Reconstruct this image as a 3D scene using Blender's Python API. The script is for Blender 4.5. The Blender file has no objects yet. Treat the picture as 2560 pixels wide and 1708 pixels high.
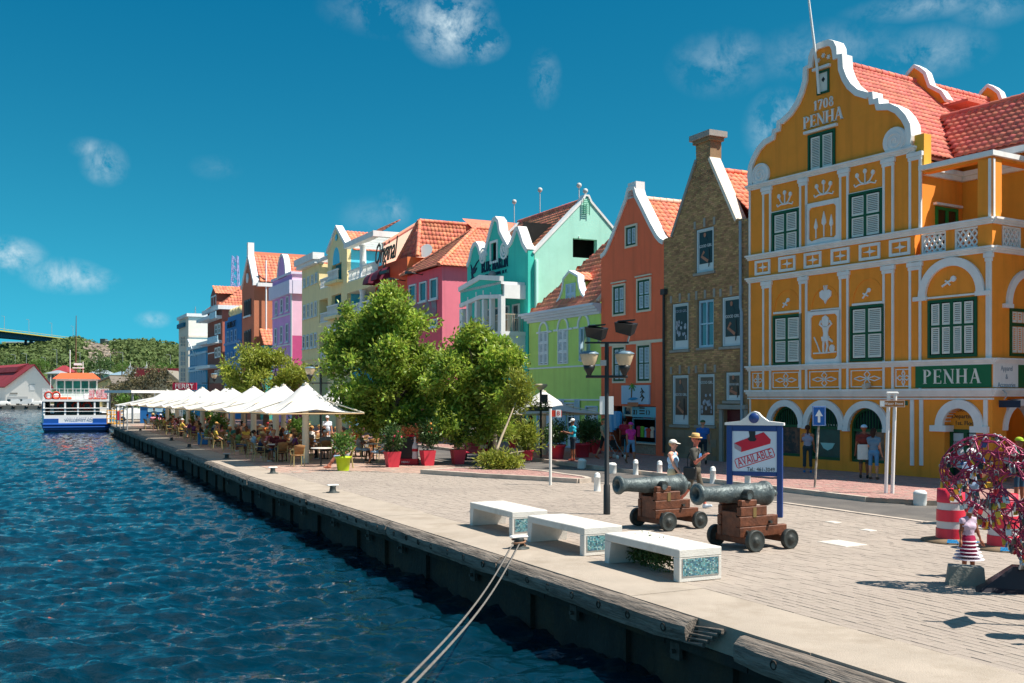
import bpy,bmesh,math,random
import numpy as np
from mathutils import Vector,Matrix
from mathutils.geometry import tessellate_polygon
SC=bpy.context.scene
C=SC.collection
rnd=random.Random(7)
rad=math.radians
F,CX,HY,CH=2560.0,1280.0,993.0,2.8 # lens and eye height worked out from the photograph
# ---------------------------------------------------------------- camera, sky, sun, exposure
cd=bpy.data.cameras.new('camera');cam=bpy.data.objects.new('camera',cd);C.objects.link(cam)
cam.location=(0,0,CH);cam.rotation_euler=(rad(90),0,0)
cd.sensor_width=36;cd.lens=36;cd.shift_y=(HY-854)/2560.0;cd.clip_end=6000;cd.clip_start=.1
SC.camera=cam
SUN_EL,SUN_AZ=rad(57),math.atan2(-.22,.975) # azimuth of the sun in the XY plane
sv=Vector((math.cos(SUN_EL)*math.cos(SUN_AZ),math.cos(SUN_EL)*math.sin(SUN_AZ),math.sin(SUN_EL)))
sl=bpy.data.lights.new('sun','SUN');sl.energy=5.0;sl.angle=rad(.53);sl.color=(1.0,.93,.83)
so=bpy.data.objects.new('sun',sl);C.objects.link(so);so.rotation_euler=sv.to_track_quat('Z','Y').to_euler();so.location=(60,-20,80)
SC.view_settings.view_transform='Standard';SC.view_settings.look='None';SC.view_settings.exposure=.68;SC.view_settings.gamma=1
SC.view_settings.use_curve_mapping=False
SC.cycles.max_bounces=6;SC.cycles.transparent_max_bounces=12
W=bpy.data.worlds.new('World');SC.world=W;W.use_nodes=True
nt=W.node_tree;nt.nodes.clear()
def N(tree,typ,**kw):
 n=tree.nodes.new(typ)
 for k,v in kw.items():setattr(n,k,v)
 return n
def math_n(tree,op,a,b=None,clamp=False):
 n=N(tree,'ShaderNodeMath',operation=op,use_clamp=clamp)
 for i,x in enumerate((a,b)):
  if x is None:continue
  if isinstance(x,(int,float)):n.inputs[i].default_value=x
  else:tree.links.new(x,n.inputs[i])
 return n.outputs[0]
def mixcol(tree,fac,a,b,mode='MIX'):
 n=N(tree,'ShaderNodeMix',data_type='RGBA',blend_type=mode)
 for sock,x in((n.inputs['Factor'],fac),(n.inputs[6],a),(n.inputs[7],b)):
  if isinstance(x,(int,float)):sock.default_value=x
  elif isinstance(x,tuple):sock.default_value=(*x,1)if len(x)==3 else x
  else:tree.links.new(x,sock)
 return n.outputs[2]
sky=N(nt,'ShaderNodeTexSky',sky_type='NISHITA',sun_disc=False,sun_elevation=SUN_EL,sun_rotation=math.atan2(math.cos(SUN_AZ),math.sin(SUN_AZ)),
  air_density=1.0,dust_density=.25,ozone_density=2.2)
SKY_S=.053
sep=N(nt,'ShaderNodeSeparateColor');nt.links.new(sky.outputs[0],sep.inputs[0]);cmb=N(nt,'ShaderNodeCombineColor') # the deep teal-blue cast of this sky
for i_,k_,o_ in((0,.15,-.26),(1,.92,0.0),(2,1.12,1.95)): # each channel follows the luminance of the sky
 nt.links.new(math_n(nt,'MAXIMUM',math_n(nt,'ADD',math_n(nt,'MULTIPLY',sep.outputs[1],k_*.92 if i_!=1 else k_),o_),.04),cmb.inputs[i_])
tint=cmb.outputs[0]
tcw=N(nt,'ShaderNodeTexCoord')
dirv=tcw.outputs['Generated']
# a few small fair-weather clouds, each at its own bearing: (x, y, sx, sy, density) as photograph coordinates turned into bearings
CLOUDS=[(1125,60,72,60,1.0),(1190,105,50,32,.7),(980,25,110,40,.25),(262,410,36,34,.6),(225,372,30,18,.35),(20,638,56,30,.95),(160,690,62,28,.8),
          (222,700,45,22,.6),(384,799,28,14,.5),(1800,160,80,50,.25),(1850,125,40,30,.25),(1362,195,26,50,.3),(1950,320,55,60,.6),(2060,130,120,45,.22),
          (2330,130,90,40,.32),(2270,150,90,30,.2),(2330,12,130,22,.3),(2480,20,60,30,.25),(985,525,28,34,.28),(930,540,60,30,.12),(540,420,40,20,.1)]
nz=N(nt,'ShaderNodeTexNoise');nz.inputs['Scale'].default_value=30;nz.inputs['Detail'].default_value=11;nz.inputs['Roughness'].default_value=.66
nz.inputs['Distortion'].default_value=.25
nt.links.new(dirv,nz.inputs['Vector'])
nrm=math_n(nt,'MULTIPLY',math_n(nt,'SUBTRACT',nz.outputs['Fac'],.41),4.6,True)
acc=None
for(x,y,sx,sy,den)in CLOUDS:
 d=Vector(((x-CX)/F,1,(HY-y)/F));L=d.length;d.normalize()
 s=N(nt,'ShaderNodeVectorMath',operation='SUBTRACT');nt.links.new(dirv,s.inputs[0]);s.inputs[1].default_value=d
 m=N(nt,'ShaderNodeVectorMath',operation='MULTIPLY');nt.links.new(s.outputs[0],m.inputs[0])
 m.inputs[1].default_value=(F*L/sx,F*L/(sx),F*L/sy)
 l=N(nt,'ShaderNodeVectorMath',operation='LENGTH');nt.links.new(m.outputs[0],l.inputs[0])
 g=math_n(nt,'MULTIPLY',math_n(nt,'POWER',math_n(nt,'SUBTRACT',1.0,math_n(nt,'MULTIPLY',l.outputs['Value'],.55),True),1.3),den)
 acc=g if acc is None else math_n(nt,'MAXIMUM',acc,g)
cl=math_n(nt,'MULTIPLY',math_n(nt,'MULTIPLY',acc,nrm),1.15,True)
fz=N(nt,'ShaderNodeSeparateXYZ');nt.links.new(dirv,fz.inputs[0]) # extra cloud cover added outside the view, to brighten the shaded fronts
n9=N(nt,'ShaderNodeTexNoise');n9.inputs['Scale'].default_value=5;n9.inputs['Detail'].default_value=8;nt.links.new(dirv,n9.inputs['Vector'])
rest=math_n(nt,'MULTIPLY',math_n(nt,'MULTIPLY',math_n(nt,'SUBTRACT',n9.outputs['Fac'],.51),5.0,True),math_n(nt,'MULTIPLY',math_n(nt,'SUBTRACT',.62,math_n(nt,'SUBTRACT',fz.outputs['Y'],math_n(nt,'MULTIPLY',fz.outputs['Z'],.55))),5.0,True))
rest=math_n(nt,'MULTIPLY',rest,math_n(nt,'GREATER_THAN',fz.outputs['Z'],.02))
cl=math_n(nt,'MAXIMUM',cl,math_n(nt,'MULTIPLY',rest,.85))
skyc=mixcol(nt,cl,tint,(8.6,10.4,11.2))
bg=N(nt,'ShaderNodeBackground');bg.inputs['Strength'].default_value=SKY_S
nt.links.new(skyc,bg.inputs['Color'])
ow=N(nt,'ShaderNodeOutputWorld');nt.links.new(bg.outputs[0],ow.inputs['Surface'])
# ---------------------------------------------------------------- materials
def srgb(*c):
 if len(c)==1 and isinstance(c[0],str):
  h=c[0].lstrip('#');c=[int(h[i:i+2],16)for i in(0,2,4)]
 return tuple(((v/255+.055)/1.055)** 2.4 if v>10 else v/255/12.92 for v in c)
MATS={}
def M(name,col,rough=.75,var=.1,vs=2.0,bump=0.0,bs=30.0,metal=0.0,spec=.4,island=0.0,streak=0.0,alpha=None,trans=0.0,tl=0.0,col2=None,c2s=1.0,c2t=.55,grain=None):
 if name in MATS:return MATS[name]
 m=bpy.data.materials.new(name);m.use_nodes=True;t=m.node_tree
 b=t.nodes['Principled BSDF'];tc=N(t,'ShaderNodeTexCoord');oc=tc.outputs['Object']
 if grain is not None: # stretch the pattern along a direction in the ground plane
  gm=N(t,'ShaderNodeMapping');gm.vector_type='TEXTURE';gm.inputs['Rotation'].default_value=(0,0,grain);gm.inputs['Scale'].default_value=(9,1,1);t.links.new(oc,gm.inputs['Vector']);oc=gm.outputs[0]
 col=tuple(col[:3])
 n1=N(t,'ShaderNodeTexNoise');n1.inputs['Scale'].default_value=vs;n1.inputs['Detail'].default_value=6;n1.inputs['Roughness'].default_value=.6
 t.links.new(oc,n1.inputs['Vector'])
 lo=tuple(c*(1-var)for c in col);hi=tuple(min(1,c*(1+var))for c in col)
 rp=N(t,'ShaderNodeMapRange');rp.inputs[1].default_value=.3;rp.inputs[2].default_value=.7;t.links.new(n1.outputs['Fac'],rp.inputs[0])
 c=mixcol(t,rp.outputs[0],lo,hi)
 if col2:
  n2=N(t,'ShaderNodeTexNoise');n2.inputs['Scale'].default_value=c2s;n2.inputs['Detail'].default_value=8;n2.inputs['Roughness'].default_value=.7;t.links.new(oc,n2.inputs['Vector'])
  r2=N(t,'ShaderNodeMapRange');r2.inputs[1].default_value=c2t-.08;r2.inputs[2].default_value=c2t+.12;t.links.new(n2.outputs['Fac'],r2.inputs[0])
  c=mixcol(t,r2.outputs[0],c,tuple(col2[:3]))
 if streak:
  mp=N(t,'ShaderNodeMapping');mp.inputs['Scale'].default_value=(2.2,2.2,.14);t.links.new(oc,mp.inputs['Vector'])
  n3=N(t,'ShaderNodeTexNoise');n3.inputs['Scale'].default_value=1.3;n3.inputs['Detail'].default_value=7;t.links.new(mp.outputs[0],n3.inputs['Vector'])
  r3=N(t,'ShaderNodeMapRange');r3.inputs[1].default_value=.5;r3.inputs[2].default_value=.8;r3.inputs[4].default_value=min(.6,streak*1.9);t.links.new(n3.outputs['Fac'],r3.inputs[0])
  c=mixcol(t,r3.outputs[0],c,tuple(v*.45 for v in col))
 if island:
  ge=N(t,'ShaderNodeNewGeometry');hs=N(t,'ShaderNodeHueSaturation')
  oi=N(t,'ShaderNodeObjectInfo')
  rr=math_n(t,'FRACT',math_n(t,'ADD',ge.outputs['Random Per Island'],oi.outputs['Random']))
  mv=N(t,'ShaderNodeMapRange');mv.inputs[3].default_value=1-island;mv.inputs[4].default_value=1+island;t.links.new(rr,mv.inputs[0])
  t.links.new(mv.outputs[0],hs.inputs['Value']);t.links.new(c,hs.inputs['Color'])
  mh=N(t,'ShaderNodeMapRange');mh.inputs[3].default_value=.5-.05*island;mh.inputs[4].default_value=.5+.05*island
  t.links.new(math_n(t,'FRACT',math_n(t,'MULTIPLY',rr,7.3)),mh.inputs[0]);t.links.new(mh.outputs[0],hs.inputs['Hue'])
  c=hs.outputs[0]
 t.links.new(c,b.inputs['Base Color'])
 b.inputs['Roughness'].default_value=rough;b.inputs['Metallic'].default_value=metal;b.inputs['Specular IOR Level'].default_value=spec
 if trans:b.inputs['Transmission Weight'].default_value=trans
 if alpha is not None:b.inputs['Alpha'].default_value=alpha
 if bump:
  nb=N(t,'ShaderNodeTexNoise');nb.inputs['Scale'].default_value=bs;nb.inputs['Detail'].default_value=5;t.links.new(oc,nb.inputs['Vector'])
  bp=N(t,'ShaderNodeBump');bp.inputs['Strength'].default_value=bump;bp.inputs['Distance'].default_value=.03
  t.links.new(nb.outputs['Fac'],bp.inputs['Height']);t.links.new(bp.outputs[0],b.inputs['Normal'])
 if tl:
  td=N(t,'ShaderNodeBsdfTranslucent');t.links.new(c,td.inputs['Color']);mx=N(t,'ShaderNodeMixShader');mx.inputs[0].default_value=tl
  t.links.new(b.outputs[0],mx.inputs[1]);t.links.new(td.outputs[0],mx.inputs[2]);t.links.new(mx.outputs[0],t.nodes['Material Output'].inputs['Surface'])
 MATS[name]=m
 return m
def paint(name,hexc,k=1.0,**kw):
 c=srgb(hexc);return M(name,tuple(min(.9,v*k)for v in c),**{**dict(rough=.8,var=.05,vs=1.5,bump=.12,bs=18,streak=.18),**kw})
# ---------------------------------------------------------------- geometry helpers
class MB:
 def __init__(s):s.v=[];s.f=[];s.m=[];s.sm=[]
 def add(s,vs,fs,m=0,smooth=False):
  o=len(s.v);s.v+=[tuple(v)for v in vs]
  for i,f in enumerate(fs):
   s.f.append([j+o for j in f]);s.m.append(m if isinstance(m,int)else m[i]);s.sm.append(smooth)
  return s
 def box(s,x0,x1,y0,y1,z0,z1,m=0):
  if x0>x1:x0,x1=x1,x0
  if y0>y1:y0,y1=y1,y0
  if z0>z1:z0,z1=z1,z0
  return s.add([(x0,y0,z0),(x1,y0,z0),(x1,y1,z0),(x0,y1,z0),(x0,y0,z1),(x1,y0,z1),(x1,y1,z1),(x0,y1,z1)],
                     [(0,3,2,1),(4,5,6,7),(0,1,5,4),(1,2,6,5),(2,3,7,6),(3,0,4,7)],m)
 def obox(s,o,a,b,c,m=0):
  o,a,b,c=Vector(o),Vector(a),Vector(b),Vector(c)
  return s.add([o,o+a,o+a+b,o+b,o+c,o+a+c,o+a+b+c,o+b+c],[(0,3,2,1),(4,5,6,7),(0,1,5,4),(1,2,6,5),(2,3,7,6),(3,0,4,7)],m)
 def bevbox(s,x0,x1,y0,y1,z0,z1,b=.02,m=0):
  vs,fs=[],[]
  xs,ys,zs=(x0,x1),(y0,y1),(z0,z1)
  idx={}
  for i in(0,1):
   for j in(0,1):
    for k in(0,1):
     for a in range(3):
      p=[xs[i],ys[j],zs[k]];q=[b if i==0 else-b,b if j==0 else-b,b if k==0 else-b]
      for c_ in range(3):
       if c_!=a:p[c_]+=q[c_]
      idx[(i,j,k,a)]=len(vs);vs.append(p)
  for a in range(3):
   o1,o2=[(1,2),(2,0),(0,1)][a]
   for side in(0,1):
    f=[]
    for(p,q)in((0,0),(1,0),(1,1),(0,1)):
     t=[0,0,0];t[a]=side;t[o1]=p;t[o2]=q;f.append(idx[(*t,a)])
    fs.append(f if side else f[::-1])
   for p in(0,1):
    for q in(0,1):
     t0=[0,0,0];t1=[0,0,0];t1[a]=1;t0[o1]=t1[o1]=p;t0[o2]=t1[o2]=q
     f=[idx[(*t0,o1)],idx[(*t1,o1)],idx[(*t1,o2)],idx[(*t0,o2)]]
     fs.append(f)
  for i in(0,1):
   for j in(0,1):
    for k in(0,1):fs.append([idx[(i,j,k,a)]for a in range(3)])
  return s.add(vs,fs,m)
 def prism(s,poly,y0,y1,m=0): # poly in (x, z), extruded along y
  n=len(poly);a=sum(poly[i][0]*poly[(i+1)%n][1]-poly[(i+1)%n][0]*poly[i][1]for i in range(n))
  if a<0:poly=poly[::-1]
  vs=[(x,y0,z)for x,z in poly]+[(x,y1,z)for x,z in poly]
  fs=[list(range(n)),list(range(2*n-1,n-1,-1))]+[(i,n+i,n+(i+1)%n,(i+1)%n)for i in range(n)]
  return s.add(vs,fs,m)
 def hprism(s,poly,z0,z1,m=0): # poly in (x, y), extruded along z
  n=len(poly);a=sum(poly[i][0]*poly[(i+1)%n][1]-poly[(i+1)%n][0]*poly[i][1]for i in range(n))
  if a<0:poly=poly[::-1]
  vs=[(x,y,z0)for x,y in poly]+[(x,y,z1)for x,y in poly]
  fs=[list(range(n))[::-1],list(range(n,2*n))]+[(i,(i+1)%n,n+(i+1)%n,n+i)for i in range(n)]
  return s.add(vs,fs,m)
 def wall(s,outer,holes,y0,y1,m=0,mh=None): # wall with openings, poly in (x, z); mh = material of the reveals
  loops=[outer]+list(holes)
  tri=tessellate_polygon([[Vector((x,z,0))for x,z in l]for l in loops])
  flat=[p for l in loops for p in l];n=len(flat)
  fs=[]
  for t in tri:
   p=[flat[i]for i in t]
   ar=(p[1][0]-p[0][0])*(p[2][1]-p[0][1])-(p[2][0]-p[0][0])*(p[1][1]-p[0][1])
   t=tuple(t)if ar>0 else tuple(t)[::-1]
   fs.append(t);fs.append(tuple(n+i for i in t[::-1]))
  ms=[m]*len(fs);o=0
  for li,l in enumerate(loops):
   k=len(l);ar=sum(l[i][0]*l[(i+1)%k][1]-l[(i+1)%k][0]*l[i][1]for i in range(k))
   for i in range(k):
    a,b=o+i,o+(i+1)%k
    q=(a,n+a,n+b,b)
    if(ar<0)!=(li>0):q=q[::-1]
    fs.append(q);ms.append(m if li==0 or mh is None else mh)
   o+=k
  s.add([(x,y0,z)for x,z in flat]+[(x,y1,z)for x,z in flat],fs,ms);return s
 def tube(s,pts,r,n=6,m=0,cap=True,smooth=True):
  pts=[Vector(p)for p in pts];k=len(pts);rs=r if isinstance(r,(list,tuple))else[r]*k
  vs=[];up=None
  for i,p in enumerate(pts):
   d=(pts[min(i+1,k-1)]-pts[max(i-1,0)]).normalized()
   if up is None:up=Vector((0,0,1))if abs(d.z)<.9 else Vector((1,0,0))
   a=d.cross(up)
   if a.length<1e-5:a=d.cross(Vector((1,0,0)))
   a.normalize();b=a.cross(d).normalized();up=b
   for j in range(n):
    t=2*math.pi*j/n;vs.append(p+a*(math.cos(t)*rs[i])+b*(math.sin(t)*rs[i]))
  fs=[(i*n+j,i*n+(j+1)%n,(i+1)*n+(j+1)%n,(i+1)*n+j)for i in range(k-1)for j in range(n)]
  s.add(vs,fs,m,smooth)
  if cap:s.add([vs[j]for j in range(n)],[list(range(n))[::-1]],m);s.add([vs[(k-1)*n+j]for j in range(n)],[list(range(n))],m)
  return s
 def lathe(s,prof,o=(0,0,0),ax=(0,0,1),n=16,m=0,smooth=True):
  ax=Vector(ax).normalized();a=ax.orthogonal().normalized();b=ax.cross(a);o=Vector(o);k=len(prof);vs=[]
  for(r,h)in prof:
   for j in range(n):
    t=2*math.pi*j/n;vs.append(o+ax*h+a*(r*math.cos(t))+b*(r*math.sin(t)))
  fs=[(i*n+j,i*n+(j+1)%n,(i+1)*n+(j+1)%n,(i+1)*n+j)for i in range(k-1)for j in range(n)]
  s.add(vs,fs,m,smooth)
  if prof[0][0]>1e-4:s.add(vs[:n],[list(range(n))[::-1]],m)
  if prof[-1][0]>1e-4:s.add(vs[-n:],[list(range(n))],m)
  return s
 def ball(s,c,r,n=10,k=6,m=0):
  r=(r,r,r)if isinstance(r,(int,float))else r;vs=[];fs=[]
  for i in range(k+1):
   p=math.pi*i/k
   for j in range(n):
    t=2*math.pi*j/n;vs.append((c[0]+r[0]*math.sin(p)*math.cos(t),c[1]+r[1]*math.sin(p)*math.sin(t),c[2]-r[2]*math.cos(p)))
  for i in range(k):
   for j in range(n):fs.append((i*n+j,i*n+(j+1)%n,(i+1)*n+(j+1)%n,(i+1)*n+j))
  return s.add(vs,fs,m,True)
 def quad(s,*p,m=0):return s.add(p,[tuple(range(len(p)))],m)
 def xf(s,mat):s.v=[tuple(mat@Vector(v))for v in s.v];return s
 def mesh(s,name,mats):
  me=bpy.data.meshes.new(name);me.from_pydata(s.v,[],s.f)
  for x in(mats if isinstance(mats,(list,tuple))else[mats]):me.materials.append(x)
  me.polygons.foreach_set('material_index',s.m);me.polygons.foreach_set('use_smooth',s.sm);me.update();return me
 def build(s,name,mats,parent=None,kind=None,loc=None,rz=None):
  return link(name,s.mesh(name,mats),parent,kind,loc,rz)
def link(name,data,parent=None,kind=None,loc=None,rz=None):
 o=bpy.data.objects.new(name,data);C.objects.link(o)
 if parent is not None:o.parent=parent
 if kind:o['kind']=kind
 if loc is not None:o.location=loc
 if rz is not None:o.rotation_euler=(0,0,rz)
 return o
def thing(name,label,cat,loc=(0,0,0),rz=0,group=None):
 return tag(link(name,None,None,None,loc,rz),label,cat,group)
def tag(o,label,cat,group=None):
 o['label']=label;o['category']=cat
 if group:o['group']=group
 return o
def dup(o,loc,rz,label=None,parent=None):
 c=o.copy();C.objects.link(c);c.parent=parent
 if parent is None:c.location=loc;c.rotation_euler=(0,0,rz)
 if label:c['label']=label
 for ch in list(o.children):dup(ch,None,None,None,c)
 return c
def npmesh(name,v,f,mats,smooth=False,mi=None):
 me=bpy.data.meshes.new(name);v=np.asarray(v,np.float32);f=np.asarray(f,np.int32);k=f.shape[1]
 me.vertices.add(len(v));me.vertices.foreach_set('co',v.ravel());me.loops.add(f.size);me.loops.foreach_set('vertex_index',f.ravel())
 me.polygons.add(len(f));me.polygons.foreach_set('loop_start',np.arange(0,f.size,k,dtype=np.int32))
 for x in(mats if isinstance(mats,(list,tuple))else[mats]):me.materials.append(x)
 me.polygons.foreach_set('use_smooth',np.full(len(f),smooth))
 if mi is not None:me.polygons.foreach_set('material_index',np.asarray(mi,np.int32))
 me.update(calc_edges=True);me.validate();return me
def gp(x,y,z=0.0): # ground point seen at a photograph position
 Y=F*(CH-z)/(y-HY);return Vector(((x-CX)/F*Y,Y,z))
def at(x,y,Y):return Vector(((x-CX)/F*Y,Y,CH+(HY-y)/F*Y))
class Fac: # a facade plane: u along it, d into the building, z up
 def __init__(s,P,u):
  s.P=Vector((P[0],P[1]));s.u=Vector((u[0],u[1])).normalized();s.n=Vector((-s.u.y,s.u.x));s.rz=math.atan2(s.u.y,s.u.x)
 def uz(s,x,y,d=0.0):
  r=(x-CX)/F;a=(r*(s.P.y+d*s.n.y)-s.P.x-d*s.n.x)/(s.u.x-r*s.u.y);Y=s.P.y+a*s.u.y+d*s.n.y
  return(a,CH+(HY-y)/F*Y)
 def dz(s,x,y,a):
  r=(x-CX)/F;d=(r*(s.P.y+a*s.u.y)-s.P.x-a*s.u.x)/(s.n.x-r*s.n.y);Y=s.P.y+a*s.u.y+d*s.n.y
  return(d,CH+(HY-y)/F*Y)
 def rect(s,x0,x1,yt,yb,d=0.0):
  xc=(x0+x1)/2;return(s.uz(x0,0,d)[0],s.uz(x1,0,d)[0],s.uz(xc,yb,d)[1],s.uz(xc,yt,d)[1])
 def w(s,a,d,z=0):q=s.P+s.u*a+s.n*d;return Vector((q.x,q.y,z))
def zoomer(x0,y0,k):return lambda x,y:(x0+x*k,y0+y*k)
def text_mb(txt,size,align='CENTER',extrude=.01,spacing=1.0):
 cu=bpy.data.curves.new('t','FONT');cu.body=txt;cu.size=size;cu.align_x=align;cu.align_y='CENTER';cu.extrude=extrude;cu.resolution_u=2;cu.space_character=spacing
 o=bpy.data.objects.new('t',cu);C.objects.link(o);dg=bpy.context.evaluated_depsgraph_get();e=o.evaluated_get(dg);me=e.to_mesh()
 vs=[tuple(v.co)for v in me.vertices];fs=[list(p.vertices)for p in me.polygons];e.to_mesh_clear()
 bpy.data.objects.remove(o);bpy.data.curves.remove(cu)
 mb=MB();mb.add([(x,-z,y)for x,y,z in vs],fs);return mb # standing text, read from -y
def text(txt,size,mat,parent,x,y,z,name='lettering',**kw):
 sx=kw.pop('sx',1.0)
 mb=text_mb(txt,size,**kw);mb.v=[(a*sx+x,b+y,c+z)for a,b,c in mb.v];return mb.build(name,mat,parent)
def arc(cx,cz,rx,rz_,a0,a1,n=12):return[(cx+rx*math.cos(a0+(a1-a0)*i/n),cz+rz_*math.sin(a0+(a1-a0)*i/n))for i in range(n+1)]
def band(mb,outer,inner,y0,y1,m=0): # ring strip between two equal-length polylines in (x, z)
 k=len(outer);vs=[]
 for o,i in zip(outer,inner):vs+=[(o[0],y0,o[1]),(i[0],y0,i[1]),(i[0],y1,i[1]),(o[0],y1,o[1])]
 ar=sum((outer[j+1][0]-outer[j][0])*(inner[j][1]-outer[j][1])-(outer[j+1][1]-outer[j][1])*(inner[j][0]-outer[j][0])for j in range(k-1))
 fs=[(4*j+e,4*j+(e+1)%4,4*j+4+(e+1)%4,4*j+4+e)for j in range(k-1)for e in range(4)]
 closed=abs(outer[0][0]-outer[-1][0])+abs(outer[0][1]-outer[-1][1])<1e-6
 if not closed:fs+=[(3,2,1,0),(4*k-4,4*k-3,4*k-2,4*k-1)]
 if ar>0:fs=[f[::-1]for f in fs]
 mb.add(vs,fs,m)
def stroke(mb,pts,w,y0,y1,m=0,w2=None): # a flat ribbon of width w along a polyline in (x, z)
 k=len(pts);L,Rr=[],[]
 for i in range(k):
  a=Vector(pts[max(i-1,0)]);b=Vector(pts[min(i+1,k-1)]);d=(b-a);d=d.normalized()if d.length else Vector((1,0));nrm_=Vector((-d.y,d.x))
  ww=w if w2 is None else w+(w2-w)*i/(k-1)
  p=Vector(pts[i]);L.append(tuple(p+nrm_*ww/2));Rr.append(tuple(p-nrm_*ww/2))
 band(mb,L,Rr,y0,y1,m)
SERIF={}
def serif(mb,txt,h,x,z,y0,y1,m=0,sp=.16,ang=0.0):
 """serif capitals: strokes and slab feet, cap height h, centred at x on baseline z"""
 T,t=.17,.055
 def st(cx,w):return[('r',cx,cx+w,0,1),('r',cx-.06,cx+w+.06,0,.045),('r',cx-.06,cx+w+.06,.955,1)]
 D={'P':(.66,st(.06,T)+[('b',.23,.74,.40,.26,T)]),'E':(.64,st(.06,T)+[('r',.2,.6,.945,1),('r',.2,.5,.47,.53),('r',.2,.62,0,.055),('r',.56,.6,.8,1),('r',.47,.5,.4,.6),('r',.58,.62,0,.22)]),
         'N':(.82,[('r',.1,.1+t,0,1),('r',.02,.22,0,.04),('r',.02,.2,.96,1),('d',.08,1,.72,0,T*1.05),('r',.68,.68+t,0,1),('r',.58,.82,.96,1)]),
         'H':(.86,st(.06,T)+st(.62,T)+[('r',.2,.64,.47,.53)]),'A':(.82,[('d',.1,0,.4,1,t),('d',.39,1,.7,0,T),('r',.2,.6,.32,.38),('r',0,.22,0,.04),('r',.56,.84,0,.04)]),
         '1':(.42,[('r',.14,.14+T,0,1),('r',.04,.42,0,.045),('d',.03,.8,.16,.97,t)]),'7':(.58,[('r',.04,.56,.88,1),('d',.53,.96,.22,0,T*.8),('r',.04,.08,.74,1)]),
         '0':(.6,[('o',.3,.5,.28,.5,.15)]),'8':(.58,[('o',.29,.75,.2,.25,.1),('o',.29,.27,.25,.28,.12)]),
         'B':(.68,st(.06,T)+[('b',.23,.76,.33,.24,T),('b',.23,.27,.38,.27,T)]),'L':(.6,st(.06,T)+[('r',.2,.58,0,.055),('r',.54,.58,0,.22)]),
         'U':(.76,[('r',.08,.08+T,.3,1),('r',.0,.33,.955,1),('r',.62,.62+t,.3,1),('r',.54,.76,.955,1),('u',.365,.3,.285,.3,.12)]),
         'M':(.98,[('r',.1,.1+t,0,1),('d',.1,1,.48,.02,T),('d',.46,.02,.8,1,t),('r',.76,.76+T,0,1),('r',.02,.24,0,.04),('r',.68,1,0,.04),('r',.02,.2,.96,1),('r',.78,1,.96,1)]),
         'R':(.74,st(.06,T)+[('b',.23,.75,.36,.25,T),('d',.36,.5,.66,0,T)]),'I':(.34,st(.08,T)),' ':(.3,[])}
 tot=sum(D[c][0]+sp for c in txt)-sp;cx=-tot*h/2;ca,sa=math.cos(ang),math.sin(ang)
 loc=MB()
 for c in txt:
  wd,ss=D[c]
  P=lambda a,b:(cx+a*h,b*h)
  for q in ss:
   if q[0]=='r':loc.prism([P(q[1],q[3]),P(q[2],q[3]),P(q[2],q[4]),P(q[1],q[4])],y0,y1,m)
   elif q[0]=='d':loc.prism([P(q[1]-q[5]/2,q[2]),P(q[1]+q[5]/2,q[2]),P(q[3]+q[5]/2,q[4]),P(q[3]-q[5]/2,q[4])],y0,y1,m)
   elif q[0]=='b':
    o=[P(a,b)for a,b in arc(q[1],q[2],q[3],q[4],-math.pi/2,math.pi/2,8)];i=[P(a,b)for a,b in arc(q[1],q[2],q[3]-q[5],q[4]-.055,-math.pi/2,math.pi/2,8)];band(loc,o,i,y0,y1,m)
   elif q[0]=='u':
    o=[P(a,b)for a,b in arc(q[1],q[2],q[3],q[4],-math.pi,0,8)];i=[P(a,b)for a,b in arc(q[1]+.03,q[2],q[3]-q[5],q[4]-.06,-math.pi,0,8)];band(loc,o,i,y0,y1,m)
   elif q[0]=='o':
    o=[P(a,b)for a,b in arc(q[1],q[2],q[3],q[4],0,2*math.pi,14)];i=[P(a,b)for a,b in arc(q[1],q[2],q[3]-q[5],q[4]-.06,0,2*math.pi,14)];band(loc,o,i,y0,y1,m)
  cx+=(wd+sp)*h
 mb.add([(x+a*ca-c_*sa,b,z+a*sa+c_*ca)for a,b,c_ in loc.v],loc.f,m)
 return mb
white=M('white_plaster',(.82,.82,.80),rough=.75,var=.05,bump=.1,bs=20,streak=.12)
bluewhite=M('cream_plaster',(.82,.80,.78),rough=.75,var=.06,bump=.12,bs=20,streak=.15)
darkglass=M('dark_glass',(.02,.03,.035),rough=.08,var=.2,spec=.6)
blackmetal=M('black_metal',(.018,.02,.022),rough=.45,var=.2)
steel=M('galvanised_steel',(.42,.44,.45),rough=.5,var=.15,metal=.4)
# ---------------------------------------------------------------- quay, pavements, road
QL=[(1.5,8.115),(5.0,6.365),(36.0,-9.13),(106.0,-41.37)] # (Y, X) of the quay edge
def qx(Y):
 for(y0,x0),(y1,x1)in zip(QL,QL[1:]):
  if Y<=y1 or(y1,x1)==QL[-1]:return x0+(x1-x0)*(Y-y0)/(y1-y0)
def qdir(Y):
 d=Vector((qx(Y+1)-qx(Y-1),2,0));return d.normalized()
def qp(Y,t,z=0.0): # point t metres inland of the quay edge
 d=qdir(min(max(Y,2.6),104));return Vector((qx(Y)+d.y*t,Y-d.x*t,z))
WZ=-1.05
conc=M('coping_concrete',(.385,.325,.265),rough=.9,var=.1,vs=1.2,bump=.35,bs=60,col2=(.30,.245,.19),c2s=.9,c2t=.57)
paver_m=M('paver_tan',(.355,.298,.252),rough=.92,var=.08,vs=2.5,bump=.3,bs=70,island=.04,col2=(.29,.243,.208),c2s=.3,c2t=.57)
joint_m=M('paver_joint',(.29,.245,.205),rough=.95,var=.15,vs=3)
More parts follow.
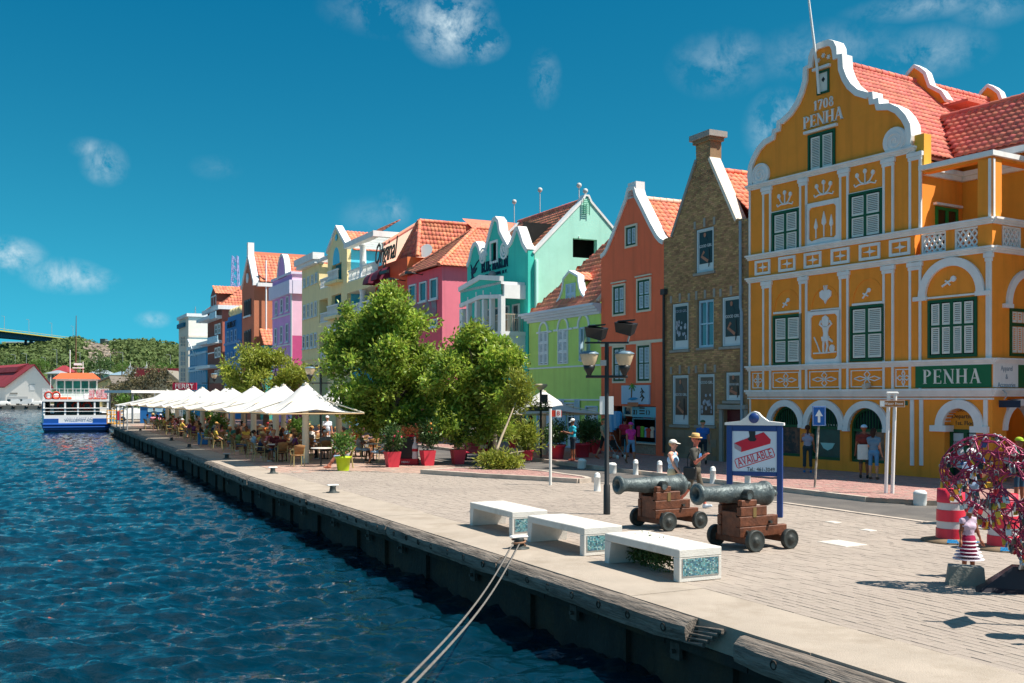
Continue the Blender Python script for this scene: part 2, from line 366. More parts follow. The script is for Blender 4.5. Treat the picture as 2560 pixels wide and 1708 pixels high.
pink_m=M('pink_paver',(.42,.235,.205),rough=.9,var=.12,vs=3,bump=.3,bs=60,island=.13,col2=(.34,.20,.18),c2s=.4,c2t=.58)
cafe_m=M('cafe_paver',(.40,.27,.215),rough=.9,var=.12,vs=1.5,bump=.3,bs=60,island=.12)
asph=M('asphalt',(.115,.105,.098),rough=.92,var=.15,vs=1.2,bump=.3,bs=90,col2=(.17,.15,.13),c2s=.6,c2t=.58)
kerb_m=M('kerb_stone',(.50,.42,.35),rough=.9,var=.15,vs=2.5,bump=.3,bs=40,col2=(.30,.25,.21),c2s=1.2,c2t=.6)
def strip(name,Ys,t0,t1,z,mat,kind='structure'):
 v=[]
 for Y in Ys:v+=[qp(Y,t0,z),qp(Y,t1,z)]
 return MB().add(v,[(2*i,2*i+1,2*i+3,2*i+2)for i in range(len(Ys)-1)]).build(name,mat,None,kind)
# one broad bed of ground under everything inland of the quay
mb=MB();inl=[qp(Y,.05)for Y in(1.5,5,36,106)];poly=[(p.x,p.y)for p in inl]+[(-47,118),(-46,122),(-61,150),(-137,332),(-420,340),(-1400,420),(-1400,900),(900,900),(900,-60),(60,-60),(12,-4)]
n=len(poly);tri=tessellate_polygon([[Vector((x,y,0))for x,y in poly]])
mb.add([(x,y,-.02)for x,y in poly],[t if(poly[t[1]][0]-poly[t[0]][0])*(poly[t[2]][1]-poly[t[0]][1])-(poly[t[2]][0]-poly[t[0]][0])*(poly[t[1]][1]-poly[t[0]][1])>0 else t[::-1]for t in tri]).build('ground',joint_m,None,'structure')
# coping slabs, cast in lengths
cop=link('quay_coping',MB().mesh('quay_coping',conc),None,'structure')
Y=1.6;k=0
while Y<105:
 L=3.2 if Y<40 else 6.4;a,b,c,d=qp(Y+.006,0),qp(Y+.006,1.27),qp(min(105.5,Y+L)-.006,1.27),qp(min(105.5,Y+L)-.006,0)
 zt=.006+rnd.uniform(-.004,.004);e=.012;mb=MB();mb.hprism([(p.x,p.y)for p in(a,b,c,d)],-.35,zt)
 mb.build('coping_slab',conc,cop);Y+=L
# tan pavers of the square: laid in courses parallel to the quay, broken joints
plaza=MB().add([tuple(qp(Y_,t,-.0035))for Y_,t in((1.5,1.27),(1.5,16),(36,16),(36,1.27))],[(0,1,2,3)]).build('plaza',joint_m,None,'structure')
KL=[(22.0,9.95),(22.9,9.35),(28.0,6.75),(32.3,4.6),(33.4,3.2),(34.0,2.4),(37.5,-3.2),(38.6,-6),(39.2,-9.35)] # far limit of the tan paving (Y, X)
def inside_plaza(p):
 if p.y<22:return p.x<12.5 and True
 for(y0,x0),(y1,x1)in zip(KL,KL[1:]):
  if y0<=p.y<=y1:return p.x<x0+(x1-x0)*(p.y-y0)/(y1-y0)
 return False
PW,PL_,G_=.128,.27,.0015
cells=[]
for r in range(0,96):
 t=1.29+r*.131;s0=(r%2)*.135+rnd.uniform(-.015,.015);Y=3.0+s0*.9
 while Y<39:
  if inside_plaza(qp(Y+.12,t+.06)):cells.append((Y,t))
  Y+=PL_*.9
def paver_quad(Y,t,j):return[qp(Y+G_,t+G_/2),qp(Y+G_,t+PW),qp(Y+PL_*.9-G_,t+PW),qp(Y+PL_*.9-G_,t+G_/2)]
vis=[c for c in cells if qp(c[0],c[1]).y>7 and abs(qp(c[0],c[1]).x/qp(c[0],c[1]).y)<.52 and 2560*2.8/qp(c[0],c[1]).y<740]
vis.sort(key=lambda c:qp(c[0],c[1]).y);near=set(vis[:300])
b0=Vector((0,0,0));mbs=MB();mbs.bevbox(-.5,.5,-.5,.5,-.03,0,.02);pm=mbs.mesh('paver',paver_m)
for c in vis[:300]:
 q=paver_quad(*c,0);ce=(q[0]+q[2])/2;o=link('paver',pm,plaza);o.location=(ce.x,ce.y,rnd.uniform(-.003,.004));d=qdir(c[0]);o.rotation_euler=(rnd.uniform(-.004,.004),rnd.uniform(-.004,.004),math.atan2(d.y,d.x));o.scale=((q[2]-q[1]).length,PW-.004,1)
rest=[c for c in cells if c not in near];v=[];f=[]
for c in rest:
 z=rnd.uniform(-.003,.004);q=paver_quad(*c,0);o=len(v)
 v+=[(p.x,p.y,z)for p in q]+[(p.x,p.y,-.0035)for p in q];f+=[(o,o+1,o+2,o+3),(o,o+4,o+5,o+1),(o+1,o+5,o+6,o+2),(o+2,o+6,o+7,o+3),(o+3,o+7,o+4,o)]
f=[x[::-1]for x in f]
link('paver_field',npmesh('paver_field',v,f,paver_m),plaza,'stuff')
# access plates let into the paving
plate_m=M('access_plate',(.62,.57,.5),rough=.7,var=.12,bump=.2)
for(x,y,w,h,lab)in((2105,1359,.75,.55,'large pale square access plate set in the tan paving'),(2083,1306,.3,.22,'small pale access plate nearest the blue sign board'),(2170,1326,.3,.22,'small pale access plate right of the larger one')):
 p=gp(x,y);d=qdir(p.y);o=MB().bevbox(-w/2,w/2,-h/2,h/2,-.01,.012,.006).build('access_plate',plate_m,None,None,(p.x,p.y,0),math.atan2(d.y,d.x));tag(o,lab,'access plate')
# cafe terrace paving (mauve bricks) and pink brick pavements
def brick_field(name,poly,z,mat,bw,bl,ang,lim=300,under=None,kind='structure'):
 base=MB();base.hprism(poly,z-.13,z-.0035);o=base.build(name,under or joint_m,None,kind)
 xs=[p[0]for p in poly];ys=[p[1]for p in poly];cx,cy=sum(xs)/len(xs),sum(ys)/len(ys);R_=max(max(xs)-min(xs),max(ys)-min(ys));ca,sa=math.cos(ang),math.sin(ang)
 n=len(poly)
 def ins(x,y):
  c=False
  for i in range(n):
   (x0,y0),(x1,y1)=poly[i],poly[(i+1)%n]
   if(y0>y)!=(y1>y)and x<(x1-x0)*(y-y0)/(y1-y0)+x0:c=not c
  return c
 v=[];f=[]
 for r in range(int(-R_/bw),int(R_/bw)):
  for k in range(int(-R_/bl),int(R_/bl)):
   u=(k+(r%2)*.5)*bl;w=r*bw;x,y=cx+u*ca-w*sa,cy+u*sa+w*ca
   if not ins(x,y):continue
   zz=z+rnd.uniform(-.004,.003);i=len(v)
   for(a,b)in((.006,.006),(bl-.006,.006),(bl-.006,bw-.0035),(.006,bw-.0035)):v.append((x+(a-bl/2)*ca-(b-bw/2)*sa,y+(a-bl/2)*sa+(b-bw/2)*ca,zz))
   for j in range(4):v.append((v[i+j][0],v[i+j][1],z-.013))
   f+=[(i,i+1,i+2,i+3),(i,i+4,i+5,i+1),(i+1,i+5,i+6,i+2),(i+2,i+6,i+7,i+3),(i+3,i+7,i+4,i)]
 if f:link('paving_bricks',npmesh('paving_bricks',v,f,mat),o,'stuff')
 return o
qa=math.atan2(.9,-.46)
P2=lambda Y,t:tuple(qp(Y,t))[:2]
terr=[P2(37.2,1.3)]+[(-6.2,38.8),(-3.3,37.7),(.5,36.2),(1.0,37.2),(-3.6,45.2),(-6.5,52),(-15.5,70),(-35,112)]+[P2(104,1.3)]
brick_field('cafe_terrace',terr,.004,cafe_m,.22,.44,qa)
# raised island with its stone kerb
isl=[(-3.3,37.4),(-1.2,35.7),(1.0,34.2),(2.15,33.3),(2.55,33.6),(2.45,34.3),(1.2,36.9),(.4,37.9),(-2.2,38.6)]
brick_field('traffic_island',isl,.13,pink_m,.11,.22,qa+.4)
mb=MB()
for i in range(len(isl)):
 a,b=Vector((*isl[i],0)),Vector((*isl[(i+1)%len(isl)],0));d=(b-a);L=d.length;d.normalize();nn=Vector((d.y,-d.x,0));k=max(1,int(L/.9))
 for j in range(k):
  o=a+d*(L*j/k+.006)-nn*.13;mb=MB();mb.obox(o+Vector((0,0,-.05)),d*(L/k-.0035),nn*.2,Vector((0,0,.20+rnd.uniform(-.006,.006))));mb.build('kerb_stone',kerb_m,bpy.data.objects['traffic_island'])
# carriageway between the square, the island and the shops
road=[(14.5,13),(10.35,21.4),(9.35,22.95),(6.75,28.05),(4.6,32.35),(2.7,33.5),(1.2,37.1),(-3.2,45.4),(-6.2,52.4),(-15.2,70.3),(-40,122),(-36,124),(-11.6,70),(-2.75,52),(.32,45.9),(3.1,39.6),(7.3,31.3),(9.4,27.2),(10.9,26.2),(16,25.2),(22,13)]
pl=tessellate_polygon([[Vector((x,y,0))for x,y in road]])
area=lambda t:(road[t[1]][0]-road[t[0]][0])*(road[t[2]][1]-road[t[0]][1])-(road[t[2]][0]-road[t[0]][0])*(road[t[1]][1]-road[t[0]][1])
mb=MB();mb.add([(x,y,.008)for x,y in road],[t if area(t)>0 else t[::-1]for t in pl]);mb.build('road',asph,None,'structure')
kl=[(14.4,13.1),(10.3,21.4),(9.3,22.95),(6.7,28.05),(4.55,32.3),(2.9,33.3)]
kb=link('road_edging',MB().mesh('road_edging',kerb_m),None,'structure')
for(x0,y0),(x1,y1)in zip(kl,kl[1:]):
 a,b=Vector((x0,y0,0)),Vector((x1,y1,0));d=b-a;L=d.length;d.normalize();nn=Vector((-d.y,d.x,0));k=max(1,int(L/1.0))
 for j in range(k):MB().obox(a+d*(L*j/k+.008)+Vector((0,0,-.1)),d*(L/k-.016),nn*.16,Vector((0,0,.125+rnd.uniform(-.006,.006)))).build('kerb_stone',kerb_m,kb)
# pavement in front of the shops
pv=[(-39.5,124.4),(-11.5,70.2),(-2.7,52.2),(.4,46.0),(3.2,39.8),(7.4,31.5),(9.45,27.35),(10.9,26.4),(16,25.4),(24,24.8),(24,34),(16.5,34.5),(15.2,32.3),(9.6,41.2),(-3.0,66.6),(-33,127.2)]
brick_field('shop_pavement',pv,.13,pink_m,.11,.22,qa+.1)
kb=link('pavement_kerb',MB().mesh('pavement_kerb',kerb_m),None,'structure')
kk=[(-11.5,70.2),(-2.7,52.2),(.4,46.0),(3.2,39.8),(7.4,31.5),(8.9,28.45),(9.45,27.35)]
for(x0,y0),(x1,y1)in zip(kk,kk[1:]):
 a,b=Vector((x0,y0,0)),Vector((x1,y1,0));d=b-a;L=d.length;d.normalize();nn=Vector((-d.y,d.x,0));k=max(1,int(L/1.0));last=(x1,y1)==kk[-1]
 for j in range(k):
  h0=.24*(1-(j/k if last else 0));mb=MB();mb.obox(a+d*(L*j/k+.006)-nn*.02+Vector((0,0,-.1)),d*(L/k-.0035),nn*.15,Vector((0,0,max(.12,h0+rnd.uniform(-.004,.004)))));mb.build('kerb_stone',kerb_m,kb)
# timber rubbing strake of the quay, with its drilled bolt holes
wood=M('weathered_timber',(.21,.175,.145),rough=.9,var=.35,vs=9,bump=.9,bs=34,col2=(.07,.055,.045),c2s=14,c2t=.55,grain=2.05)
def beam_profile(k):return[(.02,-.015),(-.10,-.01),(-.22,-.05),(-.27,-.13),(-.26,-.31),(.02,-.33)]
beams=[(1.6,12.15),(13.0,17.9),(17.95,23.0),(23.05,29),(29.05,35.9),(36,43),(43.1,50),(50.1,58),(58.1,66),(66.1,75),(75.1,84),(84.1,94),(94.1,105.5)]
hole_m=M('bolt_hole_rust',(.035,.028,.022),rough=.95,var=.4)
qw=thing('quay_wall','dark stained quay wall with timber fender beam along the water','quay wall')
for bi,(Y0,Y1)in enumerate(beams):
 n=max(8,int((Y1-Y0)/.18))if Y0<40 else max(8,int((Y1-Y0)/.6));v=[];f=[]
 pr0=[(.03,-.02),(-.05,.0),(-.13,-.0035),(-.2,-.045),(-.255,-.09),(-.27,-.15),(-.265,-.24),(-.25,-.31),(.03,-.33)];m_=len(pr0)
 for i in range(n+1):
  Y=Y0+(Y1-Y0)*i/n;e=1-max(0,1-min(i,n-i)*.5)*.22
  for j,(t,z)in enumerate(pr0):
   w=0 if j in(0,m_-1)else rnd.uniform(-.006,.006)+.008*math.sin(Y*1.7+j*1.7);q=qp(Y,t*e+w,z*(1 if e==1 else .97)+w*.8-(.02 if bi==0 else 0));v.append(tuple(q))
 for i in range(n):
  for j in range(m_-1):f.append((i*m_+j,i*m_+j+1,(i+1)*m_+j+1,(i+1)*m_+j))
 mb=MB();mb.add(v,[x[::-1]for x in f],0);mb.add(v[:m_],[list(range(m_))]);mb.add(v[-m_:],[list(range(m_))[::-1]])
 bo=mb.build('fender_beam',[wood],qw)
 if Y0<50:
  Y=Y0+.35
  while Y<Y1-.2:
   d=qdir(Y);c=qp(Y,-.264,-.17);mb=MB();out=Vector((-d.y,d.x,0));mb.lathe([(.055,-.02),(.055,.012),(.04,.014),(.04,-.01),(0,-.0035)],c,out,10,0,False);mb.build('bolt_hole',hole_m,bo);Y+=rnd.choice((.62,.68,.75))
# broken timber end with rust and a fallen splinter
mb=MB()
for k in range(5):
 a=qp(12.5+k*.05,-.05-.03*k,-.06-.05*k);mb.tube([a,a+qdir(12.5)*rnd.uniform(.25,.6)+Vector((-.02,0,-.04))],[.035,.008],5)
mb.build('splintered_timber',wood,qw)
# quay wall itself: panels, dark recesses, buttress blocks and brackets
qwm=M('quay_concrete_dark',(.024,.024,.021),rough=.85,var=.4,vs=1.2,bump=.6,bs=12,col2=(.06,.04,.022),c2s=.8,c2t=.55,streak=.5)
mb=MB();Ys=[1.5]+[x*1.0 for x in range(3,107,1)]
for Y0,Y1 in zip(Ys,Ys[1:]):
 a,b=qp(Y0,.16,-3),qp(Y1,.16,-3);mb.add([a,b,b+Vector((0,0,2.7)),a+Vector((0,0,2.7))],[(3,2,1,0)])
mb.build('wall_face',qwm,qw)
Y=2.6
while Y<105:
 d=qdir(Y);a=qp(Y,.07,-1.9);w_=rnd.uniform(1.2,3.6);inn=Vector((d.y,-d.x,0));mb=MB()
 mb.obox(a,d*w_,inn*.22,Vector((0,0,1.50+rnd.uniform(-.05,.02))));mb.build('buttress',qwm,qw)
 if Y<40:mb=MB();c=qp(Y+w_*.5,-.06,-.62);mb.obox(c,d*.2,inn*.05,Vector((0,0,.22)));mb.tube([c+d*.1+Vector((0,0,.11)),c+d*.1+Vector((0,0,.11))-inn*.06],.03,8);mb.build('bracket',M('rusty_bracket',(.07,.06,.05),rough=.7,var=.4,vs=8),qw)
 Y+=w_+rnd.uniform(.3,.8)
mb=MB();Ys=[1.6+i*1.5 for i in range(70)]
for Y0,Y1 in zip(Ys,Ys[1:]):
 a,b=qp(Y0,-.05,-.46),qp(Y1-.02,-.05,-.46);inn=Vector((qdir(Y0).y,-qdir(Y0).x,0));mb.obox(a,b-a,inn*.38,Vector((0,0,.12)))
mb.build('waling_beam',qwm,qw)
# ---------------------------------------------------------------- water
wm=bpy.data.materials.new('harbour_water');wm.use_nodes=True;t=wm.node_tree;b=t.nodes['Principled BSDF']
b.inputs['Base Color'].default_value=(.0002,.015,.026,1);b.inputs['Roughness'].default_value=.03;b.inputs['IOR'].default_value=1.5;b.inputs['Specular IOR Level'].default_value=.5
tc=N(t,'ShaderNodeTexCoord');mp=N(t,'ShaderNodeMapping');mp.inputs['Scale'].default_value=(.8,1.8,1);mp.inputs['Rotation'].default_value=(0,0,.2);t.links.new(tc.outputs['Object'],mp.inputs['Vector'])
n1=N(t,'ShaderNodeTexNoise');n1.inputs['Scale'].default_value=2.6;n1.inputs['Detail'].default_value=5;n1.inputs['Roughness'].default_value=.55;n1.inputs['Distortion'].default_value=.6;t.links.new(mp.outputs[0],n1.inputs['Vector'])
bp=N(t,'ShaderNodeBump');bp.inputs['Strength'].default_value=.4;bp.inputs['Distance'].default_value=.10;t.links.new(n1.outputs['Fac'],bp.inputs['Height']);t.links.new(bp.outputs[0],b.inputs['Normal'])
rs_=np.random.RandomState(3)
def waves(x,y):
 h=np.zeros_like(x)
 for k in range(46):
  lam=.26*1.062**k;th=1.85+rs_.normal(0,.48);kx,ky=math.cos(th)*2*math.pi/lam,math.sin(th)*2*math.pi/lam;A=.0205*lam**.6*(.4+rs_.rand()*.9)*(1 if lam<1.1 else .55)
  ph=kx*x+ky*y+rs_.rand()*6.28;h+=A*(np.sin(ph)+.3*np.sin(2*ph+.6))
 return h*.6
nr,nc=760,520
yy=5.0*(700/5.0)**(np.linspace(0,1,nr)**1.15);u=np.linspace(-.62,.62,nc)
Xg=yy[:,None]*u[None,:];Yg=np.repeat(yy[:,None],nc,1);Zg=WZ+waves(Xg,Yg)*np.clip(1.15-Yg/260,.25,1)
idx=np.arange(nr*nc).reshape(nr,nc);f=np.stack([idx[:-1,:-1],idx[:-1,1:],idx[1:,1:],idx[1:,:-1]],-1).reshape(-1,4)
Xc=(Xg[:-1,:-1]+Xg[1:,1:])/2;Yc=(Yg[:-1,:-1]+Yg[1:,1:])/2
qxv=np.interp(Yc,[q[0]for q in QL]+[122,150,332,336,700],[q[1]for q in QL]+[-46,-61,-137,-460,-480]);keep=(Xc<qxv+2.5).ravel()
link('water',npmesh('water',np.stack([Xg,Yg,Zg],-1).reshape(-1,3),f[keep],[wm],True),None,'structure')
mb=MB();mb.quad((-1500,-200,WZ-.35),(60,-200,WZ-.35),(60,4.9,WZ-.35),(-1500,4.9,WZ-.35));mb.quad((-1500,4.9,WZ-.35),(-3.2,4.9,WZ-.35),(-434,700,WZ-.35),(-1500,700,WZ-.35));mb.build('water_beyond',wm,None,'structure')
# ---------------------------------------------------------------- shared building pieces
tile_m=M('roof_tile_red',srgb('#d47361'),rough=.8,var=.12,vs=.7,island=.2,bump=.1,col2=srgb('#b0584a'),c2s=.9,c2t=.66)
tile_o=M('roof_tile_orange',srgb('#e08768'),rough=.8,var=.12,vs=.7,island=.2,bump=.1,col2=srgb('#c9694e'),c2s=.8,c2t=.62)
green=paint('green_woodwork','#04512f',streak=.1,rough=.5)
slat_m=M('louvre_white',(.78,.76,.68),rough=.6,var=.06)
slat_b=M('louvre_blue_grey',srgb('#b9cfe0'),rough=.6,var=.05)
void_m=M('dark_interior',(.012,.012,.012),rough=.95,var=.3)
def tile_roof(parent,o,U,V,lu,lv,cols,rows,mat,mask=None,singles=0,name='roof_tiles'):
 """pantiles laid from the eave corner o along U, up the slope V"""
 o,U,V=np.array(o,float),np.array(U,float),np.array(V,float);U /= np.linalg.norm(U);V /= np.linalg.norm(V)
 Nn=np.cross(U,V);Nn=Nn if Nn[2]>0 else-Nn;tw,tl=lu/cols,lv/rows
 tph=.6;pu=np.array([0,.18,.36,.54,.74,1.0])*tw*1.02;ph=np.array([.012,.05,.062,.05,.016,.0])*(tw/.24)*tph
 base=[]
 for vv,lift in((-.06*tl,.02),(tl,.0)):
  for a,h in zip(pu,ph):base.append((a,vv,h+lift))
 for a,h in zip(pu,ph):base.append((a,-.06*tl,h-.006))
 base=np.array(base);q=[(i,i+1,7+i,6+i)for i in range(5)]+[(12+i,13+i,i+1,i)for i in range(5)]
 Wm=np.stack([U,V,Nn])
 cells=[(i,j)for j in range(rows)for i in range(cols)if mask is None or mask((i+.5)/cols,(j+.5)/rows)]
 pick=set()
 if singles:
  cells.sort(key=lambda c:c[0]*-.7+c[1]*.2);pick=set(cells[:singles])
  me=npmesh('roof_tile',base@Wm,q,[mat],True)
  for(i,j)in cells[:singles]:
   t=link('roof_tile',me,parent);t.location=Vector(o+U*i*tw+V*j*tl+Nn*rnd.uniform(-.004,.006))
 rest=[c for c in cells if c not in pick]
 if not rest:return
 off=np.array([o+U*i*tw+V*j*tl+Nn*rnd.uniform(-.004,.006)for i,j in rest])
 v=(base@Wm)[None]+off[:,None];n=len(base)
 f=np.array(q)[None]+(np.arange(len(rest))*n)[:,None,None]
 link(name,npmesh(name,v.reshape(-1,3),f.reshape(-1,4),[mat],True),parent,'stuff')
def ridge(parent,a,b,mat,r=.13,name='ridge_tiles'):
 a,b=Vector(a),Vector(b);L=(b-a).length;n=max(2,int(L/.38));mb=MB();d=(b-a).normalized()
 for i in range(n):mb.tube([a+d*(L*i/n-.02),a+d*(L*(i+1)/n)],[r*1.06,r*.92],7)
 return mb.build(name,mat,parent,'stuff')
def louvres(w,h,nb=None,t=.035,pitch=.06,mats=None,dark=True):
 """one louvred leaf with its stiles, rails and slats, centred on x, standing on z = 0, face at y = 0"""
 mb=MB();b=.045
 mb.box(-w/2,-w/2+b,0,t,0,h);mb.box(w/2-b,w/2,0,t,0,h);mb.box(-w/2+b,w/2-b,.001,t-.001,0,b*1.2);mb.box(-w/2+b,w/2-b,.001,t-.001,h-b*1.2,h)
 n=max(3,int((h-2.4*b)/pitch))
 for i in range(n):
  z=b*1.2+(i+.5)*(h-2.4*b)/n;k=(h-2.4*b)/n*.42
  mb.add([(-w/2+b,.004,z-k),(w/2-b,.004,z-k),(w/2-b,t-.004,z+k*.55),(-w/2+b,t-.004,z+k*.55),(-w/2+b,.012,z-k-.008),(w/2-b,.012,z-k-.008),(w/2-b,t,z+k*.55-.008),(-w/2+b,t,z+k*.55-.008)],
               [(0,1,2,3),(7,6,5,4),(0,4,5,1)])
 return mb
LV={}
def shutter_window(B,u0,u1,z0,z1,cols=2,rows=2,fm=None,sm=None,d=0.0,proud=.05,fw=.1,split=.5,label=None,closed=True,gap=.0):
 fm=fm or green;sm=sm or slat_m;mb=MB();y0,y1=d-proud,d+.06
 mb.box(u0,u0+fw,y0,y1,z0,z1);mb.box(u1-fw,u1,y0,y1,z0,z1);mb.box(u0+fw,u1-fw,y0+.002,y1,z0,z0+fw);mb.box(u0+fw,u1-fw,y0+.002,y1,z1-fw,z1)
 zs=[z0+fw]+[z0+fw+(z1-z0-2*fw)*(split if rows==2 else(k/rows))for k in range(1,rows)]+[z1-fw]
 for k in range(1,rows):mb.box(u0+fw,u1-fw,y0+.006,y1,zs[k]-fw*.35,zs[k]+fw*.35)
 cw=(u1-u0-2*fw)/cols;mw=fw*.9
 for c in range(1,cols):mb.box(u0+fw+c*cw-mw/2*(1.5 if c==cols/2 else .7),u0+fw+c*cw+mw/2*(1.5 if c==cols/2 else .7),y0+.004,y1,z0+fw,z1-fw)
 mb.box(u0+.01,u1-.01,y1-.01,y1+.01,z0+.01,z1-.01,1)
 wn=mb.build('window',[fm,void_m],B)
 if label:wn['label']=label
 for r in range(rows):
  for c in range(cols):
   w_=cw-mw*1.3;h_=zs[r+1]-zs[r]-fw*.8;key=(round(w_,2),round(h_,2),sm.name)
   if key not in LV:LV[key]=louvres(round(w_,2),round(h_,2)).mesh('shutter',[sm])
   link('shutter',LV[key],wn).location=(u0+fw+(c+.5)*cw,y0+.015,zs[r]+fw*.4)
 return wn
def sash_window(B,u0,u1,z0,z1,fm,gm=None,cols=2,rows=2,d=0.0,fw=.08,proud=.03,sill=None,name='window'):
 mb=MB();y0,y1=d-proud,d+.05
 mb.box(u0,u0+fw,y0,y1,z0,z1);mb.box(u1-fw,u1,y0,y1,z0,z1);mb.box(u0+fw,u1-fw,y0+.002,y1,z0,z0+fw);mb.box(u0+fw,u1-fw,y0+.002,y1,z1-fw,z1)
 for k in range(1,rows):z=z0+(z1-z0)*k/rows;mb.box(u0+fw,u1-fw,y0+.008,y1-.005,z-fw*.3,z+fw*.3)
 for c in range(1,cols):u=u0+(u1-u0)*c/cols;mb.box(u-fw*.35,u+fw*.35,y0+.005,y1-.008,z0+fw,z1-fw)
 wn=mb.build(name,fm,B)
 MB().box(u0+fw*.5,u1-fw*.5,y1-.02,y1-.008,z0+fw*.5,z1-fw*.5).build('pane',gm or darkglass,wn)
 if sill:MB().box(u0-.08,u1+.08,d-.14,d+.02,z0-.1,z0-.004).build('sill',sill,wn)
 return wn
def offset_poly(pts,k): # polyline moved sideways by k (to the left of its direction)
 out=[]
 for i in range(len(pts)):
  a=Vector(pts[max(i-1,0)]);b=Vector(pts[min(i+1,len(pts)-1)]);d=(b-a).normalized();out.append((pts[i][0]-d.y*k,pts[i][1]+d.x*k))
 return out
def rect_poly(u0,u1,z0,z1):return[(u0,z0),(u1,z0),(u1,z1),(u0,z1)]
def arch_poly(u0,u1,z0,zs,ry=None,n=14):return[(u0,z0),(u1,z0)]+arc((u0+u1)/2,zs,(u1-u0)/2,ry or(u1-u0)/2,0,math.pi,n)
def rframe(mb,u0,u1,z0,z1,w,y0,y1,r=0.0,m=0): # hollow rectangular moulding
 o=rect_poly(u0,u1,z0,z1)+[(u0,z0)];i=rect_poly(u0+w,u1-w,z0+w,z1-w)+[(u0+w,z0+w)];band(mb,o,i,y0,y1,m)
# ---------------------------------------------------------------- the ochre corner building
ochre=M('ochre_plaster',(.94,.31,.03),bump=.12,bs=18,rough=.8,var=.06,streak=.22,col2=(.86,.27,.03),c2s=.5,c2t=.6)
ochre2=M('ochre_plinth',(.92,.34,.02),rough=.85,var=.12,bump=.1,streak=.3)
PF=Fac((9.47,40.96),(5.55,-8.94))
B=thing('corner_building','ochre corner shop building with white scrolled gable, 1708 PENHA lettering and green shutters','building',(9.47,40.96,0),PF.rz)
zA,zG,zT=zoomer(1840,440,.31888),zoomer(1840,860,.30638),zoomer(1840,60,.31888)
def U(z,x,y=500):return PF.uz(*z(x,y))[0]
UW,UR=10.52,7.70;UC=3.815
# floor lines
Z_L0,Z_L1,Z_B0,Z_B1,Z_T=2.98,3.93,7.44,8.33,11.08
left=[(88,1300),(110,1255),(104,1200),(110,1120),(135,1050),(175,975),(228,915),(292,880),(298,832),(330,822),(335,765),(365,752),(430,690),(480,612),(512,535),(536,450),(542,345),(580,325),(584,262),(604,205),(640,165),(690,145)]
lu=[PF.uz(*zT(*p))for p in left]
half=[(max(.0,UC-u),z)for u,z in lu];half=[(min(h,UC+.02),max(z,Z_T))for h,z in half];half[-1]=(0,half[-1][1])
gab=[(UC-h,z)for h,z in half]+[(UC+h,z)for h,z in half[::-1][1:]]
wins=[(*PF.rect(1931,1999.5,526,636),2,2),(*PF.rect(2123,2207,478,598),2,2),(*PF.rect(1933,2005,787,913),2,2),(*PF.rect(2126,2212.5,763,903),2,2),(*PF.rect(2021,2089,330,428),2,1)]
arches=[(*PF.rect(1931,2000,1064,1140),1016),(*PF.rect(2022,2100,1067,1150),1017),(*PF.rect(2124,2211,1070,1157),1020)]
def top_of(u0,u1,y):return PF.uz((1280),y)[1]
holes=[rect_poly(u0+.02,u1-.02,z0+.02,z1-.02)for u0,u1,z0,z1,*_ in wins]
tw_=PF.rect(2043,2074,176,235);holes.append(rect_poly(tw_[0]+.02,tw_[1]-.02,tw_[2]+.02,tw_[3]-.02))
AR=[]
for(u0,u1,z0,z1,yt)in arches:
 xm={1016:1965,1017:2061,1020:2167}[yt];ztop=PF.uz(xm,yt)[1];w_=u1-u0;zs=ztop-w_/2;AR.append((u0,u1,z0,zs));holes.append(arch_poly(u0,u1,z0,zs))
outer=[(0,0),(UR,0),(UR,Z_T)]+[p for p in gab[::-1]]+[(0,Z_T)]
mb=MB();mb.wall(outer,holes,0,.42,0);mb.build('front_wall',[ochre],B)
mb=MB();mb.box(0.002,.4,.42,13,0,Z_T-.1);mb.box(.4,UR,12.6,13,0,Z_T-.1);mb.box(UR-.4,UR-.001,.42,13,7.5,Z_T-.25);mb.prism([(.1,Z_T-.1),(UR-.1,Z_T-.1),(UC,15.2)],12.6,13)
mb.box(.4,UR-.01,.45,12.6,7.3,7.4,1);mb.build('side_walls',[ochre,void_m],B)
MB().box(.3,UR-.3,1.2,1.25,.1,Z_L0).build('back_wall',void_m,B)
# gable coping
mb=MB();inner=offset_poly(gab,-.2);band(mb,offset_poly(gab,.03),inner,-.09,.46)
for hh in(gab[0],gab[-1]):pass
mb.build('gable_coping',white,B)
for(px,py,rpx)in((1903,445,.40),(2229,346,.42)):
 mb=MB();u,z=PF.uz(px,py);u=u if px<2000 else 2*UC-PF.uz(1903,445)[0];z=Z_T+.47
 pts=[(u+.02+(rpx*(1-t*.92))*math.cos((1 if px<2000 else-1)*t*15+1.2),z+(rpx*(1-t*.92))*math.sin((1 if px<2000 else-1)*t*15+1.2))for t in[i/60 for i in range(61)]]
 c_=arc(u+.02,z,rpx+.06,rpx+.06,0,2*math.pi,20)[:-1];mb.prism(c_,-.1,.0);stroke(mb,pts,.06,-.13,-.098);mb.build('scroll_ornament',bluewhite,B)
# roof
rs=math.hypot(15.25-10.95,UR+.25-UC)
vv=(UC-(UR+.25),0,15.25-10.95)
mb=MB();mb.prism([(-.15,10.9),(UC,15.2),(UR+.2,10.9),(UR+.2,10.82),(UC,15.1),(-.15,10.82)],.46,13.2);mb.build('roof_slab',tile_m,B)
tile_roof(B,(UR+.25,13.2,10.96),(0,-1,0),vv,12.75,rs,58,19,tile_m)
tile_roof(B,(-.25,.45,10.96),(0,1,0),(UC+.25,0,4.29),12.75,rs,58,19,tile_m)
ridge(B,(UC,.46,15.27),(UC,13.2,15.27),tile_m)
